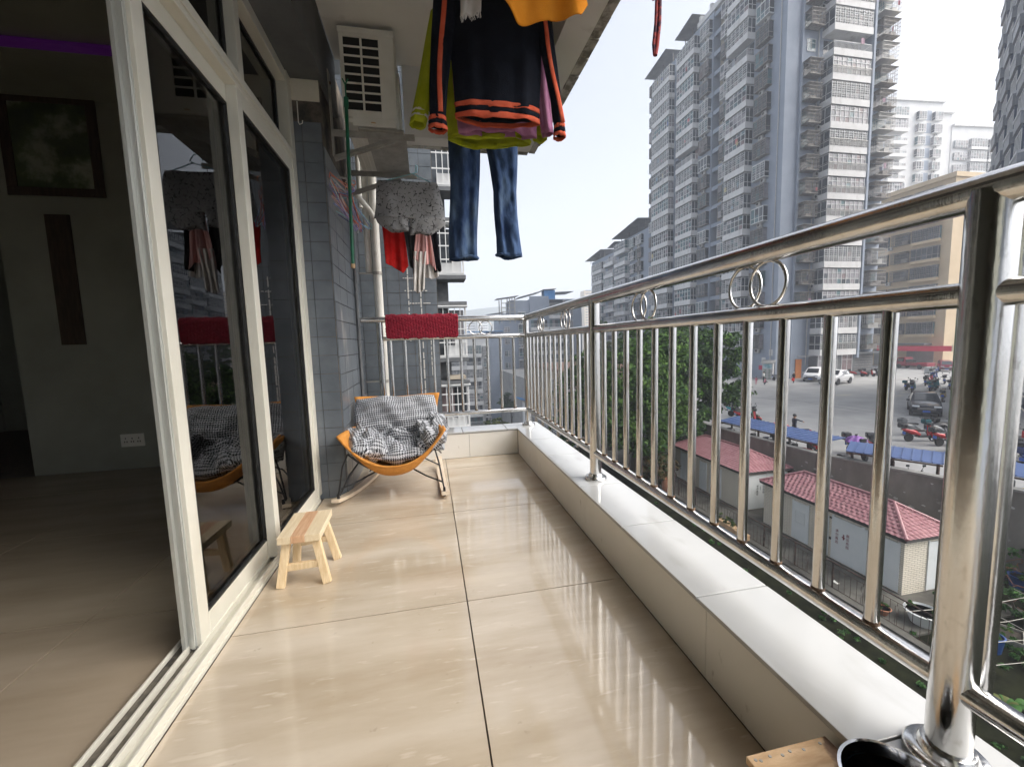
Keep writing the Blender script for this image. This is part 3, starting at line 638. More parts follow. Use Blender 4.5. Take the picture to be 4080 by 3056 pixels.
b = MB().tube([(-.28, 3.22, 1.83), (.10, 3.22, 1.80)], .004, 6).tube([(-.05, 3.285, 2.17), (-.05, 3.24, 2.0), (-.06, 3.22, 1.82)], .0025, 5)
moved(rk, b, 'wire', M['black_metal'])
for x in (-.26, -.20, -.14, -.07, -.02, .04, .09): moved(rk, MB().box(x-.004, x+.004, 3.213, 3.227, 1.785, 1.825), 'clip', C_['skyblue'])
hang_sheet('red_briefs', 'red garment clipped to the rack, leftmost of the small laundry', 'garment', C_['red'], (-.29, -.14, -.275, -.115), 1.83, [(0, 1.515), (.25, 1.50), (.5, 1.475), (.75, 1.445), (1, 1.50)], 3.235, .012, 1.4, 61)
hang_sheet('charcoal_sock', 'charcoal sock clipped right beside the red garment', 'sock', C_['charcoal'], (-.145, -.075, -.105, -.062), 1.79, [(0, 1.50), (.6, 1.475), (1, 1.52)], 3.228, .008, 1.2, 62, 24)
hang_sheet('black_vest', 'narrow black garment clipped between the charcoal sock and the pink top', 'garment', C_['black'], (-.09, -.03, -.085, -.035), 1.80, [(0, 1.44), (1, 1.50)], 3.25, .008, 1, 63, 24)
hang_sheet('pink_top', 'pink ruffled top clipped to the rack above the white cloth', 'garment', C_['pink'], (-.035, .045, -.075, .085), 1.80, [(0, 1.55), (.3, 1.52), (.55, 1.50), (.75, 1.52), (1, 1.46)], 3.21, .016, 2.2, 64)
hang_sheet('white_rag', 'long off white cloth trailing below the pink top', 'cloth', C_['white'], (-.07, .02, -.085, -.005), 1.60, [(0, 1.315), (.4, 1.30), (.7, 1.31), (1, 1.325)], 3.20, .014, 2.4, 65)
hang_sheet('white_vest', 'off white cloth hanging behind the pink top near the black socks', 'cloth', C_['white'], (.0, .08, .0, .105), 1.62, [(0, 1.42), (.5, 1.405), (1, 1.425)], 3.24, .012, 1.6, 66, 24)
for k, (xa, xb, zb_) in enumerate(((.055, .085, 1.455), (.082, .115, 1.465))):
    t = thing('black_sock', ('left', 'right')[k]+'-hand black sock of the pair at the end of the rack', 'sock', (xa, 3.23, 1.78), 0, 'pair of black socks')
    moved(t, loft([(1.78, xa-.008, xb-.012, .02, 3.23), (1.6, xa, xb, .025, 3.23), (1.5, xa+.012, xb+.012, .028, 3.23), (zb_, xa+.018, xb+.010, .02, 3.23)], 24, 16, .003, 2, 70+k), 'knit', C_['black'], smooth=180, solid=.002)

ly = thing('lanyard', 'narrow dark red patterned lanyard looped from the slab edge', 'lanyard', (.71, 1.22, 2.3))
lmn = mat('red_woven_strap', (.30, .035, .03), (.05, .01, .03), 60, .8, contrast=(.45, .55))
moved(ly, MB().tube([(.700, 1.2, 2.31), (.706, 1.2, 1.90), (.704, 1.2, 1.84), (.697, 1.2, 1.78), (.700, 1.2, 1.752)], .0045, 8).tube([(.722, 1.2, 2.31), (.716, 1.2, 1.90), (.715, 1.2, 1.84), (.708, 1.2, 1.775), (.703, 1.2, 1.750)], .0065, 8), 'strap', lmn, smooth=60)
moved(ly, MB().tube([(.66, 1.2, 2.0), (.685, 1.19, 1.912), (.700, 1.2, 1.905)], .008, 8), 'bow', lmn, smooth=60)
rod = tag(MB().tube([(.36, .2, 2.485), (.36, 2.62, 2.485)], .011, 12).tube([(.36, .4, 2.485), (.36, .4, 2.75)], .005, 6).tube([(.36, 2.5, 2.485), (.36, 2.5, 2.75)], .005, 6).build('drying_rod', M['steel'], smooth=50), 'steel drying rod hung under the slab above the clothes', 'rod')
for y, wd, nm in ((1.9, .17, 'navy sweater'), (1.985, .15, 'mauve shirt'), (2.06, .17, 'lime sweatshirt'), (2.36, .15, 'blue jeans')):
    h = place('wire_hanger', hm, None, (.355, y, 2.455)); h.color = (.05, .05, .06, 1); h.scale = (wd/.19, 1, .7)
    tag(h, 'dark wire hanger inside the '+nm, 'hanger')

# ---- crimson mat over the end rail
tw = thing('bath_mat', 'crimson plush bath mat folded over the end rail', 'mat', (-.04, YC, 1.12))
def towel(u, v):
    x = -.312+.552*u; s = v*2-1
    if abs(s) < .30:
        a = s/.30*PI/2; y = YC+.036*math.sin(a); z = 1.113+.033*math.cos(a)
    else:
        t = (abs(s)-.30)/.70; y = YC+math.copysign(.036+.004*math.sin(5*u)*t, s); z = 1.113-t*(.147 if s < 0 else .12)
    e = min(u, 1-u); rc = max(0, .02-e)*1.2
    if s < -.3: z += rc*(abs(s)-.3)
    n = .0035*(math.sin(x*173+z*91)*math.sin(z*201-x*57)+math.sin(x*71+z*133))
    return (x, y+math.copysign(n, s), z+n*.8)
moved(tw, MB().grid(towel, 150, 60), 'plush', M['red_plush'], smooth=180, solid=.016)

# ---- rocking chair
ch = thing('rocking_chair', 'orange felt rocking chair with black wire frame and bent wood runners', 'rocking chair', (-.24, 2.75, 0))
def shell(u, v):
    s = 2*u-1
    z = .215+.195*abs(s)**2.3*(1-.25*v)-.055*math.sin(PI*min(1, v*1.05))*(1-abs(s)**2)
    return (-.23+.305*s*(1-.18*v*v), 2.455+.43*v-.03*(1-s*s)*(1-v), z+.03*v)
moved(ch, MB().grid(shell, 40, 18), 'seat_shell', M['felt'], smooth=180, solid=.012)
def apron(u, v):
    s = 2*u-1; p = shell(u, 0); t = v
    return (p[0]-.03*s*t, p[1]+.006+.16*t*t, p[2]-(.095*(1-abs(s)**2.2)+.0)*math.sin(t*PI/2)*(1-.2*t))
moved(ch, MB().grid(apron, 40, 10), 'front_apron', M['felt'], smooth=180, solid=.010)
def back(u, v):
    s = 2*u-1
    return (-.225+(.20+.085*v)*s, 2.86+.13*v-.05*s*s*(.4+.6*v), .20+.365*v-.008*math.cos(3*s))
moved(ch, MB().grid(back, 24, 14), 'back_shell', M['felt'], smooth=180, solid=.012)
wf = MB()
def ctube(pts, r=.0052): wf.tube(pts, r, 8)
q = []
for k in range(21):
    s = k/10-1; q.append((-.245+.252*s, 2.53, .150+.135*s*s))
ctube(q, .007)
ctube([(-.497, 2.53, .285), (-.525, 2.50, .22), (-.553, 2.485, .06)]); ctube([(-.43, 2.60, .235), (-.50, 2.54, .15), (-.548, 2.49, .05)])
ctube([(-.32, 2.62, .155), (-.45, 2.55, .11), (-.543, 2.50, .085)]); ctube([(-.15, 2.60, .155), (-.05, 2.52, .115), (.045, 2.45, .09)])
ctube([(.007, 2.53, .285), (.03, 2.49, .20), (.052, 2.435, .06)]); ctube([(.007, 2.53, .285), (.035, 2.62, .24), (.05, 2.75, .19)])
ctube([(-.18, 2.86, .2), (-.05, 2.95, .10), (.045, 2.93, .05)]); ctube([(-.27, 2.86, .2), (-.38, 2.98, .10), (-.44, 2.93, .05)])
moved(ch, wf, 'wire_frame', M['black_metal'], smooth=50)
def runner(xa, xb, ya, yb):
    rr = MB(); n = 16; pts = []
    for k in range(n+1):
        t = k/n; y = ya+(yb-ya)*t; pts.append(Vector((xa+(xb-xa)*t, y, .012+.34*(y-(ya+.28))**2)))
    for k in range(n):
        rr.bar(pts[k], pts[k+1]+(pts[k+1]-pts[k])*.02, .046, .020)
    return moved(ch, rr, 'runner', M['birch'])
runner(-.565, -.35, 2.44, 3.10); runner(.060, .035, 2.39, 3.08)
bo = MB()
for c in ((-.548, 2.474, .062), (.053, 2.43, .06)): bo.box(c[0]-.007, c[0]+.007, c[1]-.03, c[1]-.018, c[2]-.042, c[2]+.012)
moved(ch, bo, 'foot_plate', M['black_metal'])
# houndstooth cushion
hm_ = mat('houndstooth_cotton', (.8, .8, .8), None, rough=.9)
N, L, p = nodes_of(hm_)
tc = N.new('ShaderNodeTexCoord'); mp = N.new('ShaderNodeMapping'); mp.inputs['Scale'].default_value = (560, 560, 1); L.new(tc.outputs['UV'], mp.inputs[0])
sx = N.new('ShaderNodeSeparateXYZ'); L.new(mp.outputs[0], sx.inputs[0])
i_ = math_node(N, L, 'FLOOR', sx.outputs[0]); j_ = math_node(N, L, 'FLOOR', sx.outputs[1])
wa = math_node(N, L, 'LESS_THAN', math_node(N, L, 'FLOORED_MODULO', i_, 8), 4); we = math_node(N, L, 'LESS_THAN', math_node(N, L, 'FLOORED_MODULO', j_, 8), 4)
tw_ = math_node(N, L, 'LESS_THAN', math_node(N, L, 'FLOORED_MODULO', math_node(N, L, 'ADD', i_, j_), 4), 2)
mx = N.new('ShaderNodeMix'); mx.data_type = 'FLOAT'; L.new(tw_, mx.inputs[0]); L.new(wa, mx.inputs[2]); L.new(we, mx.inputs[3])
cmx = N.new('ShaderNodeMix'); cmx.data_type = 'RGBA'; L.new(mx.outputs[0], cmx.inputs[0]); cmx.inputs[6].default_value = (.52, .54, .57, 1); cmx.inputs[7].default_value = (.010, .011, .018, 1)
L.new(cmx.outputs[2], p.inputs['Base Color'])
def pillow(c, wx, wy, wz, rot, seed, wr=.012, n=44, bend=0):
    rd = random.Random(seed); ph = [rd.uniform(0, 6) for _ in range(8)]; b = MB(); uv = []
    E = Matrix.Rotation(rot[2], 3, 'Z') @ Matrix.Rotation(rot[1], 3, 'Y') @ Matrix.Rotation(rot[0], 3, 'X'); c = Vector(c)
    for sgn in (1, -1):
        def fn(u, v):
            a, d = 2*u-1, 2*v-1
            th = max(0, (1-abs(a)**3.2))**.55*max(0, (1-abs(d)**3.2))**.55
            w1 = wr*(math.sin(5*a+3*d+ph[0])+.7*math.sin(9*a-6*d+ph[1])+.5*math.sin(4*d+13*a+ph[2])+.45*math.sin(17*d-5*a+ph[4]))
            q = Vector((a*wx*(1-.06*d*d), d*wy*(1-.05*a*a)+wr*.4*math.sin(6*a+ph[3]), sgn*(wz+w1)*th+bend*a*a))
            uv.append((a*wx+w1*.3, d*wy+w1*.3+sgn*.001)); return c+E@q
        b.grid(fn, n, n)
    me = b.mesh('cushion', hm_, 180)
    ul = me.uv_layers.new(name='UVMap'); li = np.zeros(len(me.loops), np.int32); me.loops.foreach_get('vertex_index', li)
    ul.data.foreach_set('uv', np.array(uv, np.float32)[li].ravel())
    return me
cu_ = thing('houndstooth_cushion', 'black and white houndstooth cushion slumped in the orange rocking chair', 'cushion', (-.23, 2.7, .2))
def cpart(name, me): o = place(name, me, cu_); o.location = (.23, -2.7, -.2); return o
cpart('back_pad', pillow((-.232, 2.845, .452), .272, .130, .065, (R(66), 0, 0), 3, .010, 52))
cpart('seat_pad', pillow((-.21, 2.66, .262), .20, .17, .052, (R(8), 0, 0), 5, .016, 48, .03))
cpart('arm_pad', pillow((-.405, 2.60, .322), .115, .145, .075, (R(12), R(14), R(24)), 7, .016, 40))
cpart('arm_pad', pillow((.0, 2.66, .352), .10, .165, .075, (R(22), R(-30), R(-14)), 9, .016, 40))
cpart('middle_pad', pillow((-.20, 2.775, .315), .17, .085, .055, (R(42), 0, 0), 11, .016, 40))

# ---- stool
stl = thing('wooden_stool', 'small pale pine stool with one reddish board in its seat', 'stool', (-.527, 1.772, 0), R(2))
for k, (a, b, mm) in enumerate(((-.077, -.030, 'pine_seat'), (-.0296, .020, 'pine_red'), (.0204, .076, 'pine_seat'))):
    MB().box(a, b, -.123, .123, .172, .200).build('seat_board', M[mm], stl, bevel=.0015)
def leg(tx, ty, bx_, by): return MB().bar((tx, ty, .171), (bx_, by, .0), .030, .024, (0, 1, 0)).build('leg', M['pine'], stl, bevel=.002)
leg(-.052, -.088, -.078, -.118); leg(.052, -.088, .092, -.128); leg(.052, .075, .100, .055); leg(-.052, .075, -.070, .075)
MB().bar((-.068, -.105, .072), (.072, -.108, .076), .018, .026).build('stretcher', M['pine'], stl, bevel=.0015)
MB().bar((-.060, .075, .085), (.075, .066, .095), .018, .026).build('stretcher', M['pine'], stl, bevel=.0015)

# ---- plywood box and steel bowl at the near end of the low wall
pb = thing('plywood_box', 'worn plywood box with nail heads beside the parapet', 'box', (.597, .385, 0))
b = MB().box(-.085, .082, -.19, .178, .168, .182)
b.build('lid', M['plywood'], pb, bevel=.0015)
MB().box(-.080, .076, -.185, .172, .004, .167).build('sides', M['plywood'], pb, bevel=.001)
nl = MB()
for k, x in enumerate((-.074, -.066, -.045, -.022, -.004, .022, .06)): nl.lathe([(.0030, 0), (.0026, .0008)], (x, .168-.003*(k % 2), .182), 8)
nl.build('nail_head', M['galv'], pb)
bw = thing('steel_bowl', 'polished steel bowl resting on the plywood box', 'bowl', (.655, .425, .183))
MB().lathe([(.0, .001), (.040, 0), (.056, .012), (.066, .040), (.071, .058), (.0745, .060), (.0745, .0625), (.070, .0625), (.064, .042), (.054, .016), (.038, .005), (.0, .006)], (0, 0, 0), 48).build('shell', mat('polished_bowl_steel', (.75, .75, .76), None, rough=.08, metal=1), bw, smooth=50)
sp = mat('dark_soup', (.10, .04, .015), (.26, .11, .04), 40, .08)
MB().lathe([(.0, .046), (.0640, .046)], (0, 0, 0), 40).build('sauce', sp, bw)
# ================================================================== terrain
ZL, ZG = -6.2, -8.0
M['lot'] = mat('worn_concrete_paving', (.225, .226, .224), (.31, .31, .305), .35, .85, 0, .15, 9, (1, 1, 1), (.3, .7), 8)
overlay(M['lot'], (.13, .13, .13), .25, .60, .75, (1, .5, 1), .5)
M['path'] = mat('damp_concrete', (.06, .057, .05), (.12, .115, .10), 1.2, .85, 0, .2, 20, spec=.15)
M['soil'] = mat('dark_mossy_soil', (.006, .006, .004), (.018, .02, .010), 2.2, .95, 0, .6, 14, spec=.03)
M['far_ground'] = mat('far_ground', (.06, .07, .05), (.12, .12, .10), .02, .95)
struct(place('ground', MB().box(-2500, 2500, -800, 2600, -30, -26).mesh('ground', M['far_ground'])))
struct(place('parking_lot', MB().prism([(17.95, 105), (17.95, 21), (18.3, 16.2), (18.65, 15.1), (19.65, 12.05), (20.45, 10.7), (21.85, 6.5), (26.05, -20), (26.05, -45), (190, -45), (190, 105)], -26, ZL, 'z').mesh('parking_lot', M['lot'])))
struct(place('lower_terrace', MB().box(-14, 30, -45, 32, -26.5, ZG).mesh('lower_terrace', M['soil'])))
struct(place('lower_yard', MB().box(-40, 18.2, 32.01, 105, -26, -20).mesh('lower_yard', M['path'])))
struct(place('path', MB().box(13.30, 17.9, 8.7, 30, ZG-.2, ZG+.06).mesh('path', M['path'])))
# expansion joints and cracks of the lot paving
M['joint'] = mat('dark_paving_joint', (.05, .05, .05), (.09, .09, .09), 5, .9)
jt = MB()
def crack(pts, wd):
    pts = [Vector(p) for p in pts]; n = 26; path = []
    for k in range(n+1):
        t = k/n*(len(pts)-1); i = min(int(t), len(pts)-2); q = pts[i].lerp(pts[i+1], t-i)
        path.append(q+Vector((random.uniform(-.12, .12), random.uniform(-.12, .12), 0)))
    for a, b in zip(path[:-1], path[1:]):
        d = (b-a).normalized(); s = Vector((-d.y, d.x, 0))*wd*random.uniform(.4, 1)
        jt.add([a-s, a+s, b+s, b-s], [(0, 1, 2, 3)])
zj = ZL+.004
for pts, wd in (([(33, 46, zj), (38, 36, zj), (38, 26, zj), (36, 17, zj)], .07), ([(34, 44, zj), (39.5, 34, zj), (40, 24, zj), (37.5, 15, zj)], .05), ([(22, 30, zj), (28, 20.5, zj), (31, 14, zj)], .03), ([(45, 50, zj), (58, 42, zj), (70, 40, zj)], .04), ([(24, 35, zj), (36, 34, zj), (52, 33, zj)], .025), ([(30, 27, zj), (33, 19, zj)], .02)):
    crack(pts, wd)
pj = struct(place('paving_crack', jt.mesh('paving_crack', M['joint'])))
sp_ = mat('painted_sun_patch', (.30, .29, .26), (.40, .37, .30), 3, .9)  # pale colour painting sunlit patches onto the paving
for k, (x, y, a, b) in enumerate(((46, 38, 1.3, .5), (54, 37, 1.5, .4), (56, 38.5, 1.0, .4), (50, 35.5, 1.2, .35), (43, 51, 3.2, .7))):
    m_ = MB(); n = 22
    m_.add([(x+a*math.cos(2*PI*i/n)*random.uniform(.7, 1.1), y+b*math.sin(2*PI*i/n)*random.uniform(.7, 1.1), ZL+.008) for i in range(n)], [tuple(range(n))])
    struct(place('sun_patch', m_.mesh('sun_patch', sp_)))
# mountain
hm2 = mat('wooded_hill', (.03, .045, .03), (.06, .08, .05), .02, .95)
def ridge(u, v):
    x = -500+1100*u; h = 86+9*math.sin(u*9)+5*math.sin(u*23)-55*abs(u-.55)**1.5
    return (x, 900+400*(v-.3)*1.0, -26+(h+26)*math.sin(PI*min(1, v*1.1))**.8)
struct(place('hill', MB().grid(ridge, 70, 14).mesh('hill', hm2, 60)))

# ================================================================== apartment blocks
M['blue_grey'] = mat('blue_grey_wall_paint', (.26, .30, .365), (.30, .34, .405), .5, .8, 0, .05, 8)
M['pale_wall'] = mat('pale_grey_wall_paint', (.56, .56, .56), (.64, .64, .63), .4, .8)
M['band'] = mat('white_balcony_band', (.58, .575, .565), (.66, .655, .645), .7, .7)
overlay(M['band'], (.30, .285, .26), 1.1, .58, .76, (1, 1, .35), .6)
M['beige'] = mat('beige_wall_paint', (.50, .385, .245), (.56, .44, .29), .4, .8)
M['beige_dull'] = mat('faded_beige_plaster', (.34, .29, .22), (.40, .35, .275), .5, .85)
M['win_frame'] = mat('white_window_frame', (.60, .605, .60), (.68, .68, .67), 2, .5)
M['cage_bar'] = mat('rusty_cage_bar', (.15, .135, .12), (.30, .28, .26), 3, .6, .3)
M['cage_pale'] = mat('pale_steel_bar', (.34, .33, .31), (.42, .41, .39), 3, .5, .3)
M['tin'] = mat('dull_roof_sheet', (.15, .155, .16), (.22, .225, .23), .8, .6, .2)
M['ac_white'] = mat('white_appliance', (.42, .415, .40), (.50, .49, .47), 2, .5)
def pane_mat(name, c, rough=.08): return mat(name, c, tuple(min(1, v*1.5+.01) for v in c), 2.5, rough, 0, 0, spec=.35)
PM = [pane_mat('window_glass_dark', (.025, .03, .035)), pane_mat('window_glass_grey', (.06, .07, .08)), pane_mat('window_curtain_pale', (.20, .19, .20), .3), pane_mat('window_curtain_warm', (.14, .10, .10), .3), pane_mat('window_glass_teal', (.06, .11, .12))]
DARK = [False]
def pane_cells(b, w, h, y, cols, rows, rd, x0=None):
    x0 = -w/2 if x0 is None else x0
    base = rd.choice([0, 1, 1, 2, 4]); dark = DARK[0]
    for i in range(cols):
        for j in range(rows):
            k = base if rd.random() < .55 else rd.choice([0, 1, 1, 2, 2, 3, 4])
            if dark: k = 0 if rd.random() < .85 else 1
            b.add([(x0+w*i/cols, y, h[0]+(h[1]-h[0])*j/rows), (x0+w*(i+1)/cols, y, h[0]+(h[1]-h[0])*j/rows), (x0+w*(i+1)/cols, y, h[0]+(h[1]-h[0])*(j+1)/rows), (x0+w*i/cols, y, h[0]+(h[1]-h[0])*(j+1)/rows)], [(0, 1, 2, 3)], k)
def side_panes(b, x, y0, y1, h, rd):
    k = rd.choice([0, 1, 1, 2, 4]); b.add([(x, y0, h[0]), (x, y1, h[0]), (x, y1, h[1]), (x, y0, h[1])], [(0, 1, 2, 3)], k)
_cache = {}
def unit(kind, w, h, d, var, frame='win_frame'):
    """frame mesh and pane mesh of one window, in its own space: x along the wall, -y outward, z up from its sill"""
    key = (kind, round(w, 2), round(h, 2), round(d, 2), var, frame, DARK[0])
    if key in _cache: return _cache[key]
    rd = random.Random(hash(key[1:5]) % 9999+var*31); f = MB(); g = MB(); t = .07
    cols = max(2, round(w/.85))
    if kind == 'bay':
        f.box(-w/2-.08, w/2+.08, -d-.06, -.01, -.12, .0).box(-w/2-.05, w/2+.05, -d-.04, -.01, h, h+.09)
        for i in range(cols+1):
            x = -w/2+w*i/cols; f.box(x-t/2, x+t/2, -d-t/2, -d+t/2, 0, h)
        for z in (h*.30, h*.98): f.box(-w/2, w/2, -d-t*.45, -d+t*.45, z-t/2, z+t/2)
        for s in (-1, 1):
            f.box(s*w/2-t*.4, s*w/2+t*.4, -d, -.01, h*.30-t/2, h*.30+t/2)
            side_panes(g, s*(w/2-.02), -d, -.01, (0, h), rd)
        if var % 3 != 2:
            for i in range(1, cols*3):
                x = -w/2+w*i/(cols*3); f.box(x-.012, x+.012, -d-t/2-.05, -d-t/2-.025, 0, h)
            for z in (h*.15, h*.5, h*.66, h*.83): f.box(-w/2, w/2, -d-t/2-.055, -d-t/2-.02, z-.02, z+.02)
        pane_cells(g, w-.04, (.01, h-.01), -d+.02, cols, 2, rd)
    elif kind == 'glaz':                                # glazed-in balcony
        for i in range(cols+1):
            x = -w/2+w*i/cols; f.box(x-t/2, x+t/2, -d-t/2, -d+t/2, 0, h)
        for z in (h*.34, h*.75): f.box(-w/2, w/2, -d-t*.55, -d+t*.45, z-t*.5, z+t*.5)
        for s in (-1, 1):
            for z in (h*.34, h*.98): f.box(s*w/2-t*.4, s*w/2+t*.4, -d, -.01, z-t/2, z+t/2)
            f.box(s*w/2-t*.4, s*w/2+t*.4, -d*.5-t/2, -d*.5+t/2, 0, h)
            side_panes(g, s*(w/2-.02), -d, -.01, (0, h), rd)
        if var % 2 == 0:
            for i in range(1, cols*2):
                x = -w/2+w*i/(cols*2); f.box(x-.014, x+.014, -d-.12, -d-.09, 0, h*.99)
            for z in (h*.12, h*.24, h*.46, h*.6, h*.88): f.box(-w/2, w/2, -d-.125, -d-.08, z-.022, z+.022)
        pane_cells(g, w-.04, (.01, h-.01), -d+.03, cols, 3, rd)
    elif kind == 'open':                                # open balcony with railing
        for i in range(cols*4+1):
            x = -w/2+w*i/(cols*4); f.box(x-.018, x+.018, -d-.02, -d+.02, 0, h*.42)
        f.box(-w/2, w/2, -d-.04, -d+.04, h*.42, h*.42+.07)
        for s in (-1, 1):
            f.box(s*w/2-.03, s*w/2+.03, -d, -.01, h*.42, h*.42+.06); f.box(s*w/2-.02, s*w/2+.02, -d*.5-.02, -d*.5+.02, 0, h*.42)
        pane_cells(g, w*.94, (.01, h-.05), -.03, cols, 1, rd)
    elif kind == 'cage':                                # security cage hung on a window
        nx = max(5, round(w/.22))
        f.box(-w/2-.08, w/2+.08, -d-.10, -.01, h, h+.05).box(-w/2, w/2, -d, -.01, -.06, 0)
        for i in range(nx+1):
            x = -w/2+w*i/nx; f.box(x-.015, x+.015, -d-.015, -d+.015, 0, h)
        for z in (.02, h*.28, h*.55, h*.8, h-.03): f.box(-w/2, w/2, -d-.02, -d+.02, z-.022, z+.022)
        for s in (-1, 1):
            for k in range(5):
                y = -d*(k+.5)/5; f.box(s*w/2-.014, s*w/2+.014, y-.014, y+.014, 0, h)
            for z in (h*.28, h*.55, h*.8): f.box(s*w/2-.018, s*w/2+.018, -d, -.01, z-.02, z+.02)
        rr = rd.random()
        if rr < .7: f.box(-w*.3, w*.15, -d*.8, -d*.2, 0, h*.22)
        if rr > .4: f.box(w*.1, w*.42, -d*.7, -d*.3, 0, h*.35)
        pane_cells(g, w*.9, (.05, h*.95), -.04, max(2, cols-1), 1, rd)
    else:                                               # flush window
        f.box(-w/2, w/2, -.10, -.01, -.08, 0).box(-w/2, w/2, -.08, -.01, h, h+.06)
        for i in range(cols+1):
            x = -w/2+w*i/cols; f.box(x-.03, x+.03, -.08, -.02, 0, h)
        f.box(-w/2, w/2, -.075, -.02, h*.68-.03, h*.68+.03)
        pane_cells(g, w, (0, h), -.04, cols, 1, rd)
    _cache[key] = (f.mesh('window', M[frame]), g.mesh('pane', PM)); return _cache[key]
_bands = {}
def band_mesh(w, d, h, m='band', up=.62):
    k = (round(w, 2), round(d, 2), round(h, 2), m)
    if k not in _bands:
        _bands[k] = MB().box(-w/2-.09, w/2+.09, -d-.10, -d+.06, up-h, up).box(-w/2-.09, -w/2+.06, -d+.06, -.01, up-h, up).box(w/2-.06, w/2+.09, -d+.06, -.01, up-h, up).box(-w/2+.06, w/2-.06, -d+.06, -.01, up-h+.02, up-h+.22).mesh('balcony', M[m])
    return _bands[k]
ac_dark = mat('fan_grille_dark', (.05, .05, .05), None, rough=.6)
acm = MB().box(-.42, .42, -.42, -.10, 0, .60).lathe([(.21, -.424), (.0, -.424)], (-.10, 0, .31), 14, 'y', 1).box(-.40, .40, -.44, 0, -.05, 0).mesh('air_conditioner', [M['ac_white'], ac_dark])
class Facade:
    def __init__(s, parent, o, rz): s.p, s.o, s.rz = parent, Vector(o), rz; s.c, s.s = math.cos(rz), math.sin(rz)
    def put(s, name, me, x, z, parent=None, y=0):
        L_ = Vector((s.o.x+s.c*x-s.s*y, s.o.y+s.s*x+s.c*y, z)) - s.p.location
        return place(name, me, s.p, L_, s.rz)
    def win(s, kind, x, z, w, h, d, var=None, frame='win_frame', name=None):
        v = random.randrange(4) if var is None else var
        f, g = unit(kind, w, h, d, v, frame)
        o = s.put(name or ('security_cage' if kind == 'cage' else 'window'), f, x, z); place('pane', g, o); return o
    def ac(s, x, z): return s.put('air_conditioner', acm, x, z)
    def balcony(s, x, z, w, d, h, kind='glaz', bh=.95, bm='band', frame='win_frame', up=.62):
        s.put('balcony', band_mesh(w, d, bh, bm, up), x, z)
        return s.win(kind, x, z+up, w, h-bh, d, None, frame)

# ---- the large grey tower
T1 = thing('apartment_tower', 'tall blue-grey apartment tower of many storeys with white balcony bands beyond the lot', 'apartment tower', (60, 75, ZL))
def bpart(t, mb, name, m): o = mb.build(name, M[m], t); o.location = -Vector(t.location); return o
bpart(T1, MB().box(53.5, 71.9, 83.3, 93, ZL, 58.6), 'wall', 'blue_grey')
bpart(T1, MB().box(55.3, 71.9, 81.01, 83.29, ZL, 57.0), 'wall', 'beige_dull')
bpart(T1, MB().box(53.5, 71.9, 71.5, 81.0, ZL, 59.2), 'wall', 'blue_grey')
bpart(T1, MB().box(55.0, 71.9, 68.71, 71.49, ZL, 62.0), 'wall', 'beige_dull')
bpart(T1, MB().box(53.5, 72.4, 55.4, 68.7, ZL, 78), 'wall', 'blue_grey')
bpart(T1, MB().box(53.3, 56.9, 68.2, 76.0, 59.21, 60.1).box(53.28, 54.2, 69.0, 69.5, 60.1, 61.0).box(53.28, 54.2, 72.0, 72.5, 60.1, 60.9).box(53.28, 54.2, 75, 75.5, 60.1, 60.9), 'parapet', 'band')
FL = Facade(T1, (53.5, 93, 0), -PI/2); FR = Facade(T1, (53.5, 55.4, 0), 0)
K = range(-3, 21)
zk = lambda k: 8.0+3.36*k
recl = MB().box(-1.15, 1.15, -.05, .30, -.25, .30).mesh('ledge', M['blue_grey']); rec2 = MB().box(-1.38, 1.38, -.05, .30, -.25, .45).mesh('ledge', M['blue_grey'])
rail_m = MB().box(-1.2, 1.2, -.03, .03, .95, 1.0)
for i in range(9): rail_m.box(-1.2+.3*i-.012, -1.2+.3*i+.012, -.02, .02, 0, .95)
rail_m = rail_m.mesh('railing', M['cage_bar'])
for k in K:
    z = zk(k); rd = random.random
    if z < 56:
        FL.win('bay', 1.15, z+.95, 1.5, 2.05, .65, frame='cage_bar' if rd() < .6 else 'win_frame')
        FL.balcony(6.1, z-.25, 6.6, 1.3, 3.2, 'glaz', 1.0)
        FL.put('ledge', recl, 10.85, z, y=.2)
        FL.balcony(15.0, z-.25, 5.4, 1.35, 3.2, 'open' if k == 8 else 'glaz', 1.0)
        FL.win('bay', 19.9, z+.75, 2.5, 2.15, .75, frame='cage_bar' if rd() < .55 else 'win_frame')
        if rd() < .7: FL.ac(19.4+rd()*.6, z+.05)
    if z < 60:
        FL.put('ledge', rec2, 22.9, z, y=.2)
    if z < 74:
        FL.win('bay', 25.4, z+.75, 1.9, 2.1, .75, frame='cage_bar' if rd() < .6 else 'win_frame')
        if rd() < .7: FL.ac(25.3, z+.02)
        FL.balcony(29.2, z-.25, 4.6, 1.4, 3.2, 'open' if k == 11 else 'glaz', 1.0)
        FL.win('bay', 33.85, z+.75, 2.5, 2.2, .85, frame='cage_bar' if k not in (3, 5, 12) else 'win_frame')
        if rd() < .8: FL.ac(33.3+rd(), z+.03)
        if k == 10: FR.win('flush', 4.3, z+.9, 1.5, 1.6, 0)
        elif k > -2: FR.win('cage', 4.2, z+.45, 2.3, 2.1, 1.2, frame='cage_bar')
        FR.balcony(9.6, z-.25, 6.7, 1.9, 3.2, 'open' if k in (10,) else 'glaz', .95)
        if rd() < .45: FR.win('open', 9.6, z+.37, 6.9, 2.2, 2.05, frame='cage_pale', name='balcony_railing')
        if rd() < .4: FR.ac(12.5+rd()*.4, z-.2)
        FR.win('bay', 14.2, z+.3, 1.4, 2.3, .7, frame='cage_pale')
        FR.win('cage', 17.1, z+.2, 3.1, 2.3, 1.5, frame='cage_pale' if rd() < .6 else 'cage_bar')
        if rd() < .4: FR.ac(5.9, z-.1)
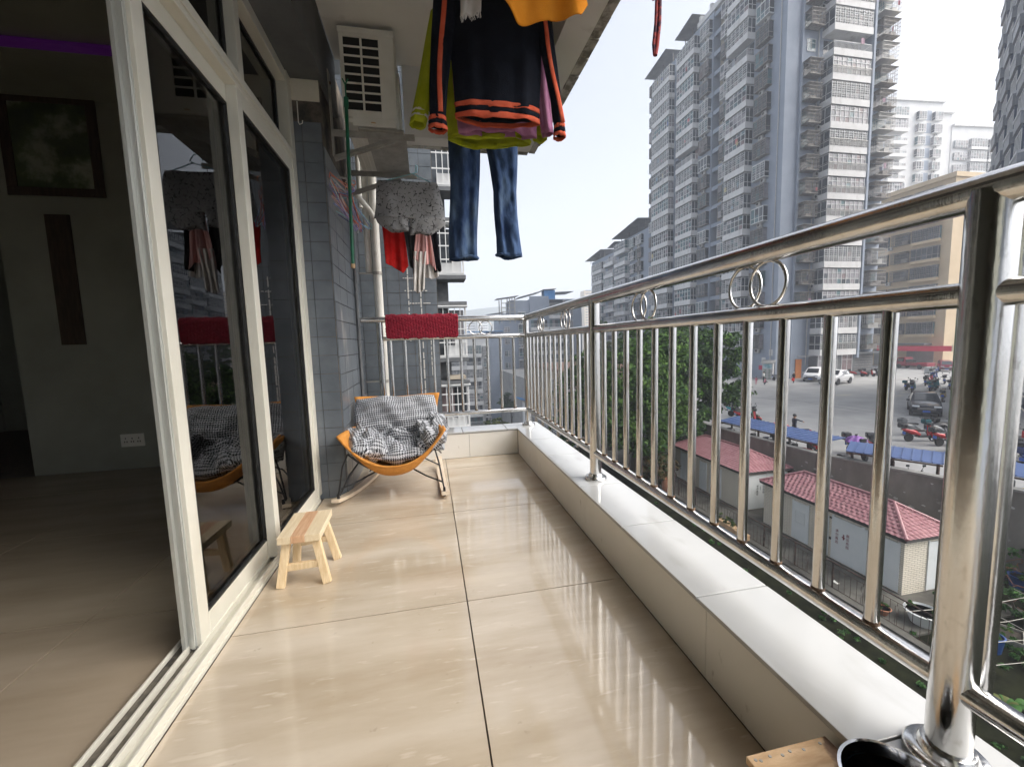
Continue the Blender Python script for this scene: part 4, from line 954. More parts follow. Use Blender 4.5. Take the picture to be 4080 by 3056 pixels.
bpart(T1, MB().box(66.75, 67.1, 53.35, 55.39, ZL+3, 78).box(56.0, 56.2, 55.1, 55.39, ZL, 78), 'pilaster', 'blue_grey')
pp_ = MB()
for y in (56.3, 68.2): pp_.tube([(53.36, y, ZL), (53.36, y, 78)], .07, 6)
pp_.tube([(59.0, 55.25, ZL+2), (59.0, 55.25, 78)], .08, 6)
o = pp_.build('rain_pipe', M['ac_white'], T1); o.location = -Vector(T1.location)
# washing hung out on the tower's balconies and in its cages
lcl = mat('drying_laundry', (.6, .6, .6), None, rough=.9, tint=True); lrd = random.Random(12)
for k in range(46):
    F_, x, y = lrd.choice([(FR, lrd.uniform(6.8, 12.2), -2.0), (FR, lrd.uniform(15.8, 18.4), -1.55), (FR, lrd.uniform(3.2, 5.2), -1.25), (FL, lrd.uniform(27.2, 31.2), -1.5), (FL, lrd.uniform(12.6, 17.4), -1.45), (FL, lrd.uniform(3.2, 9.2), -1.4)])
    z = zk(lrd.randrange(-1, 16))+lrd.uniform(.6, 1.3); wd, ht = lrd.uniform(.25, .6), lrd.uniform(.45, .9)
    lm_ = MB().grid(lambda u, v: (wd*(u-.5), .05*math.sin(9*u+k), ht*v), 6, 3).mesh('laundry', lcl)
    o = F_.put('laundry', lm_, x, z, y=y); o.color = (*lrd.choice([(.9, .3, .3), (.3, .35, .8), (1, 1, 1), (.15, .15, .2), (.9, .6, .7), (.4, .6, .75), (.85, .75, .4), (.5, .1, .12)]), 1)
# roof canopies on the stepped roofs
for (a, b_, zc, n) in ((84, 92.6, 59.8, 3), (75.2, 80.8, 60.2, 3)):
    cn = MB().add([(51.6, a, zc+.9), (51.6, b_, zc), (58, b_, zc+.3), (58, a, zc+1.2), (51.6, a, zc+.98), (51.6, b_, zc+.08), (58, b_, zc+.38), (58, a, zc+1.28)], [(0, 1, 2, 3), (7, 6, 5, 4), (0, 4, 5, 1), (1, 5, 6, 2), (2, 6, 7, 3), (3, 7, 4, 0)])
    o = cn.build('roof_canopy', M['tin'], T1); o.location = -Vector(T1.location)
    ps_ = MB()
    for i in range(n):
        y = a+.5+(b_-a-1)*i/(n-1)
        for x in (53.7, 57.5): ps_.box(x-.06, x+.06, y-.06, y+.06, 58.5, zc+.75)
    o = ps_.build('canopy_post', M['cage_bar'], o); 
# ground floor of the tower
gw = MB().box(59.7, 67.0, 53.9, 55.39, ZL, -2.4)
bpart(T1, gw, 'ground_storey', 'beam_grey')
FG = Facade(T1, (53.5, 53.9, 0), 0)
FG.win('flush', 8.2, ZL+1.0, 3.6, 2.6, 0); FG.win('flush', 11.9, ZL+1.0, 2.0, 2.6, 0)
dsh = mat('dark_shutter', (.05, .055, .06), (.08, .085, .09), 1, .6)
bpart(T1, MB().box(56.5, 59.5, 54.2, 54.35, -2.75, -2.6), 'awning', 'tin')
bpart(T1, MB().box(67.6, 71.9, 54.9, 55.38, ZL, -2.6).box(67.4, 72.6, 53.6, 55.38, -2.6, -2.42), 'shop_front', 'beam_grey')
sh = MB()
for i in range(6): sh.box(68.0, 71.5, 54.80, 54.88, ZL+.9+i*.42, ZL+1.0+i*.42)
bpart(T1, sh, 'shutter_slat', 'cage_bar'); 
od = mat('orange_door_paint', (.55, .16, .02), (.62, .2, .03), 3, .5)
o = MB().box(57.2, 58.3, 55.25, 55.385, ZL, ZL+3.0).build('door', od, T1); o.location = -Vector(T1.location)
bl_ = mat('pale_notice_paper', (.6, .6, .58), None, rough=.7); rd_ = mat('red_notice', (.5, .05, .1), None, rough=.7)
for nm, m_, (y, z, w_, h_) in (('notice', bl_, (57.7, -3.2, .8, .75)), ('notice', bl_, (56.3, -2.0, .7, 1.0)), ('notice', rd_, (58.2, -4.5, .9, .7))):
    o = MB().box(53.46, 53.49, y-w_/2, y+w_/2, z-h_/2, z+h_/2).build(nm, m_, T1); o.location = -Vector(T1.location)

# ---- the lower grey block behind it
T3 = thing('apartment_block', 'lower blue-grey apartment block with sheet roof canopies standing left of the tall tower', 'apartment block', (58, 112, ZL))
bpart(T3, MB().box(53.5, 66, 93.2, 108, -20, 27.4), 'wall', 'blue_grey')
bpart(T3, MB().box(53.5, 66, 108.01, 129, -20, 25.6), 'wall', 'blue_grey')
F3 = Facade(T3, (53.5, 129, 0), -PI/2)
for k in range(-2, 10):
    z = 24.1-3.3*(9-k)
    if z > 26: continue
    F3.balcony(6.4, z-2.75, 7.6, 1.3, 3.1, 'glaz', 1.0); F3.balcony(15.0, z-1.9, 6.2, 1.3, 3.1, random.choice(['glaz', 'open']), 1.0); F3.balcony(22.4, z, 6.4, 1.4, 3.1, random.choice(['glaz', 'open', 'glaz']), 1.0)
    F3.win('bay', 27.6, z+.3, 2.4, 2.1, .7, frame='win_frame'); F3.win('bay', 31.3, z+.3, 2.8, 2.1, .7, frame=random.choice(['win_frame', 'cage_bar']))
    if random.random() < .7: F3.ac(30.6, z-.5)
    if random.random() < .5: F3.ac(27, z-.5)
for (a, b_, x0_, zc, dz) in ((119, 131.5, 52, 26.4, 1.2), (108.5, 113, 51.5, 26.6, .8), (95, 109.5, 51.2, 28.2, 1.6)):
    cn = MB().add([(x0_, a, zc+dz), (x0_, b_, zc), (60, b_, zc+.4), (60, a, zc+dz+.4), (x0_, a, zc+dz+.1), (x0_, b_, zc+.1), (60, b_, zc+.5), (60, a, zc+dz+.5)], [(0, 1, 2, 3), (7, 6, 5, 4), (0, 4, 5, 1), (1, 5, 6, 2), (2, 6, 7, 3), (3, 7, 4, 0)])
    o = cn.build('roof_canopy', M['tin'], T3); o.location = -Vector(T3.location)
    ps_ = MB()
    for i in range(4):
        y = a+.8+(b_-a-1.6)*i/3
        for x in (53.8, 59.5): ps_.box(x-.07, x+.07, y-.07, y+.07, 25.5, zc+.2+dz*(1-i/3))
    ps_.build('canopy_post', M['cage_bar'], o)

# ---- far block with flat blue-grey end walls, seen over the end rail
G2 = thing('far_apartment_block', 'far blue-grey block with a blue rooftop tank and roof sheds seen over the end rail', 'apartment block', (32, 115, -20))
bpart(G2, MB().box(20.4, 43.2, 112, 128, -26, 8.6).box(28.0, 43.1, 112.01, 126, 8.6, 12.4), 'wall', 'blue_grey')
bpart(G2, MB().box(22.4, 27.9, 111.9, 118, 8.61, 12.1).box(27.91, 33.4, 111.6, 112.0, 8.61, 13.2), 'parapet_wall', 'blue_grey')
F2 = Facade(G2, (20.4, 112, 0), 0)
for k in range(9):
    z = 7.3-3.27*k
    if k > 0: F2.balcony(10.2, z, 5.0, 1.2, 3.0, random.choice(['open', 'glaz']), .95)
    F2.balcony(15.6, z, 5.0, 1.2, 3.0, random.choice(['open', 'glaz']), .95)
    F2.win('bay', 5.2, z-.6, 2.0, 2.2, .6); F2.win('bay', 19.2, z+.4, 1.5, 2.0, .5)
    if k % 2 == 0: F2.ac(5.2, z-1.5)
    F2.win('flush', .7, z-.5, .8, 1.4, 0); F2.win('flush', 1.5, z-.5, .5, 1.4, 0)
F2.balcony(15.6, 9.6, 5.0, 1.2, 3.0, 'open', .95); F2.win('flush', 19.5, 10.3, 2, 1.5, 0)
tank = mat('blue_tank_sheet', (.05, .22, .50), (.08, .28, .58), 2, .5)
o = MB().box(32.6, 35.7, 113, 116, 12.41, 15.0).build('rooftop_tank', tank, G2); o.location = -Vector(G2.location)
def slanted(t, x0_, x1_, y0_, y1_, za, zb, nm='roof_canopy'):
    cn = MB().add([(x0_, y0_, za), (x1_, y0_, zb), (x1_, y1_, zb), (x0_, y1_, za), (x0_, y0_, za+.1), (x1_, y0_, zb+.1), (x1_, y1_, zb+.1), (x0_, y1_, za+.1)], [(0, 1, 2, 3), (7, 6, 5, 4), (0, 4, 5, 1), (1, 5, 6, 2), (2, 6, 7, 3), (3, 7, 4, 0)])
    o = cn.build(nm, M['tin'], t); o.location = -Vector(t.location); return o
slanted(G2, 25.2, 32.5, 113, 122, 13.0, 14.9); slanted(G2, 35.8, 41.0, 112.4, 120, 14.3, 14.5); slanted(G2, 32.2, 36.0, 112.6, 117, 15.05, 15.3)
slanted(G2, 18.6, 24.6, 110.5, 115, 12.4, 13.2); slanted(G2, 15.6, 20.4, 109.5, 116, 8.2, 8.8)
ps_ = MB()
for x, z in ((19.9, 12.4), (22.2, 12.9), (23.6, 13)):
    for y in (111, 114.6): ps_.box(x-.12, x+.12, y-.12, y+.12, 6, z)
for z in (8.9, 10, 11.2): ps_.box(19.9, 23.6, 110.9, 111.0, z, z+.2)
o = ps_.build('roof_frame', M['cage_pale'], G2); o.location = -Vector(G2.location)

G1 = thing('far_apartment_row', 'far pale apartment row with stacked balconies seen low through the end rail', 'apartment block', (13, 108, -20))
bpart(G1, MB().box(4, 15.2, 105, 118, -26, 2.2), 'wall', 'pale_wall')
bpart(G1, MB().box(15.21, 19.2, 104.9, 118, -26, 3.6), 'end_wall', 'blue_grey')
F1 = Facade(G1, (4, 105, 0), 0)
for k in range(8):
    z = -2.4-3.05*k
    F1.balcony(7.2, z, 3.9, 1.0, 2.9, random.choice(['open', 'glaz']), .95); F1.balcony(3.0, z, 3.9, 1.0, 2.9, random.choice(['open', 'glaz']), .95)
    F1.win('bay', 10.4, z+.3, 1.6, 2.1, .7); F1.ac(10.3, z-.4)
o = MB().box(9.2, 19.0, 104.4, 110, 3.61, 3.75).build('blue_roof', tank, G1); o.location = -Vector(G1.location)

# ---- the next stair wing of our own building, just beyond the neighbour's wall
WG = thing('building_wing', 'near grey wing with projecting barred bay windows beside the neighbour wall', 'building', (.8, 17, -8))
bpart(WG, MB().box(-6, .35, 17, 22, -20, 24).box(.351, .92, 17.4, 22, -20, 24), 'wall', 'beam_grey')
FW = Facade(WG, (0, 17, 0), 0)
for zt, zb in ((9.0, 6.9), (5.5, 3.62), (2.34, .42), (-.75, -2.45), (-3.9, -5.6), (-7.2, -9)):
    FW.win('cage', .96, zb, 1.10, zt-zb, .55, frame='win_frame', name='window')
    FW.put('slab', MB().box(-.62, .62, -.62, .4, -.22, -.07).mesh('slab', M['beam_grey']), .95, zb)
    FW.put('slab', MB().box(-.62, .62, -.60, .4, .07, .20).mesh('slab', M['beam_grey']), .95, zt)
FW.put('ledge', MB().box(-.3, .42, -.6, .3, -.1, .02).mesh('ledge', M['beige_dull']), 1.0, -.40)

# ---- long low beige building along the edge of the lot
BL = thing('low_beige_building', 'long low beige building with brown coping behind the trees', 'building', (22, 56, -20))
bpart(BL, MB().box(17.0, 30, 44, 70, -26, -3.4), 'wall', 'beige_dull')
brc = mat('brown_coping', (.16, .09, .06), (.24, .14, .10), 2, .8)
o = MB().box(16.8, 30.1, 43.8, 70.1, -3.4, -2.95).build('coping', brc, BL); o.location = -Vector(BL.location)
FB = Facade(BL, (17.0, 70, 0), -PI/2)
for i in range(7):
    FB.put('pilaster', MB().box(-.25, .25, -.25, -.01, 0, 16.5).mesh('pilaster', M['beige']), 1.2+i*3.9, -20)
    for zz in (-6.2, -9.6, -13): FB.win('flush', 3.1+i*3.9, zz, 2.2, 1.7, 0)

# ---- beige block at the back of the lot
BB = thing('beige_apartment_block', 'beige apartment block with long barred balconies and garage shutters behind the red truck', 'apartment block', (95, 66, ZL))
bpart(BB, MB().box(92, 112, 58.2, 82, ZL, 27.4), 'wall', 'beige')
bpart(BB, MB().box(91.6, 112.2, 57.9, 82.2, 27.41, 28.2), 'parapet', 'beige')
FBB = Facade(BB, (92, 82, 0), -PI/2); FBS = Facade(BB, (92, 58.2, 0), 0)
DARK[0] = True
for k in range(8):
    z = .2+3.45*k
    FBB.win('bay', 12.4, z, 2.6, 2.0, .5, frame='cage_bar'); FBB.win('cage', 16.0, z, 2.9, 2.0, .8, frame='cage_bar', name='window')
    FBB.win('bay', 20.1, z, 4.3, 2.05, .55, frame='cage_bar')
    FBB.put('balcony', band_mesh(4.3, .55, .5, 'beige', .02), 20.1, z-.15)
    if random.random() < .8: FBB.ac(8.9, z-.3)
    if random.random() < .6: FBB.ac(14, z-.6)
    FBS.win('cage', 6.2, z, 2.4, 1.9, .8, frame='cage_bar', name='window')
DARK[0] = False
shm = mat('grey_roller_shutter', (.22, .21, .19), (.27, .26, .24), 1, .6)
for x in (8.5, 14.2, 20.2):
    s = MB()
    for i in range(14): s.box(-2.2, 2.2, -.06-.02*(i % 2), -.01, i*.28, i*.28+.27)
    FBB.put('roller_shutter', s.mesh('roller_shutter', shm), x, ZL+.1)
o = MB().box(90.2, 91.99, 60, 72, -1.9, -1.6).build('awning', M['tin'], BB); o.location = -Vector(BB.location)
ban = thing('red_banner', 'long plain red banner strung across the garage fronts', 'banner', (89.8, 61.8, -2.6))
bm2 = mat('red_banner_cloth', (.62, .03, .07), (.70, .05, .10), 1, .8)
MB().grid(lambda u, v: (.12*math.sin(9*u), -6.2+12.4*u, -.45+.95*v+.25*(u-.5)**2), 30, 4).build('cloth', bm2, ban, solid=.02)
MB().tube([(0, -6.3, -.5), (0, -6.3, .75)], .05, 6).tube([(0, 6.3, -.5), (0, 6.3, .75)], .05, 6).build('pole', M['cage_bar'], ban)

# ---- pale sunlit block far behind
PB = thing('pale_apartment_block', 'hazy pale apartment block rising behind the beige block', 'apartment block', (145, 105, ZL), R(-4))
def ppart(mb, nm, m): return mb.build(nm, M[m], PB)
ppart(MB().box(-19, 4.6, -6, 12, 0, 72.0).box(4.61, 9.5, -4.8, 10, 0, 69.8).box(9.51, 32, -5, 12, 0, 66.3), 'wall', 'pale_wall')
ppart(MB().box(-19.4, 5.0, -6.5, 12.4, 72.01, 72.6).box(5.4, 9.9, -5.4, 10.4, 69.81, 70.4).box(9.6, 32.4, -5.5, 12.4, 66.31, 66.9), 'parapet', 'band')
class Local(Facade):
    def put(s, name, me, x, z, parent=None, y=0): return place(name, me, s.p, (s.o.x+x, s.o.y+y, z))
FP = Local(PB, (-19, -6, 0), 0); FP2 = Local(PB, (9.5, -5, 0), 0)
for k in range(5, 20):
    z = 2.0+3.42*k
    FP.win('cage', 2.4, z, 2.2, 2.0, 1.0, frame='win_frame', name='window')
    FP.balcony(7.4, z-.4, 5.6, 1.8, 3.1, random.choice(['open', 'glaz']), .9)
    FP.win('flush', 11.6, z, 1.3, 1.7, 0)
    FP.win('bay', 16.0, z, 2.4, 2.1, .9); FP.win('bay', 21.4, z, 2.6, 2.1, .9)
    FP.put('recess', MB().box(-1.1, 1.1, -.03, -.01, 0, 2.7).mesh('recess', M['blue_grey']), 18.8, z)
    if random.random() < .7: FP.ac(21.4, z-.8)
    if z < 62:
        FP2.win('glaz', 3.0, z, 4.4, 2.1, .5); FP2.balcony(8.6, z-.3, 5.4, .9, 3.1, 'glaz', .8); FP2.balcony(15, z-.3, 5.6, .9, 3.1, 'glaz', .8)

# ---- dark tower at the right edge
T2 = thing('dark_tower', 'dark blue-grey tower with stacked white banded balconies at the right edge of the photo', 'apartment tower', (67.0, 37.6, ZL), R(35))
# local frame: its long face runs back along -x, facing +y
T2b = MB().box(-27, 0, -14, 0, 0, 82).box(-1.0, .0, .001, 1.0, 0, 82)
M['dark_blue'] = mat('dark_blue_grey_paint', (.06, .08, .12), (.085, .105, .15), .5, .7)
T2b.build('wall', M['dark_blue'], T2)
wbm = mat('grey_tile_band', (.20, .215, .24), (.26, .275, .30), 3, .4); wcap = mat('white_tile_cap', (.55, .56, .58), (.62, .63, .65), 3, .4)
dgl = PM
for i, x in enumerate((-4.4, -9.6, -14.8, -20)):
    bay = MB().box(-1.5, 1.5, .002, 1.5, 0, 82)
    o = bay.build('bay_shaft', M['dark_blue'], T2); o.location = (x, 0, 0)
bandm = MB().box(-1.62, 1.62, 1.501, 1.68, -.45, .55).box(-1.68, -1.501, .1, 1.501, -.45, .55).box(-1.66, 1.66, 1.48, 1.74, .56, .76, 1).box(-1.74, -1.48, .1, 1.479, .56, .76, 1).mesh('balcony', [wbm, wcap])
wf_ = MB(); wg_ = MB()
wf_.box(-1.58, -1.51, .25, 1.35, .80, .88).box(-1.58, -1.51, .25, 1.35, 2.45, 2.53)
for y in (.25, .6, .97, 1.32): wf_.box(-1.57, -1.51, y-.03, y+.03, .8, 2.5)
wg_.add([(-1.53, .25, .85), (-1.53, 1.35, .85), (-1.53, 1.35, 2.48), (-1.53, .25, 2.48)], [(0, 1, 2, 3)], 0)
wf2 = MB().box(-1.4, 1.4, 1.505, 1.56, .8, .88).box(-1.4, 1.4, 1.505, 1.56, 2.45, 2.53)
for x in (-1.4, -.7, 0, .7, 1.4): wf2.box(x-.03, x+.03, 1.505, 1.56, .8, 2.5)
wg2 = MB().add([(-1.4, 1.52, .85), (1.4, 1.52, .85), (1.4, 1.52, 2.48), (-1.4, 1.52, 2.48)], [(0, 1, 2, 3)], 1)
wfm, wgm, wf2m, wg2m = wf_.mesh('window', M['win_frame']), wg_.mesh('pane', PM), wf2.mesh('window', M['win_frame']), wg2.mesh('pane', PM)
gap_f = MB().box(-1.0, 1.0, .01, .08, .9, .98).box(-1.0, 1.0, .01, .08, 2.5, 2.58).box(-.04, .04, .01, .08, .9, 2.5).mesh('window', M['win_frame'])
gap_p = MB().add([(-1, .03, .9), (1, .03, .9), (1, .03, 2.55), (-1, .03, 2.55)], [(0, 1, 2, 3)], 4).mesh('pane', PM)
for k in range(0, 24):
    for x in (-4.4, -9.6, -14.8, -20):
        z = 1.0+3.3*k
        place('balcony', bandm, T2, (x, 0, z))
        o = place('window', wfm, T2, (x, 0, z)); place('pane', wgm, o)
        o = place('window', wf2m, T2, (x, 0, z)); place('pane', wg2m, o)
        o = place('window', gap_f, T2, (x+2.6, 0, z)); place('pane', gap_p, o)

# ---- far hazy towers
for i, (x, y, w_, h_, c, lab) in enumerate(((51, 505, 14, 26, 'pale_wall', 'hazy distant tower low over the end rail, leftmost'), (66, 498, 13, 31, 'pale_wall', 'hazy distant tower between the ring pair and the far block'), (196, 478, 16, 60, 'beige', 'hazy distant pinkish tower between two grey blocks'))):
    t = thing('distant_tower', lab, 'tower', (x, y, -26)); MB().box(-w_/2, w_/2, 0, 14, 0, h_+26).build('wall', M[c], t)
    F_ = Local(t, (0, 0, 0), 0); fm = MB()
    for kz in range(int((h_+20)/3.2)):
        fm.box(-w_*.42, w_*.42, -.06, -.01, 8+kz*3.2, 9.4+kz*3.2)
    stuff(fm.build('window_row', PM[1], t))

# ---- the storeys of our own building above and below the balcony (solid masses)
OB = thing('own_building', 'dark grey mass of the balcony\'s own apartment building above and below', 'building', (-6, -10, 0))
bpart(OB, MB().box(-16, -.52, -26, 3.5, 2.95, 54).box(-16, -5.6, -26, 3.5, -8, 2.94).box(-5.59, .60, -26, 3.40, -8, -.16), 'wall', 'blue_grey')
sl2 = MB()
for k in range(1, 16): sl2.box(-.51, .84, -20, 3.0, 2.9+3.1*k-.3, 2.9+3.1*k)
bpart(OB, sl2, 'balcony_slabs', 'render')
# ================================================================== the lower terrace: retaining wall, brick sheds, path fence, shelters
M['stained_wall'] = mat('stained_concrete_wall', (.11, .102, .09), (.21, .20, .18), .9, .9, 0, .35, 12, (1, 1, .5), (.3, .7), 8)
overlay(M['stained_wall'], (.22, .22, .205), 1.6, .66, .70, (1, 1, 1.6), .7)
rwl = thing('retaining_wall', 'long stained concrete retaining wall with peeling white patches behind the sheds', 'wall', (18, 14, ZG))
def wall_run(pts, h0, h1, th):
    b = MB()
    for (xa, ya), (xb, yb) in zip(pts[:-1], pts[1:]):
        d = Vector((xb-xa, yb-ya, 0)); n = Vector((d.y, -d.x, 0)).normalized()*th/2; a = Vector((xa, ya, 0)); c = Vector((xb, yb, 0))
        n = n if n.x > 0 else -n
        b.add([a-n+Vector((0, 0, h0)), a+n+Vector((0, 0, h0)), c+n+Vector((0, 0, h0)), c-n+Vector((0, 0, h0)), a-n+Vector((0, 0, h1)), a+n+Vector((0, 0, h1)), c+n+Vector((0, 0, h1)), c-n+Vector((0, 0, h1))], [(0, 1, 2, 3), (7, 6, 5, 4), (0, 4, 5, 1), (1, 5, 6, 2), (2, 6, 7, 3), (3, 7, 4, 0)])
    return b
WP = [(17.9, 34), (17.9, 21), (18.25, 16.2), (18.6, 15.1), (19.6, 12.05), (20.4, 10.7), (21.8, 6.5), (26, -20)]
o = wall_run(WP, ZG-1, -4.93, .26).build('wall', M['stained_wall'], rwl); o.location = -Vector(rwl.location)
cpm = mat('pale_concrete_coping', (.16, .16, .15), (.24, .235, .22), 2, .85)
o = wall_run(WP, -4.925, -4.85, .36).build('coping', cpm, rwl); o.location = -Vector(rwl.location)
ptc = MB()
for k in range(60):                                   # flakes of old whitewash standing proud of the wall face
    y = random.choice([random.gauss(16.3, .8), random.gauss(13.5, 1.2), random.gauss(11, .8)]); z = random.gauss(-6.0, .35)
    WQ = sorted((b_, a_) for a_, b_ in WP); x = float(np.interp(y, [q[0] for q in WQ], [q[1] for q in WQ]))-.135
    x2 = float(np.interp(y-.1, [q[0] for q in WQ], [q[1] for q in WQ]))-.135; dx, dy = x2-x, -.1; l_ = math.hypot(dx, dy); dx /= l_; dy /= l_
    n = 7; r = random.uniform(.02, .09)
    q = [(x+dx*r*1.6*math.cos(2*PI*i/n)*random.uniform(.5, 1)-.012, y+dy*r*1.6*math.cos(2*PI*i/n)*random.uniform(.5, 1), z+r*math.sin(2*PI*i/n)*random.uniform(.4, 1)) for i in range(n)]
    ptc.add(q, [tuple(range(n))])
o = ptc.build('whitewash_flake', mat('old_whitewash', (.28, .28, .27), (.40, .40, .38), 5, .9), rwl); o.location = -Vector(rwl.location); stuff(o)

M['cream_brick'] = mat('cream_painted_brick', (.66, .61, .50), (.72, .67, .56), 3, .8)
N, L, p = nodes_of(M['cream_brick'])
g = N.new('ShaderNodeNewGeometry'); sp3 = N.new('ShaderNodeSeparateXYZ'); L.new(g.outputs['Position'], sp3.inputs[0])
cb3 = N.new('ShaderNodeCombineXYZ'); L.new(math_node(N, L, 'ADD', sp3.outputs[0], sp3.outputs[1]), cb3.inputs[0]); L.new(sp3.outputs[2], cb3.inputs[1])
bt = N.new('ShaderNodeTexBrick'); bt.inputs['Scale'].default_value = 1; bt.inputs['Brick Width'].default_value = .24; bt.inputs['Row Height'].default_value = .068; bt.inputs['Mortar Size'].default_value = .008; bt.inputs['Mortar Smooth'].default_value = .3
L.new(cb3.outputs[0], bt.inputs['Vector'])
bp = N.new('ShaderNodeBump'); bp.invert = True; bp.inputs['Strength'].default_value = .8; bp.inputs['Distance'].default_value = .01; L.new(bt.outputs['Fac'], bp.inputs['Height']); L.new(bp.outputs[0], p.inputs['Normal'])
src = p.inputs['Base Color'].links[0].from_socket; mx = N.new('ShaderNodeMix'); mx.data_type = 'RGBA'; mx.inputs[7].default_value = (.25, .21, .16, 1); L.new(bt.outputs['Fac'], mx.inputs[0]); L.new(src, mx.inputs[6]); L.new(mx.outputs[2], p.inputs['Base Color'])
M['door_grey'] = mat('pale_grey_door_paint', (.62, .65, .64), (.68, .70, .69), 1.5, .55)
overlay(M['door_grey'], (.25, .25, .22), 2.5, .6, .8, (1, 1, .5), .4)
M['roof_tile'] = mat('pink_glazed_roof_tile', (.25, .105, .118), (.345, .17, .178), 3, .35)
overlay(M['roof_tile'], (.12, .07, .06), 4, .60, .75, (1, 1, 1), .6)
M['eave'] = mat('dark_eave_board', (.035, .032, .03), (.07, .065, .06), 4, .8)
dark_txt = mat('dark_red_lettering', (.20, .03, .04), None, rough=.7); black_txt = mat('grey_lettering', (.05, .055, .06), None, rough=.7); white_louv = mat('white_louvre', (.60, .62, .60), None, rough=.5)
def text(s, size, m, parent, loc, rot):
    c = bpy.data.curves.new('lettering', 'FONT'); c.body = s; c.size = size; c.extrude = .002; c.align_x = 'CENTER'; c.materials.append(m); c.space_line = 1.15
    tmp = bpy.data.objects.new('lettering', c); col.objects.link(tmp); me = bpy.data.meshes.new_from_object(tmp.evaluated_get(bpy.context.evaluated_depsgraph_get())); bpy.data.objects.remove(tmp)
    o = place('lettering', me); o.parent = parent; o.location = loc; o.rotation_euler = rot; return o
def tile_mesh(wd, ln):
    n = 6; vs = []; t = .012
    for j, (yy, lift) in enumerate(((0, .022), (ln*1.12, .0))):
        for i in range(n+1):
            u = i/n; vs.append(((u-.5)*wd*1.02, yy, lift+.032*math.sin(PI*min(1, u*1.35))**1.0*(1 if u < .74 else 0)))
    for i in range(n+1): vs.append((vs[i][0], 0, vs[i][2]-t))
    fs = [(i, i+1, n+1+i+1, n+1+i) for i in range(n)] + [(2*(n+1)+i, 2*(n+1)+i+1, i+1, i) for i in range(n)]
    return vs, fs
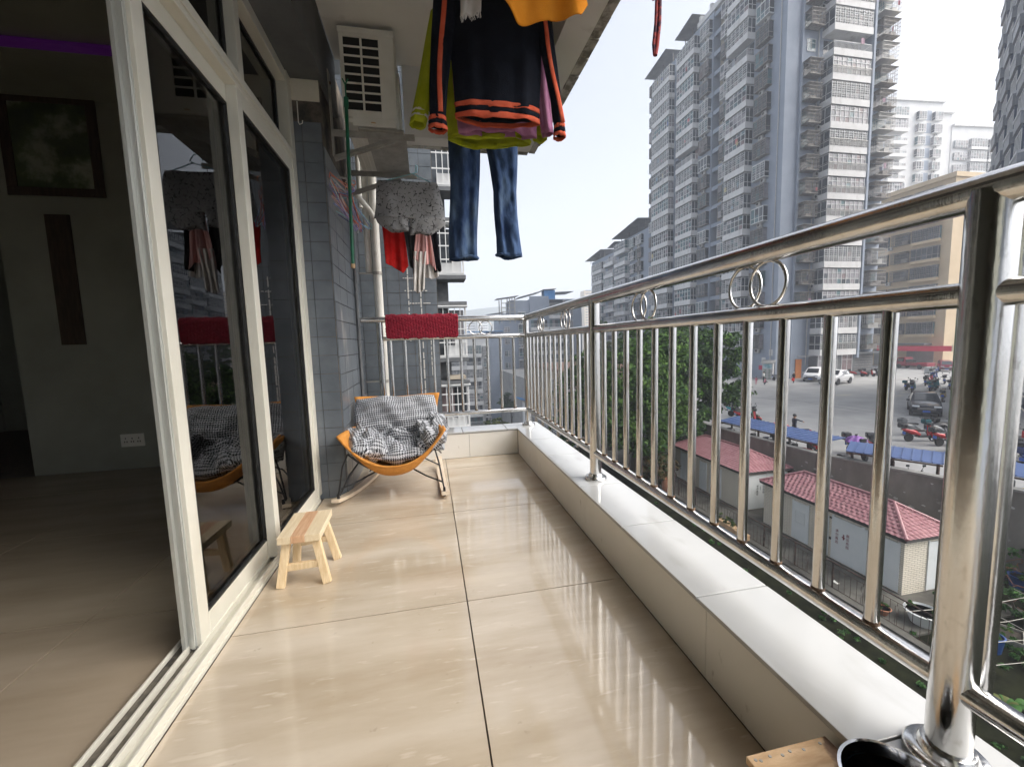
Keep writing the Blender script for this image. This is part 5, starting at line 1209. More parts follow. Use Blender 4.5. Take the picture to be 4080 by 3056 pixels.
def shed(label, x0, x1, y0, y1, ze, zr, openings, end_panels):
    t = thing('brick_shed', label, 'shed', ((x0+x1)/2, (y0+y1)/2, ZG+.06)); O = Vector(t.location)
    def pc(mb, nm, m, parent=None):
        o = mb.build(nm, m, parent or t)
        if parent is None: o.location = -O
        return o
    ov = .15; wx0, wx1, wy0, wy1 = x0+ov, x1-ov, y0+ov, y1-ov; zb = ZG+.06
    pc(MB().box(wx0, wx1, wy0, wy1, zb, ze), 'wall', M['cream_brick'])
    pc(MB().box(x0+.02, x1-.02, y0+.02, y1-.02, ze-.10, ze-.005).box(x0, x0+.03, y0, y1, ze-.07, ze+.02).box(x0+.03, x1, y0, y0+.03, ze-.07, ze+.02), 'eave', M['eave'])
    for (kind, ya, yb, za, zt) in openings:
        if kind == 'brickdark':
            pc(MB().box(wx0-.012, wx0-.001, ya, yb, za, zt), 'dark_patch', M['eave']); continue
        d = pc(MB().box(wx0-.03, wx0-.001, ya, yb, za, zt).box(wx0-.035, wx0-.002, ya-.06, ya-.001, za, zt+.05).box(wx0-.035, wx0-.002, yb+.001, yb+.06, za, zt+.05), 'door' if kind == 'louvre' else 'panel', M['door_grey'])
        if kind == 'louvre':
            lv = MB(); ym = (ya+yb)/2; hw = (yb-ya)*.30
            for k in range(9): lv.obox((wx0-.036, ym, zt-.42-k*.055), (.012, 0, .006), (0, hw, 0), (.001, 0, .012))
            lv.box(wx0-.042, wx0-.031, ym-hw-.03, ym-hw, zt-.92, zt-.36).box(wx0-.042, wx0-.031, ym+hw, ym+hw+.03, zt-.92, zt-.36)
            pc(lv, 'louvre', white_louv, d)
        if kind == 'text':
            R1 = (PI/2, 0, -PI/2)
            text('高\n压\n危\n险', .13, dark_txt, d, (wx0-.034, 12.10, -6.80), R1); text('请\n勿\n靠\n近', .13, dark_txt, d, (wx0-.034, 12.52, -6.76), R1)
            pc(MB().prism([(12.22, -6.78), (12.30, -6.76), (12.25, -6.86), (12.19, -6.87), (12.27, -7.0), (12.29, -6.90), (12.34, -6.89)], wx0-.034, wx0-.031, 'x'), 'lightning_mark', dark_txt, d)
    for (xa, xb, za, zt, txt) in end_panels:
        d = pc(MB().box(xa, xb, wy0-.03, wy0-.001, za, zt).box(xa-.05, xa-.001, wy0-.035, wy0-.002, za, zt+.05), 'panel', M['door_grey'])
        if txt:
            R0 = (PI/2, 0, 0)
            text('高\n压\n危\n险', .12, black_txt, d, (xb-.16, wy0-.034, zt-.55), R0); text('请\n勿\n靠\n近', .12, black_txt, d, (xb-.52, wy0-.034, zt-.62), R0)
            pc(MB().box(xb-.36, xb-.34, wy0-.034, wy0-.031, zt-.8, zt-.6), 'lightning_mark', black_txt, d)
    # hipped roof of single tiles: front slope and right hip tile by tile
    xm = (x0+x1)/2; hip = 1.25; run = xm-x0; rise = zr-ze; sl = math.hypot(run, rise); nc = 9; cl = sl/nc
    vs, fs = tile_mesh(.2, cl); tm = MB().add(vs, fs).mesh('roof_tile', M['roof_tile']); tm.polygons.foreach_set('use_smooth', [True]*len(tm.polygons)); tm.set_sharp_from_angle(angle=R(50))
    def slope(origin, ux, up_, length, hipl, hipr, single):
        ux, up_ = Vector(ux), Vector(up_); nz = ux.cross(up_); big = MB(); cnt = 0
        for j in range(nc):
            a = hipl*(j/nc); b = length-hipr*(j/nc); m_ = max(1, round((b-a)/.2))
            for i in range(m_):
                c = origin+ux*(a+(i+.5)*(b-a)/m_)+up_*(j*cl)
                mt = Matrix((ux*((b-a)/m_/.2), up_, nz)).transposed().to_4x4(); mt.translation = c
                if single and cnt < 298:
                    o = place('roof_tile', tm, t); o.matrix_local = Matrix.Translation(-O) @ mt; cnt += 1
                else: big.add([mt @ Vector(v) for v in vs], fs)
        if big.v:
            o = pc(big, 'roof_tiles', M['roof_tile']); stuff(o)
            o.data.polygons.foreach_set('use_smooth', [True]*len(o.data.polygons)); o.data.set_sharp_from_angle(angle=R(50))
    slope(Vector((x0, y1, ze)), (0, -1, 0), Vector((run, 0, rise)).normalized(), y1-y0, hip, hip, True)
    hl = math.hypot(hip, rise)
    clo = cl; cl = hl/nc
    slope(Vector((x0, y0, ze)), (1, 0, 0), Vector((0, hip, rise)).normalized(), x1-x0, run, run, False)
    slope(Vector((x1, y1, ze)), (-1, 0, 0), Vector((0, -hip, rise)).normalized(), x1-x0, run, run, False)
    cl = clo
    slope(Vector((x1, y0, ze)), (0, 1, 0), Vector((-run, 0, rise)).normalized(), y1-y0, hip, hip, False)
    pc(MB().add([(x0+.03, y0+.03, ze-.01), (x1-.03, y0+.03, ze-.01), (x1-.03, y1-.03, ze-.01), (x0+.03, y1-.03, ze-.01), (xm, y0+hip, zr-.02), (xm, y1-hip, zr-.02)], [(0, 1, 4), (1, 2, 5, 4), (2, 3, 5), (3, 0, 4, 5), (0, 3, 2, 1)]), 'roof_deck', M['eave'])
    rc = [((x0, y0, ze+.03), (xm, y0+hip, zr+.03)), ((x1, y0, ze+.03), (xm, y0+hip, zr+.03)), ((x0, y1, ze+.03), (xm, y1-hip, zr+.03)), ((x1, y1, ze+.03), (xm, y1-hip, zr+.03)), ((xm, y0+hip, zr+.04), (xm, y1-hip, zr+.04))]
    for a, b in rc: pc(MB().tube([a, b], .055, 8), 'ridge_cap', M['roof_tile'])
    return t
shed('near brick shed with pink tiled hip roof, louvred doors and red lettering', 15.05, 17.35, 10.10, 16.25, -5.95, -5.26,
     [('louvre', 13.80, 14.48, -7.9, -6.25), ('louvre', 12.93, 13.45, -7.9, -6.32), ('text', 11.62, 12.68, -7.9, -6.20), ('panel', 10.42, 11.50, -7.9, -6.20), ('brickdark', 12.75, 12.85, -7.2, -7.1), ('brickdark', 12.72, 12.88, -6.35, -6.28)],
     [(16.25, 17.15, -7.9, -6.2, False)])
shed('farther brick shed with pink tiled hip roof and grey end panels', 15.05, 18.0, 17.30, 23.4, -5.95, -5.2,
     [('louvre', 20.25, 20.75, -7.9, -6.3), ('louvre', 19.05, 19.85, -7.9, -6.3), ('panel', 21.3, 22.6, -7.9, -6.2)],
     [(15.35, 16.55, -7.9, -6.15, True), (16.62, 17.8, -7.9, -6.15, False)])

# ---- iron fence along the path
fe = thing('path_fence', 'rusty iron fence with scrollwork along the terrace path', 'fence', (13.3, 12, ZG+.06)); O = Vector(fe.location)
M['iron'] = mat('rusty_black_iron', (.025, .02, .018), (.10, .06, .045), 9, .7, .3)
def fp(mb, nm): o = mb.build(nm, M['iron'], fe, smooth=40); o.location = -O; return o
fp(MB().tube([(13.3, 8.2, -6.95), (13.3, 24.5, -6.95)], .024, 8), 'hand_rail')
fp(MB().tube([(13.3, 8.2, -7.12), (13.3, 24.5, -7.12)], .008, 6).tube([(13.3, 8.2, -7.84), (13.3, 24.5, -7.84)], .010, 6), 'rail')
for k in range(4, 15): fp(MB().box(13.282, 13.318, 3.6+1.49*k-.018, 3.6+1.49*k+.018, ZG+.05, -6.95), 'post')
barm = MB().tube([(0, 0, -7.84), (0, 0, -7.12)], .007, 5).mesh('baluster', M['iron'])
scm = MB().tube([(0, .0, -7.84), (0, 0, -7.45), (0, .06, -7.40), (0, .06, -7.25), (0, .0, -7.22), (0, 0, -7.12)], .007, 5).tube([(0, .05, -7.84), (0, .05, -7.6), (0, -.03, -7.55), (0, -.03, -7.3)], .006, 5).mesh('scroll', M['iron'])
for k in range(23, 105):
    y = 3.7+.198*k
    if abs(((y-3.6) % 1.49)) < .06: continue
    place('scroll' if k % 5 == 2 else 'baluster', scm if k % 5 == 2 else barm, fe, (0, y-O.y, -O.z))
kb = struct(place('path_kerb', MB().box(13.02, 13.29, 8.0, 30, ZG-.3, ZG+.14).mesh('path_kerb', M['path'])))
lit = tag(MB().grid(lambda u, v: (13.75+.12*u, 11.25+.2*v, ZG+.075+.02*math.sin(5*u)*math.sin(4*v)), 6, 6).build('crumpled_paper', M['white_paint'], None, solid=.004), 'crumpled white paper lying on the damp path inside the fence', 'litter')

# ---- blue sheet shelters at the edge of the lot
blue_sheet = mat('blue_roof_sheet', (.05, .085, .20), (.07, .115, .25), .8, .45, .1)
def shelter(label, a, b, fa, fb, zn, zf):
    """near edge a-b, far edge fa-fb (x, y)"""
    a, b, fa, fb = Vector((*a, zn)), Vector((*b, zn)), Vector((*fa, zf)), Vector((*fb, zf)); c = (a+b+fa+fb)/4
    t = thing('scooter_shelter', label, 'shelter', (c.x, c.y, ZL)); O = Vector(t.location)
    up_ = Vector((0, 0, 1)); n = max(3, round((b-a).length/.30))
    m_ = MB().add([a, b, fb, fa, a+up_*.03, b+up_*.03, fb+up_*.03, fa+up_*.03], [(0, 1, 2, 3), (7, 6, 5, 4), (0, 4, 5, 1), (1, 5, 6, 2), (2, 6, 7, 3), (3, 7, 4, 0)])
    o = m_.build('roof_sheet', blue_sheet, t); o.location = -O
    for i in range(n+1):
        p, q = a.lerp(b, i/n)+up_*.045, fa.lerp(fb, i/n)+up_*.045
        r_ = MB().bar(p, q, .035, .035).build('seam_rib', blue_sheet, t); r_.location = -O
    fr_ = MB().bar(a-up_*.05, b-up_*.05, .05, .06).bar(fa-up_*.05, fb-up_*.05, .05, .06)
    o = fr_.build('edge_beam', M['iron'], t); o.location = -O
    k = max(2, round((b-a).length/2.4))
    for i in range(k+1):
        q = a.lerp(b, (i+.1)/(k+.2)); q2 = q.lerp(fa.lerp(fb, (i+.1)/(k+.2)), .5)
        ps_ = MB().box(q2.x-.04, q2.x+.04, q2.y-.04, q2.y+.04, ZL, (zn+zf)/2-.03).bar((q.x, q.y, zn-.12), (q2.x, q2.y, (zn+zf)/2-.06), .04, .05)
        o = ps_.build('post', M['iron'], t); o.location = -O
shelter('long blue sheet scooter shelter behind the far brick shed', (17.95, 22.75), (18.4, 16.4), (19.43, 22.75), (19.97, 16.32), -4.5, -4.3)
shelter('blue sheet scooter shelter in the middle behind the near brick shed', (18.45, 15.0), (20.0, 12.36), (19.57, 15.7), (21.2, 13.1), -4.5, -4.3)
shelter('blue sheet scooter shelter at the right beyond the post', (20.5, 11.5), (21.6, 7.6), (21.68, 12.05), (23.0, 8.6), -4.5, -4.3)
# ================================================================== vehicles
M['paint'] = mat('car_paint', (1, 1, 1), None, rough=.25, tint=True, coat=.3)
M['tyre'] = mat('tyre_rubber', (.012, .012, .012), None, rough=.8)
M['rim'] = mat('alloy_rim', (.35, .35, .36), None, rough=.3, metal=.8)
M['car_glass'] = mat('car_glass', (.015, .02, .025), None, rough=.05, spec=.9)
M['lamp'] = mat('lamp_lens', (.65, .67, .70), None, rough=.15); M['plate'] = mat('blue_number_plate', (.03, .10, .42), None, rough=.5); M['chrome'] = mat('chrome_trim', (.7, .7, .72), None, rough=.12, metal=1)
M['plastic'] = mat('black_trim_plastic', (.015, .015, .017), None, rough=.5)
def car(label, cat, name, loc, rz, colr, prof, W, wheels, wr, glass, nose, group=None, bed=None):
    """prof: list of (x, z_bottom, z_belt, z_top, half width belt, half width top); front at -x"""
    t = thing(name, label, cat, loc, rz, group); b = MB(); rings = []
    for (x, zb, zm, zt, wb, wt) in prof:
        r = []
        for s, (yy, z) in [(1, q) for q in ((wb*.80, zb), (wb*.97, zb+.10), (wb, (zb+zm)/2), (wb*.97, zm), (wt, zt-.05), (wt*.82, zt))]: r.append((x, -yy, z))
        r += [(x, -y, z) for (x_, y, z) in reversed(r)]; rings.append(r)
    n = len(rings[0]); vs = [v for r in rings for v in r]; fs = []
    for i in range(len(rings)-1):
        for j in range(n): fs.append((i*n+j, i*n+(j+1) % n, (i+1)*n+(j+1) % n, (i+1)*n+j))
    fs += [tuple(range(n)), tuple(reversed(range((len(rings)-1)*n, len(rings)*n)))]
    body = b.add(vs, fs).build('body', M['paint'], t, smooth=32, bevel=.02); body.color = (*colr, 1)
    for (i, j, side) in glass:                       # glazing strips between station i and j
        a, c = prof[i], prof[j]
        def pt(p, s, k, off=.012):
            y0, z0, y1, z1 = p[4]*.97, p[2], p[5], p[3]-.05; return Vector((p[0], s*(y0+(y1-y0)*k+off), z0+(z1-z0)*k))
        if side:
            for s in (-1, 1):
                q = [pt(a, s, .14), pt(c, s, .14), pt(c, s, .92), pt(a, s, .92)]; m_ = (q[0]+q[1]+q[2]+q[3])/4
                MB().add([m_+(v-m_)*.93+Vector((0, s*.004, 0)) for v in q], [(0, 1, 2, 3)]).build('window', M['car_glass'], t)
        else:
            d = -1 if a[0] < c[0] and i < len(prof)/2 else 1
            za, zc = a[3], c[3]; q = [Vector((a[0], -a[5]*.86, za+.012)), Vector((a[0], a[5]*.86, za+.012)), Vector((c[0], c[5]*.86, zc+.012)), Vector((c[0], -c[5]*.86, zc+.012))]
            m_ = sum(q, Vector())/4; nn = (q[1]-q[0]).cross(q[3]-q[0]).normalized(); nn = nn if nn.z > 0 else -nn
            MB().add([m_+(v-m_)*.94+nn*.012 for v in q], [(0, 1, 2, 3)]).build('windscreen', M['car_glass'], t)
    for x in wheels:
        for s in (-1, 1):
            w_ = MB().lathe([(wr*.62, -.10), (wr*.9, -.105), (wr, -.07), (wr, .07), (wr*.9, .105), (wr*.62, .10)], (0, 0, 0), 22, 'y').build('wheel', M['tyre'], t, smooth=40); w_.location = (x, s*(W-.09), wr)
            r_ = MB().lathe([(wr*.64, s*.085), (wr*.55, s*.10), (wr*.2, s*.075), (.0, s*.10)], (0, 0, 0), 14, 'y').build('rim', M['rim'], w_)
            MB().add([(x+wr*1.16*math.cos(a), s*(W+.004), wr+wr*1.16*math.sin(a)) for a in [PI*k/12 for k in range(13)]]+[(x+wr*1.16, s*(W+.004), .2), (x-wr*1.16, s*(W+.004), .2)][:0]+[(x-wr*1.16, s*(W+.004), wr*.9), (x+wr*1.16, s*(W+.004), wr*.9)], [tuple(range(15))]).build('wheel_arch', M['plastic'], t)
    x0 = prof[0][0]; zh, zg, hw = nose
    for s in (-1, 1):
        MB().obox((x0+.06, s*(hw-.24), zh), (.09, -.05*s*0, 0), (0, .22, 0), (0, 0, .065)).build('headlight', M['lamp'], t, bevel=.02)
        xm = prof[glass[0][0]][0]
        MB().obox((xm+.25, s*(W+.10), prof[glass[0][0]][2]+.10), (.05, 0, 0), (0, .10, 0), (0, 0, .07)).build('mirror', M['paint'], t, bevel=.02).color = (*colr, 1)
        xe = prof[-1][0]; MB().obox((xe-.02, s*(hw-.14), prof[-1][2]-.15), (.05, 0, 0), (0, .10, 0), (0, 0, .12)).build('tail_lamp', dark_txt, t)
    gr = MB().obox((x0-.005, 0, zg), (.03, 0, 0), (0, hw*.62, 0), (0, 0, .09))
    gr.build('grille', M['plastic'], t, bevel=.02)
    cb_ = MB()
    for k in range(3): cb_.obox((x0-.035, 0, zg-.06+.06*k), (.012, 0, 0), (0, hw*.60, 0), (0, 0, .010))
    cb_.build('grille_trim', M['chrome'], t)
    MB().obox((x0-.04, 0, zg-.24), (.012, 0, 0), (0, .22, 0), (0, 0, .07)).build('number_plate', M['plate'], t)
    MB().obox((x0+.10, 0, prof[0][1]+.06), (.12, 0, 0), (0, hw*.92, 0), (0, 0, .10)).build('bumper', M['plastic'], t, bevel=.03)
    if bed:
        xa, xb, zf, zt, hw2 = bed
        MB().box(xa, xb, -hw2, hw2, zf, zf+.03).build('bed_floor', M['plastic'], t)
        MB().box(xa-.02, xa+.03, -hw2*.95, hw2*.95, zt+.02, zt+.50).box(xa+.03, xa+.5, -hw2*.93, -hw2*.93+.06, zt+.02, zt+.30).box(xa+.03, xa+.5, hw2*.93-.06, hw2*.93, zt+.02, zt+.30).build('roll_bar', M['plastic'], t)
    return t
PK = car('black pickup truck with a chrome grille parked in the middle of the lot', 'pickup truck', 'pickup_truck', (41.5, 27.3, ZL), R(37), (.006, .008, .018),
    [(-2.62, .42, .82, .90, .80, .74), (-2.5, .34, .92, 1.0, .92, .84), (-1.3, .32, 1.08, 1.14, .95, .86), (-1.15, .32, 1.10, 1.20, .95, .84), (-.35, .32, 1.12, 1.74, .95, .72), (.2, .32, 1.12, 1.80, .95, .72), (.95, .32, 1.12, 1.76, .95, .72), (1.12, .32, 1.12, 1.20, .95, .86), (2.6, .40, 1.10, 1.16, .94, .88), (2.66, .5, 1.05, 1.10, .90, .84)],
    .95, (-1.62, 1.62), .39, [(3, 4, False), (4, 6, True), (3, 4, True)], (.90, .74, .88), bed=(1.15, 2.6, 1.165, 1.165, .86))
VN = car('white minivan parked at the foot of the grey tower beside the white crossover', 'minivan', 'minivan', (56.7, 51.4, ZL), R(31), (.72, .72, .72),
    [(-2.35, .42, .72, .80, .72, .66), (-2.22, .30, .80, .92, .86, .78), (-1.55, .28, .98, 1.10, .90, .82), (-.75, .28, 1.05, 1.62, .90, .72), (-.2, .28, 1.05, 1.74, .90, .70), (1.2, .28, 1.05, 1.74, .90, .70), (2.1, .30, 1.05, 1.66, .89, .70), (2.3, .34, 1.0, 1.20, .86, .76), (2.36, .45, .95, 1.0, .82, .76)],
    .90, (-1.5, 1.4), .33, [(2, 3, False), (3, 4, True), (4, 5, True), (5, 6, True)], (.84, .64, .80))
CX = car('white crossover car parked in front of the white minivan', 'car', 'crossover_car', (55.4, 47.1, ZL), R(17), (.74, .74, .75),
    [(-2.25, .42, .70, .78, .74, .66), (-2.12, .30, .80, .90, .88, .80), (-1.1, .28, .98, 1.04, .92, .84), (-.95, .28, 1.0, 1.08, .92, .82), (-.2, .28, 1.02, 1.56, .92, .66), (.6, .28, 1.03, 1.62, .92, .66), (1.4, .28, 1.04, 1.52, .92, .64), (2.05, .30, 1.04, 1.12, .90, .74), (2.25, .38, .96, 1.02, .86, .78), (2.3, .5, .90, .95, .80, .74)],
    .92, (-1.38, 1.38), .36, [(3, 4, False), (4, 5, True), (5, 6, True), (6, 7, True)], (.80, .62, .84))
car('dark red light truck with an open cargo bed parked before the shutters', 'truck', 'light_truck', (88.2, 60.0, ZL), R(-98), (.30, .012, .03),
    [(-2.9, .5, 1.0, 1.1, .80, .74), (-2.8, .45, 1.1, 1.3, .88, .80), (-2.45, .45, 1.15, 2.02, .90, .76), (-1.2, .45, 1.15, 2.10, .90, .76), (-1.0, .45, 1.15, 1.95, .90, .78), (-.95, .55, 1.0, 1.06, .90, .86), (2.8, .55, 1.18, 1.24, .90, .86), (2.9, .6, 1.15, 1.2, .88, .84)],
    .92, (-2.0, 1.7), .38, [(1, 2, False), (2, 3, True)], (.95, .75, .82), bed=(-.9, 2.75, 1.1, 1.2, .80))
car('dark red van facing the lot beside the red truck', 'van', 'small_van', (86.4, 54.2, ZL), R(38), (.26, .02, .05),
    [(-2.0, .45, .85, .95, .76, .70), (-1.9, .35, .98, 1.15, .82, .76), (-1.2, .35, 1.05, 1.78, .84, .70), (1.5, .35, 1.05, 1.85, .84, .70), (1.95, .40, 1.05, 1.75, .83, .70), (2.0, .5, 1.0, 1.6, .80, .7)],
    .84, (-1.3, 1.3), .31, [(1, 2, False), (2, 3, True)], (.86, .68, .76))

VN.scale = (1.15,)*3; CX.scale = (1.2,)*3
# ---- scooters: one built, the rest copied
def make_scooter():
    t = place('motor_scooter', None)
    def sp2(mb, nm, m, sm=40, bv=0): return mb.build(nm, M[m] if isinstance(m, str) else m, t, smooth=sm, bevel=bv)
    def wheel(x):
        w_ = MB().lathe([(.15, -.045), (.215, -.05), (.235, 0), (.215, .05), (.15, .045)], (0, 0, 0), 18, 'y').build('wheel', M['tyre'], t, smooth=50); w_.location = (x, 0, .235)
        MB().lathe([(.155, -.03), (.05, -.045), (.05, .045), (.155, .03)], (0, 0, 0), 12, 'y').build('rim', M['rim'], w_, smooth=30)
    wheel(-.66); wheel(.60)
    def bodyfn(u, v):
        st = [(.10, .42, .15, .09), (.30, .52, .19, .15), (.55, .60, .19, .16), (.85, .68, .12, .10), (.98, .72, .05, .03)]
        x, zc, wy, hz = (np.interp(v, np.linspace(0, 1, 5), [s[i] for s in st]) for i in range(4)); a = 2*PI*u
        return (x, wy*math.cos(a), zc+hz*math.sin(a))
    sp2(MB().grid(bodyfn, 14, 12, cu=True), 'rear_body', 'paint', 60)
    sp2(MB().box(-.36, .20, -.16, .16, .26, .33), 'floorboard', 'plastic', None, .02)
    def shield(u, v):
        s = 2*u-1; return (-.46-.10*(1-s*s)+.10*v-.02, .19*s*(1-.35*v), .30+.62*v)
    sp2(MB().grid(shield, 9, 8), 'front_shield', 'paint', 60).modifiers.new('t', 'SOLIDIFY').thickness = .05
    sp2(MB().grid(lambda u, v: (-.66+.27*math.cos(PI*(.15+.7*u)), .075*(2*v-1), .235+.27*math.sin(PI*(.15+.7*u))), 9, 4), 'mudguard', 'paint', 60).modifiers.new('t', 'SOLIDIFY').thickness = .02
    sp2(MB().tube([(-.66, .06, .235), (-.52, .05, .62), (-.44, 0, .95)], .022, 8).tube([(-.66, -.06, .235), (-.52, -.05, .62)], .022, 8), 'fork', 'plastic')
    def seat(u, v):
        a = 2*PI*u; x = .08+.80*v; wy = .14*math.sin(PI*(.12+.80*v))**.5; zc = .70+.05*v+.02*math.sin(6*v); return (x, wy*math.cos(a), zc+.055*math.sin(a))
    sp2(MB().grid(seat, 12, 12, cu=True), 'seat', 'plastic', 60)
    sp2(MB().tube([(-.30, -.33, 1.02), (-.40, -.15, 1.0), (-.43, 0, .96), (-.40, .15, 1.0), (-.30, .33, 1.02)], .017, 8).obox((-.46, 0, .96), (.07, 0, 0), (0, .12, 0), (0, 0, .08)), 'handlebar', 'plastic')
    for s in (-1, 1): sp2(MB().tube([(-.38, .2*s, 1.01), (-.42, .26*s, 1.20)], .008, 5).obox((-.42, .27*s, 1.23), (.008, 0, 0), (0, .055, 0), (0, 0, .035)), 'mirror', 'plastic')
    sp2(MB().lathe([(.0, -.05), (.06, -.035), (.075, 0)], (-.545, 0, .80), 12, 'x'), 'headlight', 'lamp')
    sp2(MB().tube([(.55, -.14, .30), (.85, -.16, .36)], .045, 8), 'exhaust', 'chrome')
    sp2(MB().obox((.86, 0, .50), (.012, 0, .01), (0, .09, 0), (0, 0, .07)), 'number_plate', 'plate', None)
    return t
scoot0 = make_scooter()
box_mesh = None
def scooter(x, y, rz, colr, label, z=ZL, box=None, lean=0, group='scooters parked around the lot', _n=[0]):
    o = scoot0 if _n[0] == 0 else copy_tree(scoot0); _n[0] += 1
    o.location = (x, y, z); o.scale = (1.15,)*3; o.rotation_euler = (R(lean), 0, rz)
    for c in o.children:
        if c.name.split('.')[0] in ('rear_body', 'front_shield', 'mudguard'): c.color = (*colr, 1)
    if box:
        k = MB().box(.78, 1.12, -.18, .18, .78, 1.06).build('top_box', M['paint'], o, bevel=.06); k.color = (*box, 1)
    return tag(o, label, 'scooter', group)
RED, TEAL, MINT, BLK, WHT, BLU, GRY, YEL, PRP = (.42, .015, .02), (.02, .16, .19), (.22, .40, .36), (.02, .02, .022), (.62, .62, .62), (.03, .06, .22), (.18, .19, .2), (.45, .33, .1), (.18, .06, .30)
scoot_list = [
 (55.0, 37.4, 206, TEAL, 'dark teal scooter left of the black scooters at the lot side of the far row', BLK), (56.2, 38.6, 196, BLK, 'black scooter with a teal box behind the dark teal ones', TEAL), (32.2, 21.4, 168, GRY, 'silver scooter nearest the front of the black pickup', GRY), (30.6, 20.2, 160, RED, 'bright red scooter left of the grey scooter with the round box', None), (66.8, 53.2, 152, RED, 'dark red scooter closest to the white crossover by the shutter', None),
 (57.2, 36.9, 200, TEAL, 'dark teal scooter nearest the black pickup in the far row, first of the row', TEAL), (58.3, 37.6, 205, BLK, 'black scooter second from the near end of the far row', None), (59.6, 38.2, 198, TEAL, 'teal scooter third in the far row beside a mint one', None),
 (60.6, 37.2, 202, MINT, 'mint green scooter standing closest in the far row', None), (62.3, 40.9, 205, BLK, 'black scooter in the middle of the far row before a red one', BLK), (64.8, 42.2, 200, RED, 'red scooter in the middle of the far row', None),
 (66.0, 41.3, 204, WHT, 'white scooter between the red scooter and the pale pink one', None), (63.2, 38.4, 200, (.5, .4, .42), 'pale pink scooter behind the mint green one', None), (70.0, 45.0, 203, BLU, 'blue scooter toward the back of the far row', BLU), (75.0, 48.5, 198, WHT, 'white scooter toward the back of the far row near the dark tower', None),
 (80.5, 51.6, 205, BLU, 'pale blue scooter at the back end of the far row', WHT), (50.4, 31.6, 215, YEL, 'cream yellow scooter alone beside the tower base', None),
 (33.2, 20.6, 160, GRY, 'grey scooter with a round top box in front of the black pickup', TEAL), (34.4, 20.9, 165, BLK, 'black scooter with a top box beside the grey one', BLK), (31.0, 18.9, 170, RED, 'red and black scooter nearest the post, left of it', None), (30.2, 17.6, 172, BLK, 'black scooter half hidden by the post', None),
 (37.8, 20.4, 190, WHT, 'white scooter standing right of the post near the pipe frame', None), (33.5, 17.2, 188, RED, 'scooter with a red top box right of the post', RED), (31.9, 15.9, 185, RED, 'red scooter lying low right of the post', None), (31.0, 15.2, 183, GRY, 'silver scooter right of the post', None), (29.6, 14.6, 186, BLU, 'blue scooter with a blue box at the right edge', BLU),
 (67.8, 52.4, 150, RED, 'red scooter by the shop shutter of the grey tower', None), (69.0, 52.6, 155, BLK, 'black scooter by the shop shutter of the grey tower', None), (70.6, 52.3, 168, BLK, 'black scooter farther right by the shop shutter', None), (52.0, 53.2, 100, GRY, 'grey scooter behind the person in black', WHT), (51.2, 58.4, 60, BLU, 'dark blue scooter beside the tower wall', None),
 (26.3, 30.8, 120, (.04, .32, .36), 'turquoise scooter under the edge of the tree', None), (25.2, 28.6, 118, RED, 'dark red scooter below the turquoise one', None), (26.0, 29.6, 115, (.10, .11, .06), 'olive scooter between the turquoise and the red ones', None), (29.4, 35.0, 125, BLU, 'navy scooter behind the turquoise one', BLK),
 (19.1, 18.9, 95, RED, 'red scooter sheltering under the long blue roof', None), (19.2, 17.6, 92, GRY, 'grey scooter sheltering under the long blue roof', None), (18.9, 21.6, 95, PRP, 'violet scooter at the far end under the long blue roof', None), (23.6, 18.6, 60, BLK, 'black scooter with a purple cover by the blue shelters', None), (24.5, 18.2, 50, RED, 'red scooter beside the purple covered one', None), (22.2, 19.9, 70, RED, 'scooter with a red box behind the long blue roof', RED),
 (19.3, 14.9, 75, RED, 'red scooter with an orange cover under the middle blue shelter', None), (20.1, 13.7, 70, BLK, 'black scooter under the middle blue shelter', None), (21.6, 10.6, 70, GRY, 'scooter with a yellow cover under the right blue shelter', None), (22.2, 9.2, 68, TEAL, 'teal scooter under the right blue shelter', TEAL)]
for x, y, a, c, lab, bxc in scoot_list: scooter(x, y, R(a+random.uniform(-6, 6)), c, lab, ZL, bxc)
def cover(name, label, m, x, y, z, rx, ry, rz_, h):
    def f(u, v):
        a = 2*PI*u; r = .15+.85*v; w_ = 1+.18*math.sin(3*a+v*4)+.10*math.sin(7*a)
        return (x+rx*r*w_*math.cos(a+rz_), y+ry*r*w_*math.sin(a+rz_), z+h*(1-r**2.2)+.05*math.sin(5*a)*v)
    b = MB().grid(f, 26, 10, cu=True); b.add([(x, y, z+h)], []); return tag(b.build(name, m, None, smooth=60, solid=.01), label, 'cover')
cover('rain_cover', 'purple rain cover draped on the black scooter by the blue shelters', mat('purple_nylon', (.16, .06, .26), (.24, .10, .36), 4, .5), 23.35, 18.5, ZL+.95, .55, .42, .3, .35)
cover('rain_cover', 'orange red rain cover on the scooter under the middle shelter', mat('orange_red_nylon', (.55, .06, .02), (.65, .10, .03), 4, .5), 19.15, 14.9, ZL+.85, .5, .40, .6, .32)
cover('rain_cover', 'yellow rain cover bundled on the scooter under the right shelter', mat('yellow_nylon', (.65, .40, .01), (.75, .5, .02), 4, .5), 21.45, 10.55, ZL+.95, .36, .34, .6, .34)
cover('rain_cover', 'bright red cover held over the box behind the long blue roof', mat('red_nylon', (.60, .05, .02), (.70, .08, .03), 4, .5), 22.6, 23.0, ZL+.95, .6, .5, .2, .32)
cs = thing('red_cushion', 'red cushion propped under the long blue roof on the wall side', 'cushion', (18.5, 16.9, ZL+.95))
MB().grid(lambda u, v: (-.10*(1-(2*u-1)**4)*(1-(2*v-1)**4), .42*(2*u-1), .36*(2*v-1)), 12, 10).build('cover', C_['red'], cs, smooth=70, solid=.12)
bag = thing('grey_bag', 'pale grey bundle beside the red cushion under the long blue roof', 'bag', (18.45, 17.85, ZL+.9))
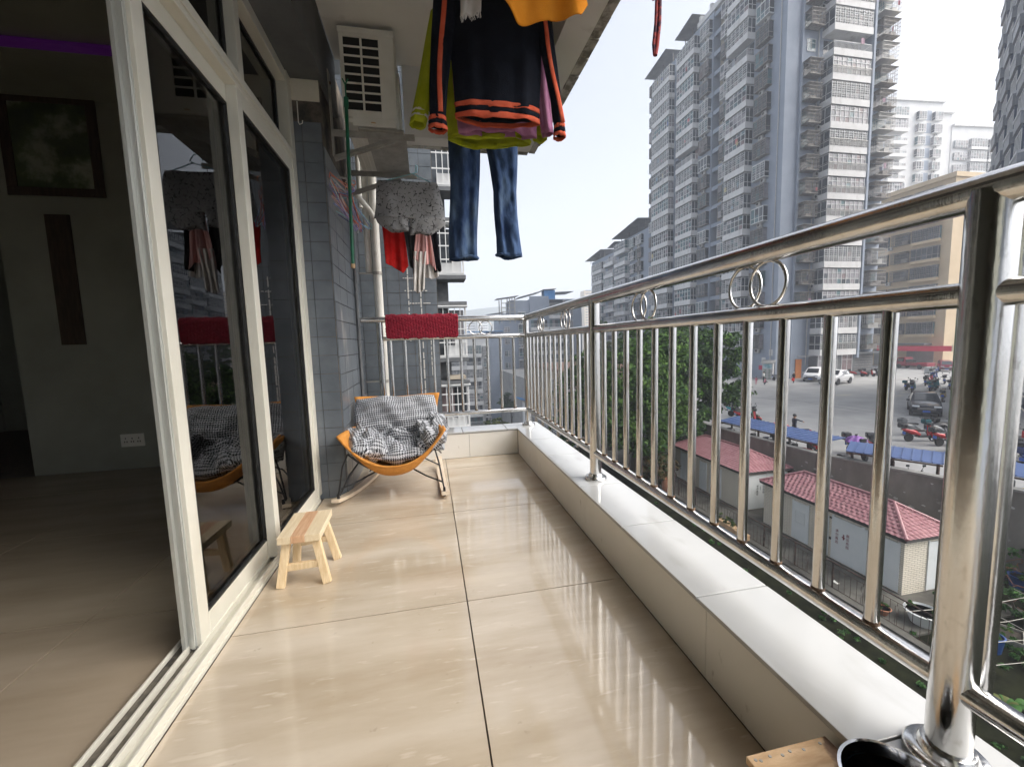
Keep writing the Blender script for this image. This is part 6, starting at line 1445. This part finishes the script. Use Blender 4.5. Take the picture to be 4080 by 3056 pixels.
MB().lathe([(.0, -.3), (.26, -.28), (.34, -.05), (.24, .16), (.08, .24), (.10, .30), (.0, .31)], (0, 0, 0), 14).build('bundle', mat('grey_sacking', (.38, .40, .42), (.5, .52, .54), 6, .9), bag, smooth=60)
bin_ = thing('waste_bin', 'green waste bin behind the long blue roof beside the red cover', 'bin', (23.2, 26.6, ZL))
MB().lathe([(.28, 0), (.38, 1.0), (.42, 1.0), (.42, 1.05), (.36, 1.05), (.27, .05), (.0, .05)], (0, 0, 0), 4).build('body', mat('green_bin_plastic', (.01, .09, .06), (.02, .13, .09), 3, .5), bin_)
MB().tube([(-.3, .3, .95), (.3, .3, .95)], .03, 6).build('handle', M['plastic'], bin_)
tr_ = thing('storage_tub', 'round tub carrying the bright red cover behind the long blue roof', 'tub', (22.6, 23.0, ZL))
MB().lathe([(.40, 0), (.52, .90), (.56, .92), (.50, .92), (.38, .05), (.0, .05)], (0, 0, 0), 20).build('tub', M['plastic'], tr_, smooth=40)
ckb = tag(MB().box(79.6, 80.7, 51.6, 52.7, ZL, ZL+1.05).build('concrete_block', mat('pale_concrete_block', (.42, .44, .43), (.52, .53, .52), 1, .85), None, bevel=.05), 'pale concrete block standing alone in front of the red truck', 'block')

# ---- ad cabinet at the tower's corner
ak = thing('notice_cabinet', 'white and green notice cabinet with a small sloped roof at the tower corner', 'cabinet', (52.6, 55.8, ZL), R(-62))
MB().box(-.75, .75, -.28, .28, .1, 2.55).build('case', M['ac_white'], ak)
MB().box(-.62, .62, -.31, -.282, 1.75, 2.45).build('poster', mat('teal_poster', (.10, .28, .30), (.5, .6, .65), 1.2, .5), ak)
gp = mat('green_lettering', (.06, .16, .10), None, rough=.6)
b = MB()
for cx in (-.3, .3):
    for k in range(6):
        z = 1.55-k*.25
        b.box(cx-.20, cx+.20, -.30, -.282, z-.02, z+.02).box(cx-.02, cx+.02, -.30, -.282, z-.09, z+.09).box(cx-.16, cx+.14, -.30, -.282, z-.085, z-.055)
stuff(b.build('lettering', gp, ak))
MB().add([(-.95, -.5, 2.6), (.95, -.5, 2.6), (.95, .5, 3.0), (-.95, .5, 3.0), (-.95, -.5, 2.66), (.95, -.5, 2.66), (.95, .5, 3.06), (-.95, .5, 3.06)], [(0, 1, 2, 3), (7, 6, 5, 4), (0, 4, 5, 1), (1, 5, 6, 2), (2, 6, 7, 3), (3, 7, 4, 0)]).build('roof', M['cage_pale'], ak)
# ---- pipe frame carport at the right edge
cp = thing('pipe_frame_carport', 'low carport of ivory pipes with a dark roof right of the post', 'carport', (40.5, 22.3, ZL), R(35))
M['ivory_pipe'] = mat('ivory_painted_pipe', (.55, .52, .44), (.62, .59, .51), 2, .5)
for x in (-3, 0, 3): MB().tube([(x, -1.6, 0), (x, -1.6, 2.3), (x, -1.4, 2.5), (x, 1.6, 2.7)], .06, 8).build('pipe_post', M['ivory_pipe'], cp, smooth=50)
MB().tube([(-3, -1.6, 1.0), (3, -1.6, 1.0)], .06, 8).tube([(-3, -1.6, 2.3), (3, -1.6, 2.3)], .06, 8).build('pipe_rail', M['ivory_pipe'], cp, smooth=50)
MB().box(-3.2, 3.2, -1.7, 1.8, 2.72, 2.80).build('roof', M['tin'], cp)

# ================================================================== people
skin = mat('skin', (.36, .20, .13), None, rough=.6); hair = mat('black_hair', (.012, .01, .01), None, rough=.5)
def person(label, loc, rz, top, legs, pose='stand', h=1.62, hat=None, arm=None):
    t = thing('person', label, 'person', loc, rz); s = h/1.62
    J = {'pelvis': (0, 0, .86), 'waist': (0, 0, 1.0), 'chest': (0, -.01, 1.22), 'neck': (0, 0, 1.37), 'head': (0, -.02, 1.46), 'crown': (0, -.01, 1.58)}
    for sx, n in ((-1, 'l'), (1, 'r')):
        J.update({n+'hip': (sx*.09, 0, .84), n+'knee': (sx*.11, -.04+.05*sx, .46), n+'ank': (sx*.11, .02+.10*sx, .08), n+'toe': (sx*.12, -.12+.10*sx, .03), n+'sh': (sx*.17, 0, 1.32), n+'el': (sx*.23, -.02, 1.06), n+'wr': (sx*.24, -.12, .86), n+'hand': (sx*.24, -.15, .78)})
    if pose == 'reach': J.update({'lel': (-.42, -.08, 1.28), 'lwr': (-.66, -.14, 1.26), 'lhand': (-.74, -.16, 1.24)})
    if pose == 'squat':
        dz = -.50
        for k in ('pelvis', 'waist', 'chest', 'neck', 'head', 'crown', 'lsh', 'rsh', 'lel', 'rel', 'lwr', 'rwr', 'lhand', 'rhand', 'lhip', 'rhip'): J[k] = (J[k][0], J[k][1]+(0 if J[k][2] < .95 else -.16), J[k][2]+dz)
        for n, sx in (('l', -1), ('r', 1)): J[n+'knee'] = (sx*.16, -.36, .50); J[n+'ank'] = (sx*.13, -.04, .08); J[n+'toe'] = (sx*.13, -.18, .03); J[n+'wr'] = (sx*.12, -.50, .40); J[n+'hand'] = (sx*.10, -.54, .32); J[n+'el'] = (sx*.22, -.30, .58)
    if pose == 'bend':
        for k, (dy, dz) in {'chest': (-.18, -.08), 'neck': (-.30, -.14), 'head': (-.38, -.16), 'crown': (-.46, -.12), 'lsh': (-.26, -.12), 'rsh': (-.26, -.12), 'lel': (-.34, -.16), 'rel': (-.34, -.16), 'lwr': (-.40, -.14), 'rwr': (-.40, -.14), 'lhand': (-.42, -.14), 'rhand': (-.42, -.14)}.items(): J[k] = (J[k][0], J[k][1]+dy, J[k][2]+dz)
    E_ = [('pelvis', 'waist'), ('waist', 'chest'), ('chest', 'neck'), ('neck', 'head'), ('head', 'crown')]
    for n in 'lr': E_ += [('pelvis', n+'hip'), (n+'hip', n+'knee'), (n+'knee', n+'ank'), (n+'ank', n+'toe'), ('chest', n+'sh'), (n+'sh', n+'el'), (n+'el', n+'wr'), (n+'wr', n+'hand')]
    rad = {'pelvis': .135, 'waist': .125, 'chest': .145, 'neck': .055, 'head': .095, 'crown': .07, 'hip': .095, 'knee': .062, 'ank': .042, 'toe': .038, 'sh': .062, 'el': .045, 'wr': .032, 'hand': .036}
    ks = list(J); me = bpy.data.meshes.new('body'); me.from_pydata([tuple(c*s for c in J[k]) for k in ks], [(ks.index(a), ks.index(b)) for a, b in E_], [])
    o = bpy.data.objects.new('body', me); col.objects.link(o)
    sk_ = o.modifiers.new('skin', 'SKIN')
    for i, k in enumerate(ks):
        r_ = rad[k if k in rad else k[1:]]*s; me.skin_vertices[0].data[i].radius = (r_, r_*.85); me.skin_vertices[0].data[i].use_root = (i == 0)
    o.modifiers.new('sub', 'SUBSURF').levels = 1
    dg = bpy.context.evaluated_depsgraph_get(); m2 = bpy.data.meshes.new_from_object(o.evaluated_get(dg)); bpy.data.objects.remove(o)
    for m_ in (skin, top, legs, M['plastic']): m2.materials.append(m_)
    zw, zn = J['waist'][2]*s-.06, (J['neck'][2]-.01)*s
    ha = [Vector(J[n+'hand'])*s for n in 'lr']
    for p in m2.polygons:
        c = p.center; p.use_smooth = True
        p.material_index = 3 if c.z < .085*s else 0 if min((c-a).length for a in ha) < .10*s else 2 if c.z < zw or (pose == 'squat' and (c-Vector(J['lknee'])*s).length < .2) else 1 if c.z < zn and not (pose == 'bend' and c.y < -.33*s) else 0
    place('body', m2, t)
    hc, hd = Vector(J['head'])*s, Vector(J['crown'])*s
    hb = MB(); cc = (hc+hd)/2+Vector((0, .012, .025))
    hb.grid(lambda u, v: tuple(cc+Vector((.104*s*math.cos(2*PI*u)*math.sin(PI*.62*v), .112*s*math.sin(2*PI*u)*math.sin(PI*.62*v)+.01, .115*s*math.cos(PI*.62*v)))), 14, 8, cu=True)
    hb.build('hair' if hat is None else 'hat', hair if hat is None else hat, t, smooth=60)
    nb = MB()
    f0 = hc+Vector((0, -.088*s, .02*s)); nb.obox(f0+Vector((0, -.012, -.01)), (.012, 0, 0), (0, .012, 0), (0, 0, .022)); nb.build('nose', skin, t)
    eb_ = MB()
    for sx in (-1, 1): eb_.obox(f0+Vector((sx*.036*s, .004, .022)), (.012, 0, 0), (0, .004, 0), (0, 0, .007))
    eb_.obox(f0+Vector((0, .002, -.055*s)), (.022, 0, 0), (0, .004, 0), (0, 0, .005)); eb_.build('eyes_and_mouth', hair, t)
    return t
shirt = lambda n, c: mat(n, c, None, rough=.85)
wt_, nv, bk, pk, cr = shirt('white_shirt', (.6, .6, .58)), shirt('navy_jacket', (.012, .018, .04)), shirt('black_trousers', (.015, .015, .018)), shirt('pink_dress', (.55, .16, .22)), shirt('cream_shirt', (.6, .55, .45))
person('standing person in a white shirt and black trousers in front of the grey tower', (48.6, 52.3, ZL), R(200), wt_, bk)
person('small person in pink standing in the sunny patch before the tower', (45.6, 50.4, ZL), R(150), pk, pk, 'stand', 1.15)
person('person squatting beside the one in pink before the tower', (46.4, 49.9, ZL), R(60), pk, bk, 'squat', 1.5)
person('person in cream bending by the tree edge near the one in pink', (46.2, 52.9, ZL), R(120), cr, cr, 'bend', 1.5)
p_ = person('person in black with a pale hat carrying a red bag beside the white minivan', (51.4, 49.9, ZL), R(170), bk, bk, 'stand', 1.6, wt_)
rb = thing('red_bag', 'red bag held by the person in black beside the minivan', 'bag', (51.15, 49.75, ZL+.55))
MB().obox((0, 0, 0), (.18, 0, 0), (0, .10, 0), (0, 0, .20)).build('pouch', C_['red'], rb, bevel=.04)
MB().tube([(-.10, 0, .20), (0, 0, .34), (.10, 0, .20)], .012, 6).build('strap', C_['red'], rb)
person('person in a navy jacket reaching toward the red cover behind the long blue roof', (24.1, 23.2, ZL), R(75), nv, bk, 'reach', 1.68)
# ================================================================== vegetation
def leaf_mat(name, c1, c2, scale):
    m = mat(name, c1, c2, scale, .55, contrast=(.3, .7)); N, L, p = nodes_of(m)
    p.inputs['Specular IOR Level'].default_value = .2
    tr = N.new('ShaderNodeBsdfTranslucent'); mx = N.new('ShaderNodeMixShader'); mx.inputs[0].default_value = .25
    src = p.inputs['Base Color'].links[0].from_socket; L.new(src, tr.inputs[0]); L.new(p.outputs[0], mx.inputs[1]); L.new(tr.outputs[0], mx.inputs[2]); L.new(mx.outputs[0], N['Material Output'].inputs[0]); return m
LM = [leaf_mat('bright_leaf', (.05, .125, .02), (.125, .225, .045), .9), leaf_mat('dark_leaf', (.014, .042, .013), (.042, .09, .026), .9), leaf_mat('dry_leaf', (.10, .05, .02), (.07, .08, .03), 1.5), leaf_mat('olive_leaf', (.06, .085, .02), (.16, .17, .05), 2), leaf_mat('garden_leaf', (.03, .10, .02), (.09, .20, .05), 2)]
def leaves(centers, n, size, mats, seed=0, shell=.55, split=None):
    """many small leaf quads in clumps; centers = [(c, (rx, ry, rz))]"""
    g = np.random.default_rng(seed); P = []; 
    vol = np.array([c[1][0]*c[1][1]+c[1][2]*c[1][0] for c in centers]); cnt = (vol/vol.sum()*n).astype(int)
    for (c, r), k in zip(centers, cnt):
        ncl = max(6, k//55); d = g.normal(size=(ncl, 3)); d /= np.linalg.norm(d, axis=1)[:, None]
        rad = shell+(1-shell)*g.random(ncl)**.6; cl = d*rad[:, None]*np.array(r)+np.array(c); cr = .16*min(r)+.10*g.random(ncl)*min(r)
        idx = g.integers(0, ncl, k); q = g.normal(size=(k, 3))*.62; q[:, 2] *= .55
        P.append((cl[idx]+q*cr[idx][:, None], d[idx]))
    C = np.concatenate([p[0] for p in P]); D = np.concatenate([p[1] for p in P]); k = len(C)
    nrm = D*.5+g.normal(size=(k, 3))*.6+np.array([0, 0, .5]); nrm /= np.linalg.norm(nrm, axis=1)[:, None]
    a = np.cross(nrm, g.normal(size=(k, 3))); a /= np.linalg.norm(a, axis=1)[:, None]; b = np.cross(nrm, a)
    s = size*(.6+.8*g.random(k))[:, None]
    V = np.stack([C-a*s, C-b*s*.45+nrm*s*.12, C+a*s, C+b*s*.45+nrm*s*.12], 1).reshape(-1, 3)
    me = bpy.data.meshes.new('crown'); me.vertices.add(4*k); me.vertices.foreach_set('co', V.ravel().astype(np.float32))
    me.loops.add(4*k); me.loops.foreach_set('vertex_index', np.arange(4*k, dtype=np.int32)); me.polygons.add(k); me.polygons.foreach_set('loop_start', np.arange(0, 4*k, 4, dtype=np.int32))
    for m_ in mats: me.materials.append(m_)
    if len(mats) > 1: me.polygons.foreach_set('material_index', (g.random(k) < (split or .3)).astype(np.int32))
    me.update(); me.validate(); return me
M['bark'] = mat('dark_bark', (.03, .024, .018), (.08, .065, .05), 6, .9, 0, .6, 20, (1, 1, .3))
def tree(name, label, base, top, lobes, n, size, mats, seed, group=None, trunk=.2):
    t = thing(name, label, 'tree', base, 0, group); B = Vector(base)
    me = leaves([((c[0]-B.x, c[1]-B.y, c[2]-B.z), r) for c, r in lobes], n, size, mats, seed)
    place('crown', me, t)
    tb = MB(); tp = Vector(top)-B; tb.tube([(0, 0, -.3), tuple(tp*.4+Vector((.15, .1, 0))), tuple(tp*.8)], [trunk, trunk*.75, trunk*.45], 10)
    tb.build('trunk', M['bark'], t, smooth=60)
    lb = MB()
    for c, r in lobes:
        e = Vector((c[0], c[1], c[2]))-B; s0 = tp*random.uniform(.4, .75); lb.tube([tuple(s0), tuple(s0.lerp(e, .55)+Vector((0, 0, .2))), tuple(e)], [trunk*.45, trunk*.28, trunk*.08], 7)
    lb.build('limb', M['bark'], t, smooth=60)
    return t
tree('broadleaf_tree', 'big bright green broadleaf tree at the end of the far brick shed', (12.4, 23.6, ZG), (12.6, 23.6, -2), [((12.4, 23.4, -1.6), (2.3, 2.2, 2.3)), ((10.6, 23.4, -3.6), (1.7, 1.8, 2.0)), ((13.8, 22.9, -3.4), (2.0, 1.9, 1.9)), ((12.2, 22.6, -4.8), (2.2, 1.7, 1.4)), ((14.2, 23.4, -.3), (1.5, 1.5, 1.3))], 26000, .155, [LM[0], LM[1]], 1, None, .24)
tree('evergreen_tree', 'tall dark green tree rising behind the bright one beside the lot', (16.4, 27.6, ZG), (16.6, 27.6, -1), [((16.2, 27.4, -.2), (2.5, 2.4, 2.5)), ((18.6, 27.2, -1.6), (2.2, 2.2, 2.0)), ((19.6, 27.4, -3.6), (1.9, 2.0, 1.9)), ((15.6, 26.6, -3.6), (2.6, 2.2, 2.2)), ((18.2, 28, .6), (1.9, 1.9, 1.6)), ((20.6, 26.6, -.2), (1.9, 1.8, 1.7)), ((21.3, 26.2, -2.7), (1.6, 1.5, 1.5))], 33000, .165, [LM[1], LM[0]], 2, None, .26)
tree('slim_tree', 'slim dark tree with thin foliage left of the bright tree', (9.9, 26.5, ZG), (10, 26.5, -3), [((9.7, 26.3, -3.0), (1.5, 1.5, 1.9)), ((10.6, 26.3, -1.4), (1.3, 1.3, 1.5)), ((9.2, 26.0, -5.0), (1.3, 1.3, 1.5))], 9000, .15, [LM[1], LM[0]], 3, None, .14)
tree('low_tree', 'low leafy tree in front of the retaining wall at the end of the far shed', (16.0, 24.6, ZG), (16.1, 24.6, -5.6), [((16.0, 24.3, -5.3), (1.7, 1.4, 1.2)), ((14.4, 24.1, -6.3), (1.3, 1.1, 1.0)), ((17.2, 24.6, -4.4), (1.1, 1.1, 1.0))], 9000, .14, [LM[1], LM[0]], 4, None, .10)
tree('dry_bush', 'brown half dry bush under the bright tree', (12.9, 21.4, ZG), (12.9, 21.4, -6.6), [((12.9, 21.5, -6.6), (1.0, .9, 1.0)), ((13.7, 22.0, -7.0), (.7, .7, .7))], 3000, .12, [LM[2], LM[1]], 5, None, .05)
tree('yard_tree', 'round olive tree low in the yard beyond the end rail', (8.9, 58, -20), (9, 58, -12.5), [((9.0, 58, -11.6), (1.9, 1.9, 1.5)), ((10.4, 58.6, -12.2), (1.5, 1.5, 1.2))], 3200, .26, [LM[3], LM[1]], 6, None, .15)
tree('yard_tree', 'dark tree at the foot of the far grey block', (17.6, 90, -20), (17.6, 90, -14), [((17.6, 90, -12.8), (2.2, 2.2, 2.4)), ((19.6, 90, -13.5), (1.6, 1.6, 1.6))], 2500, .34, [LM[1]], 7, None, .2)
tree('far_tree', 'sunlit tree between the far grey block and the middle post', (44.5, 104, -8), (44.5, 104, 2), [((44.6, 104, 2.6), (2.4, 2.4, 2.6)), ((45.4, 104, 5.0), (1.6, 1.6, 1.8)), ((44.2, 104, -1), (2, 2, 2.4))], 3200, .40, [LM[0], LM[3]], 8, None, .2)
tree('far_tree', 'grey green tree behind the big trees below the lower grey block', (30, 60, ZL), (30, 60, -1), [((30, 60, -1.4), (3.2, 3, 2.4)), ((33.5, 60, -1.8), (2.6, 2.6, 2.0)), ((27, 60, -2.4), (2.6, 2.6, 2.2))], 6000, .28, [LM[1], LM[3]], 9, None, .25)
lh = thing('blue_roofed_hut', 'small hut with a bright blue sheet roof in the yard beyond the end rail', 'hut', (19.5, 78, -20))
MB().box(-1.6, 1.6, -1.5, 1.5, 0, 9.0).build('wall', M['pale_wall'], lh); MB().add([(-2.9, -2, 9.9), (2.2, -2, 8.7), (2.2, 2, 8.7), (-2.9, 2, 9.9), (-2.9, -2, 10.0), (2.2, -2, 8.8), (2.2, 2, 8.8), (-2.9, 2, 10.0)], [(0, 1, 2, 3), (7, 6, 5, 4), (0, 4, 5, 1), (1, 5, 6, 2), (2, 6, 7, 3), (3, 7, 4, 0)]).build('roof', tank, lh)
yr = thing('flat_roof', 'grey flat roofed low building below the end rail', 'building', (8.5, 40, -20)); MB().box(-4, 6.5, -6, 6, 0, 6.5).build('wall', M['beige_dull'], yr); MB().box(-4.2, 6.7, -6.2, 6.2, 6.51, 6.8).build('roof', M['tin'], yr)

# ---- pots, troughs and clutter of the terrace garden
terr = mat('terracotta', (.30, .12, .06), (.40, .18, .10), 5, .8); wpl = mat('white_plastic', (.62, .64, .62), (.70, .72, .70), 3, .45); bpl = mat('blue_plastic', (.02, .06, .20), (.03, .09, .28), 3, .45); earth = mat('potting_soil', (.02, .016, .01), (.045, .035, .025), 12, .95)
def pot(name, label, cat, loc, prof, m, plant=None, seed=0, n=18, group=None, soil=True, spread=1.0):
    t = thing(name, label, cat, loc, 0, group); MB().lathe(prof, (0, 0, 0), n).build('vessel', m, t, smooth=40)
    r, z = max(p[0] for p in prof), max(p[1] for p in prof)
    if soil: MB().lathe([(0, z*.86), (r*.86, z*.86)], (0, 0, 0), n).build('soil', earth, t)
    if plant:
        me = leaves([((0, 0, z+plant*.45), (r*.9*spread, r*.9*spread, plant*.55))], 260, .045+.03*plant, [LM[4], LM[3]], seed); place('plant', me, t)
    return t
zt = ZG+.06
pot('flower_pot', 'terracotta bowl pot on the path inside the fence near the near shed', 'flower pot', (13.62, 9.65, zt), [(.10, 0), (.19, .20), (.21, .21), (.19, .22), (.10, .04), (0, .04)], terr, .12, 1)
pot('stone_trough', 'large pale oval trough of greens beside the near shed corner', 'trough', (14.35, 9.05, zt), [(.30, 0), (.44, .36), (.48, .38), (.44, .40), (.34, .10), (0, .10)], wpl, .22, 2)
for k, (y, x, lab) in enumerate(((16.1, 13.08, 'long planter of yellow green plants by the fence, farthest of the row'), (15.6, 13.05, 'planter of leafy greens by the fence, second in the row'), (14.9, 13.0, 'small planter by the fence, nearest of the row'))):
    t = thing('planter', lab, 'planter', (x, y, ZG+.14), 0, 'planters along the path fence')
    MB().box(-.13, .13, -.30, .30, 0, .20).box(-.15, .15, -.32, .32, .20, .225).build('trough', M['plywood'], t); me = leaves([((0, 0, .34), (.18, .34, .22))], 420, .06, [LM[3], LM[4]], 20+k); place('plant', me, t)
pot('clay_jar', 'orange clay jar standing at the far end of the path fence', 'jar', (13.0, 20.7, ZG), [(.14, 0), (.26, .35), (.27, .6), (.17, .85), (.19, .90), (.15, .90), (.14, .8), (0, .7)], terr, None, 0, soil=False)
pot('white_bucket', 'white half barrel of soil beside the near post', 'bucket', (14.15, 7.78, ZG), [(.28, 0), (.33, .60), (.36, .62), (.31, .63), (.27, .1), (0, .1)], wpl, .10, 4)
pot('blue_bucket', 'blue bucket with seedlings right of the white half barrel', 'bucket', (14.95, 7.85, ZG), [(.20, 0), (.25, .42), (.27, .44), (.23, .45), (.2, .1), (0, .1)], bpl, .16, 5)
pot('blue_barrel', 'dark blue barrel with a big leafy plant beyond the white foam box', 'barrel', (18.0, 10.0, ZG), [(.34, 0), (.40, .4), (.36, .8), (.38, .82), (.33, .82), (.3, .1), (0, .1)], bpl, .65, 6, spread=2.2)
pot('blue_tub', 'blue tub half hidden in plants at the right edge', 'tub', (19.6, 9.7, ZG), [(.26, 0), (.32, .4), (.34, .42), (.3, .42), (.25, .1), (0, .1)], bpl, .5, 7, spread=1.6)
fb_ = thing('foam_box', 'open white foam box beside the blue barrel', 'box', (16.4, 8.95, ZG), R(25))
MB().box(-.35, .35, -.22, -.18, 0, .30).box(-.35, .35, .18, .22, 0, .30).box(-.35, -.31, -.18, .18, 0, .30).box(.31, .35, -.18, .18, 0, .30).build('sides', wpl, fb_); MB().box(-.31, .31, -.18, .18, 0, .16).build('soil', earth, fb_)
st = thing('stone', 'rounded grey stone lying between the foam box and the barrel', 'stone', (17.2, 9.55, ZG+.1)); MB().grid(lambda u, v: (.34*math.cos(2*PI*u)*math.sin(PI*v)*(1+.1*math.sin(5*u*6)), .26*math.sin(2*PI*u)*math.sin(PI*v), .2*math.cos(PI*v)), 14, 9, cu=True).build('rock', M['lot'], st, smooth=60)
for k, (x, y, lab) in enumerate(((15.9, 8.0, 'shallow crate of dark soil right of the blue bucket'), (16.9, 7.9, 'shallow crate of seedlings at the right edge'))):
    t = thing('seed_crate', lab, 'crate', (x, y, ZG), R(28)); MB().box(-.40, .40, -.27, -.25, 0, .22).box(-.40, .40, .25, .27, 0, .22).box(-.40, -.38, -.25, .25, 0, .22).box(.38, .40, -.25, .25, 0, .22).build('frame', M['galv'], t); MB().box(-.38, .38, -.25, .25, 0, .15).build('soil', earth, t); place('plant', leaves([((0, 0, .2), (.34, .22, .10))], 160, .04, [LM[4], LM[3]], 30+k), t)
gt = thing('wire_trellis', 'sagging wire trellis stretched over the garden beds', 'trellis', (15.5, 7.2, ZG))
for k in range(6):
    y = -1.6+k*.62; o = MB().tube([(-2.4, y, .62+.05*k), (0, y-.2, .52+.05*k), (3.6, y-.5, .75+.05*k)], .008, 5).build('wire', M['galv'], gt)
for x in (-2.2, -.2, 1.6, 3.3): MB().tube([(x, -2.0, 0), (x+.05, -1.8, .8)], .018, 6).build('stake', M['bark'], gt)
MB().tube([(-2.2, -1.8, .62), (3.3, -2.2, .80)], .010, 5).tube([(-.2, 1.6, .95), (-.2, -1.8, .65)], .008, 5).tube([(1.6, 1.4, 1.0), (1.6, -1.9, .7)], .008, 5).build('cross_wire', M['galv'], gt)
vb = MB(); rnd = random.Random(4)
for k in range(26):
    x, y = rnd.uniform(16.5, 21), rnd.uniform(8.4, 11.5); z = ZG+rnd.uniform(.1, .5); q = [(x, y, z)]
    for j in range(5): q.append((q[-1][0]+rnd.uniform(-.4, .4), q[-1][1]+rnd.uniform(-.5, .3), q[-1][2]+rnd.uniform(-.08, .28)))
    vb.tube(q, .012, 4)
stuff(tag(vb.build('bare_vines', mat('reddish_bare_twigs', (.14, .05, .03), (.22, .11, .06), 6, .8)), 'tangle of reddish bare vines under the retaining wall at the right', 'vines'))
gc = leaves([((17.5, 7.2, ZG+.1), (5, 3.5, .28)), ((11.2, 9, ZG+.05), (1.6, 7, .20)), ((12.6, 5.4, ZG+.12), (2, 1.8, .3)), ((20.2, 8.8, ZG+.3), (1.4, 2.2, .5)), ((10.5, 17, ZG+.05), (2.2, 6, .25)), ((14.6, 6.2, ZG+.1), (2.2, 1.6, .3)), ((16.5, 6.6, ZG+.15), (2.4, 1.4, .4))], 14000, .06, [LM[4], LM[1]], 44, .1)
o = place('ground_cover', gc); stuff(tag(o, 'low weeds and vegetables growing over the dark garden soil', 'plants'))
for k, (x, y, r, lab) in enumerate(((19.0, 11.4, .75, 'dark leafy shrub at the foot of the retaining wall, left of the barrel'), (20.3, 9.4, .9, 'tall leafy shrub against the retaining wall at the right edge'), (17.4, 8.7, .5, 'low leafy shrub between the stone and the seed crates'), (18.6, 8.2, .6, 'bushy shrub before the blue tub'), (16.2, 6.9, .55, 'leafy shrub under the wire trellis'))):
    t = thing('garden_shrub', lab, 'shrub', (x, y, ZG)); place('foliage', leaves([((0, 0, r*.8), (r, r, r*.8))], 900, .075, [LM[1], LM[4]], 60+k), t)
    MB().tube([(0, 0, -.05), (.05, .03, r*.5), (-.02, .06, r*.9)], .03, 6).build('stem', M['bark'], t)
for k, (x, y) in enumerate(((12.9, 6.45), (13.3, 6.2), (12.6, 6.05), (13.0, 5.7))):
    t = thing('cabbage', ('leafy cabbage nearest the white half barrel', 'leafy cabbage right of its neighbours below the trellis', 'pale cabbage with yellow leaves left in the bed', 'leafy cabbage nearest the balcony in the bed')[k], 'cabbage', (x, y, ZG+.05), 0, 'cabbages in the near bed')
    for j in range(9):
        a = j*2.4; l_ = MB().grid(lambda u, v: ((.06+.20*v)*math.cos(a+(u-.5)*1.1), (.06+.20*v)*math.sin(a+(u-.5)*1.1), .05+.16*v-.12*v*v+.02*math.sin(9*u)), 5, 4); l_.build('leaf', LM[4 if (j+k) % 3 else 3], t, smooth=60)

# ================================================================== air
hz = bpy.data.materials.new('haze'); hz.use_nodes = True; N = hz.node_tree.nodes; N.remove(N['Principled BSDF'])
pv = N.new('ShaderNodeVolumePrincipled'); pv.inputs['Color'].default_value = (.86, .91, 1, 1); pv.inputs['Density'].default_value = .0013; pv.inputs['Anisotropy'].default_value = .2
hz.node_tree.links.new(pv.outputs[0], N['Material Output'].inputs['Volume'])
stuff(place('haze', MB().box(-2600, 2600, -900, 2700, -31, 150).mesh('haze', hz)))
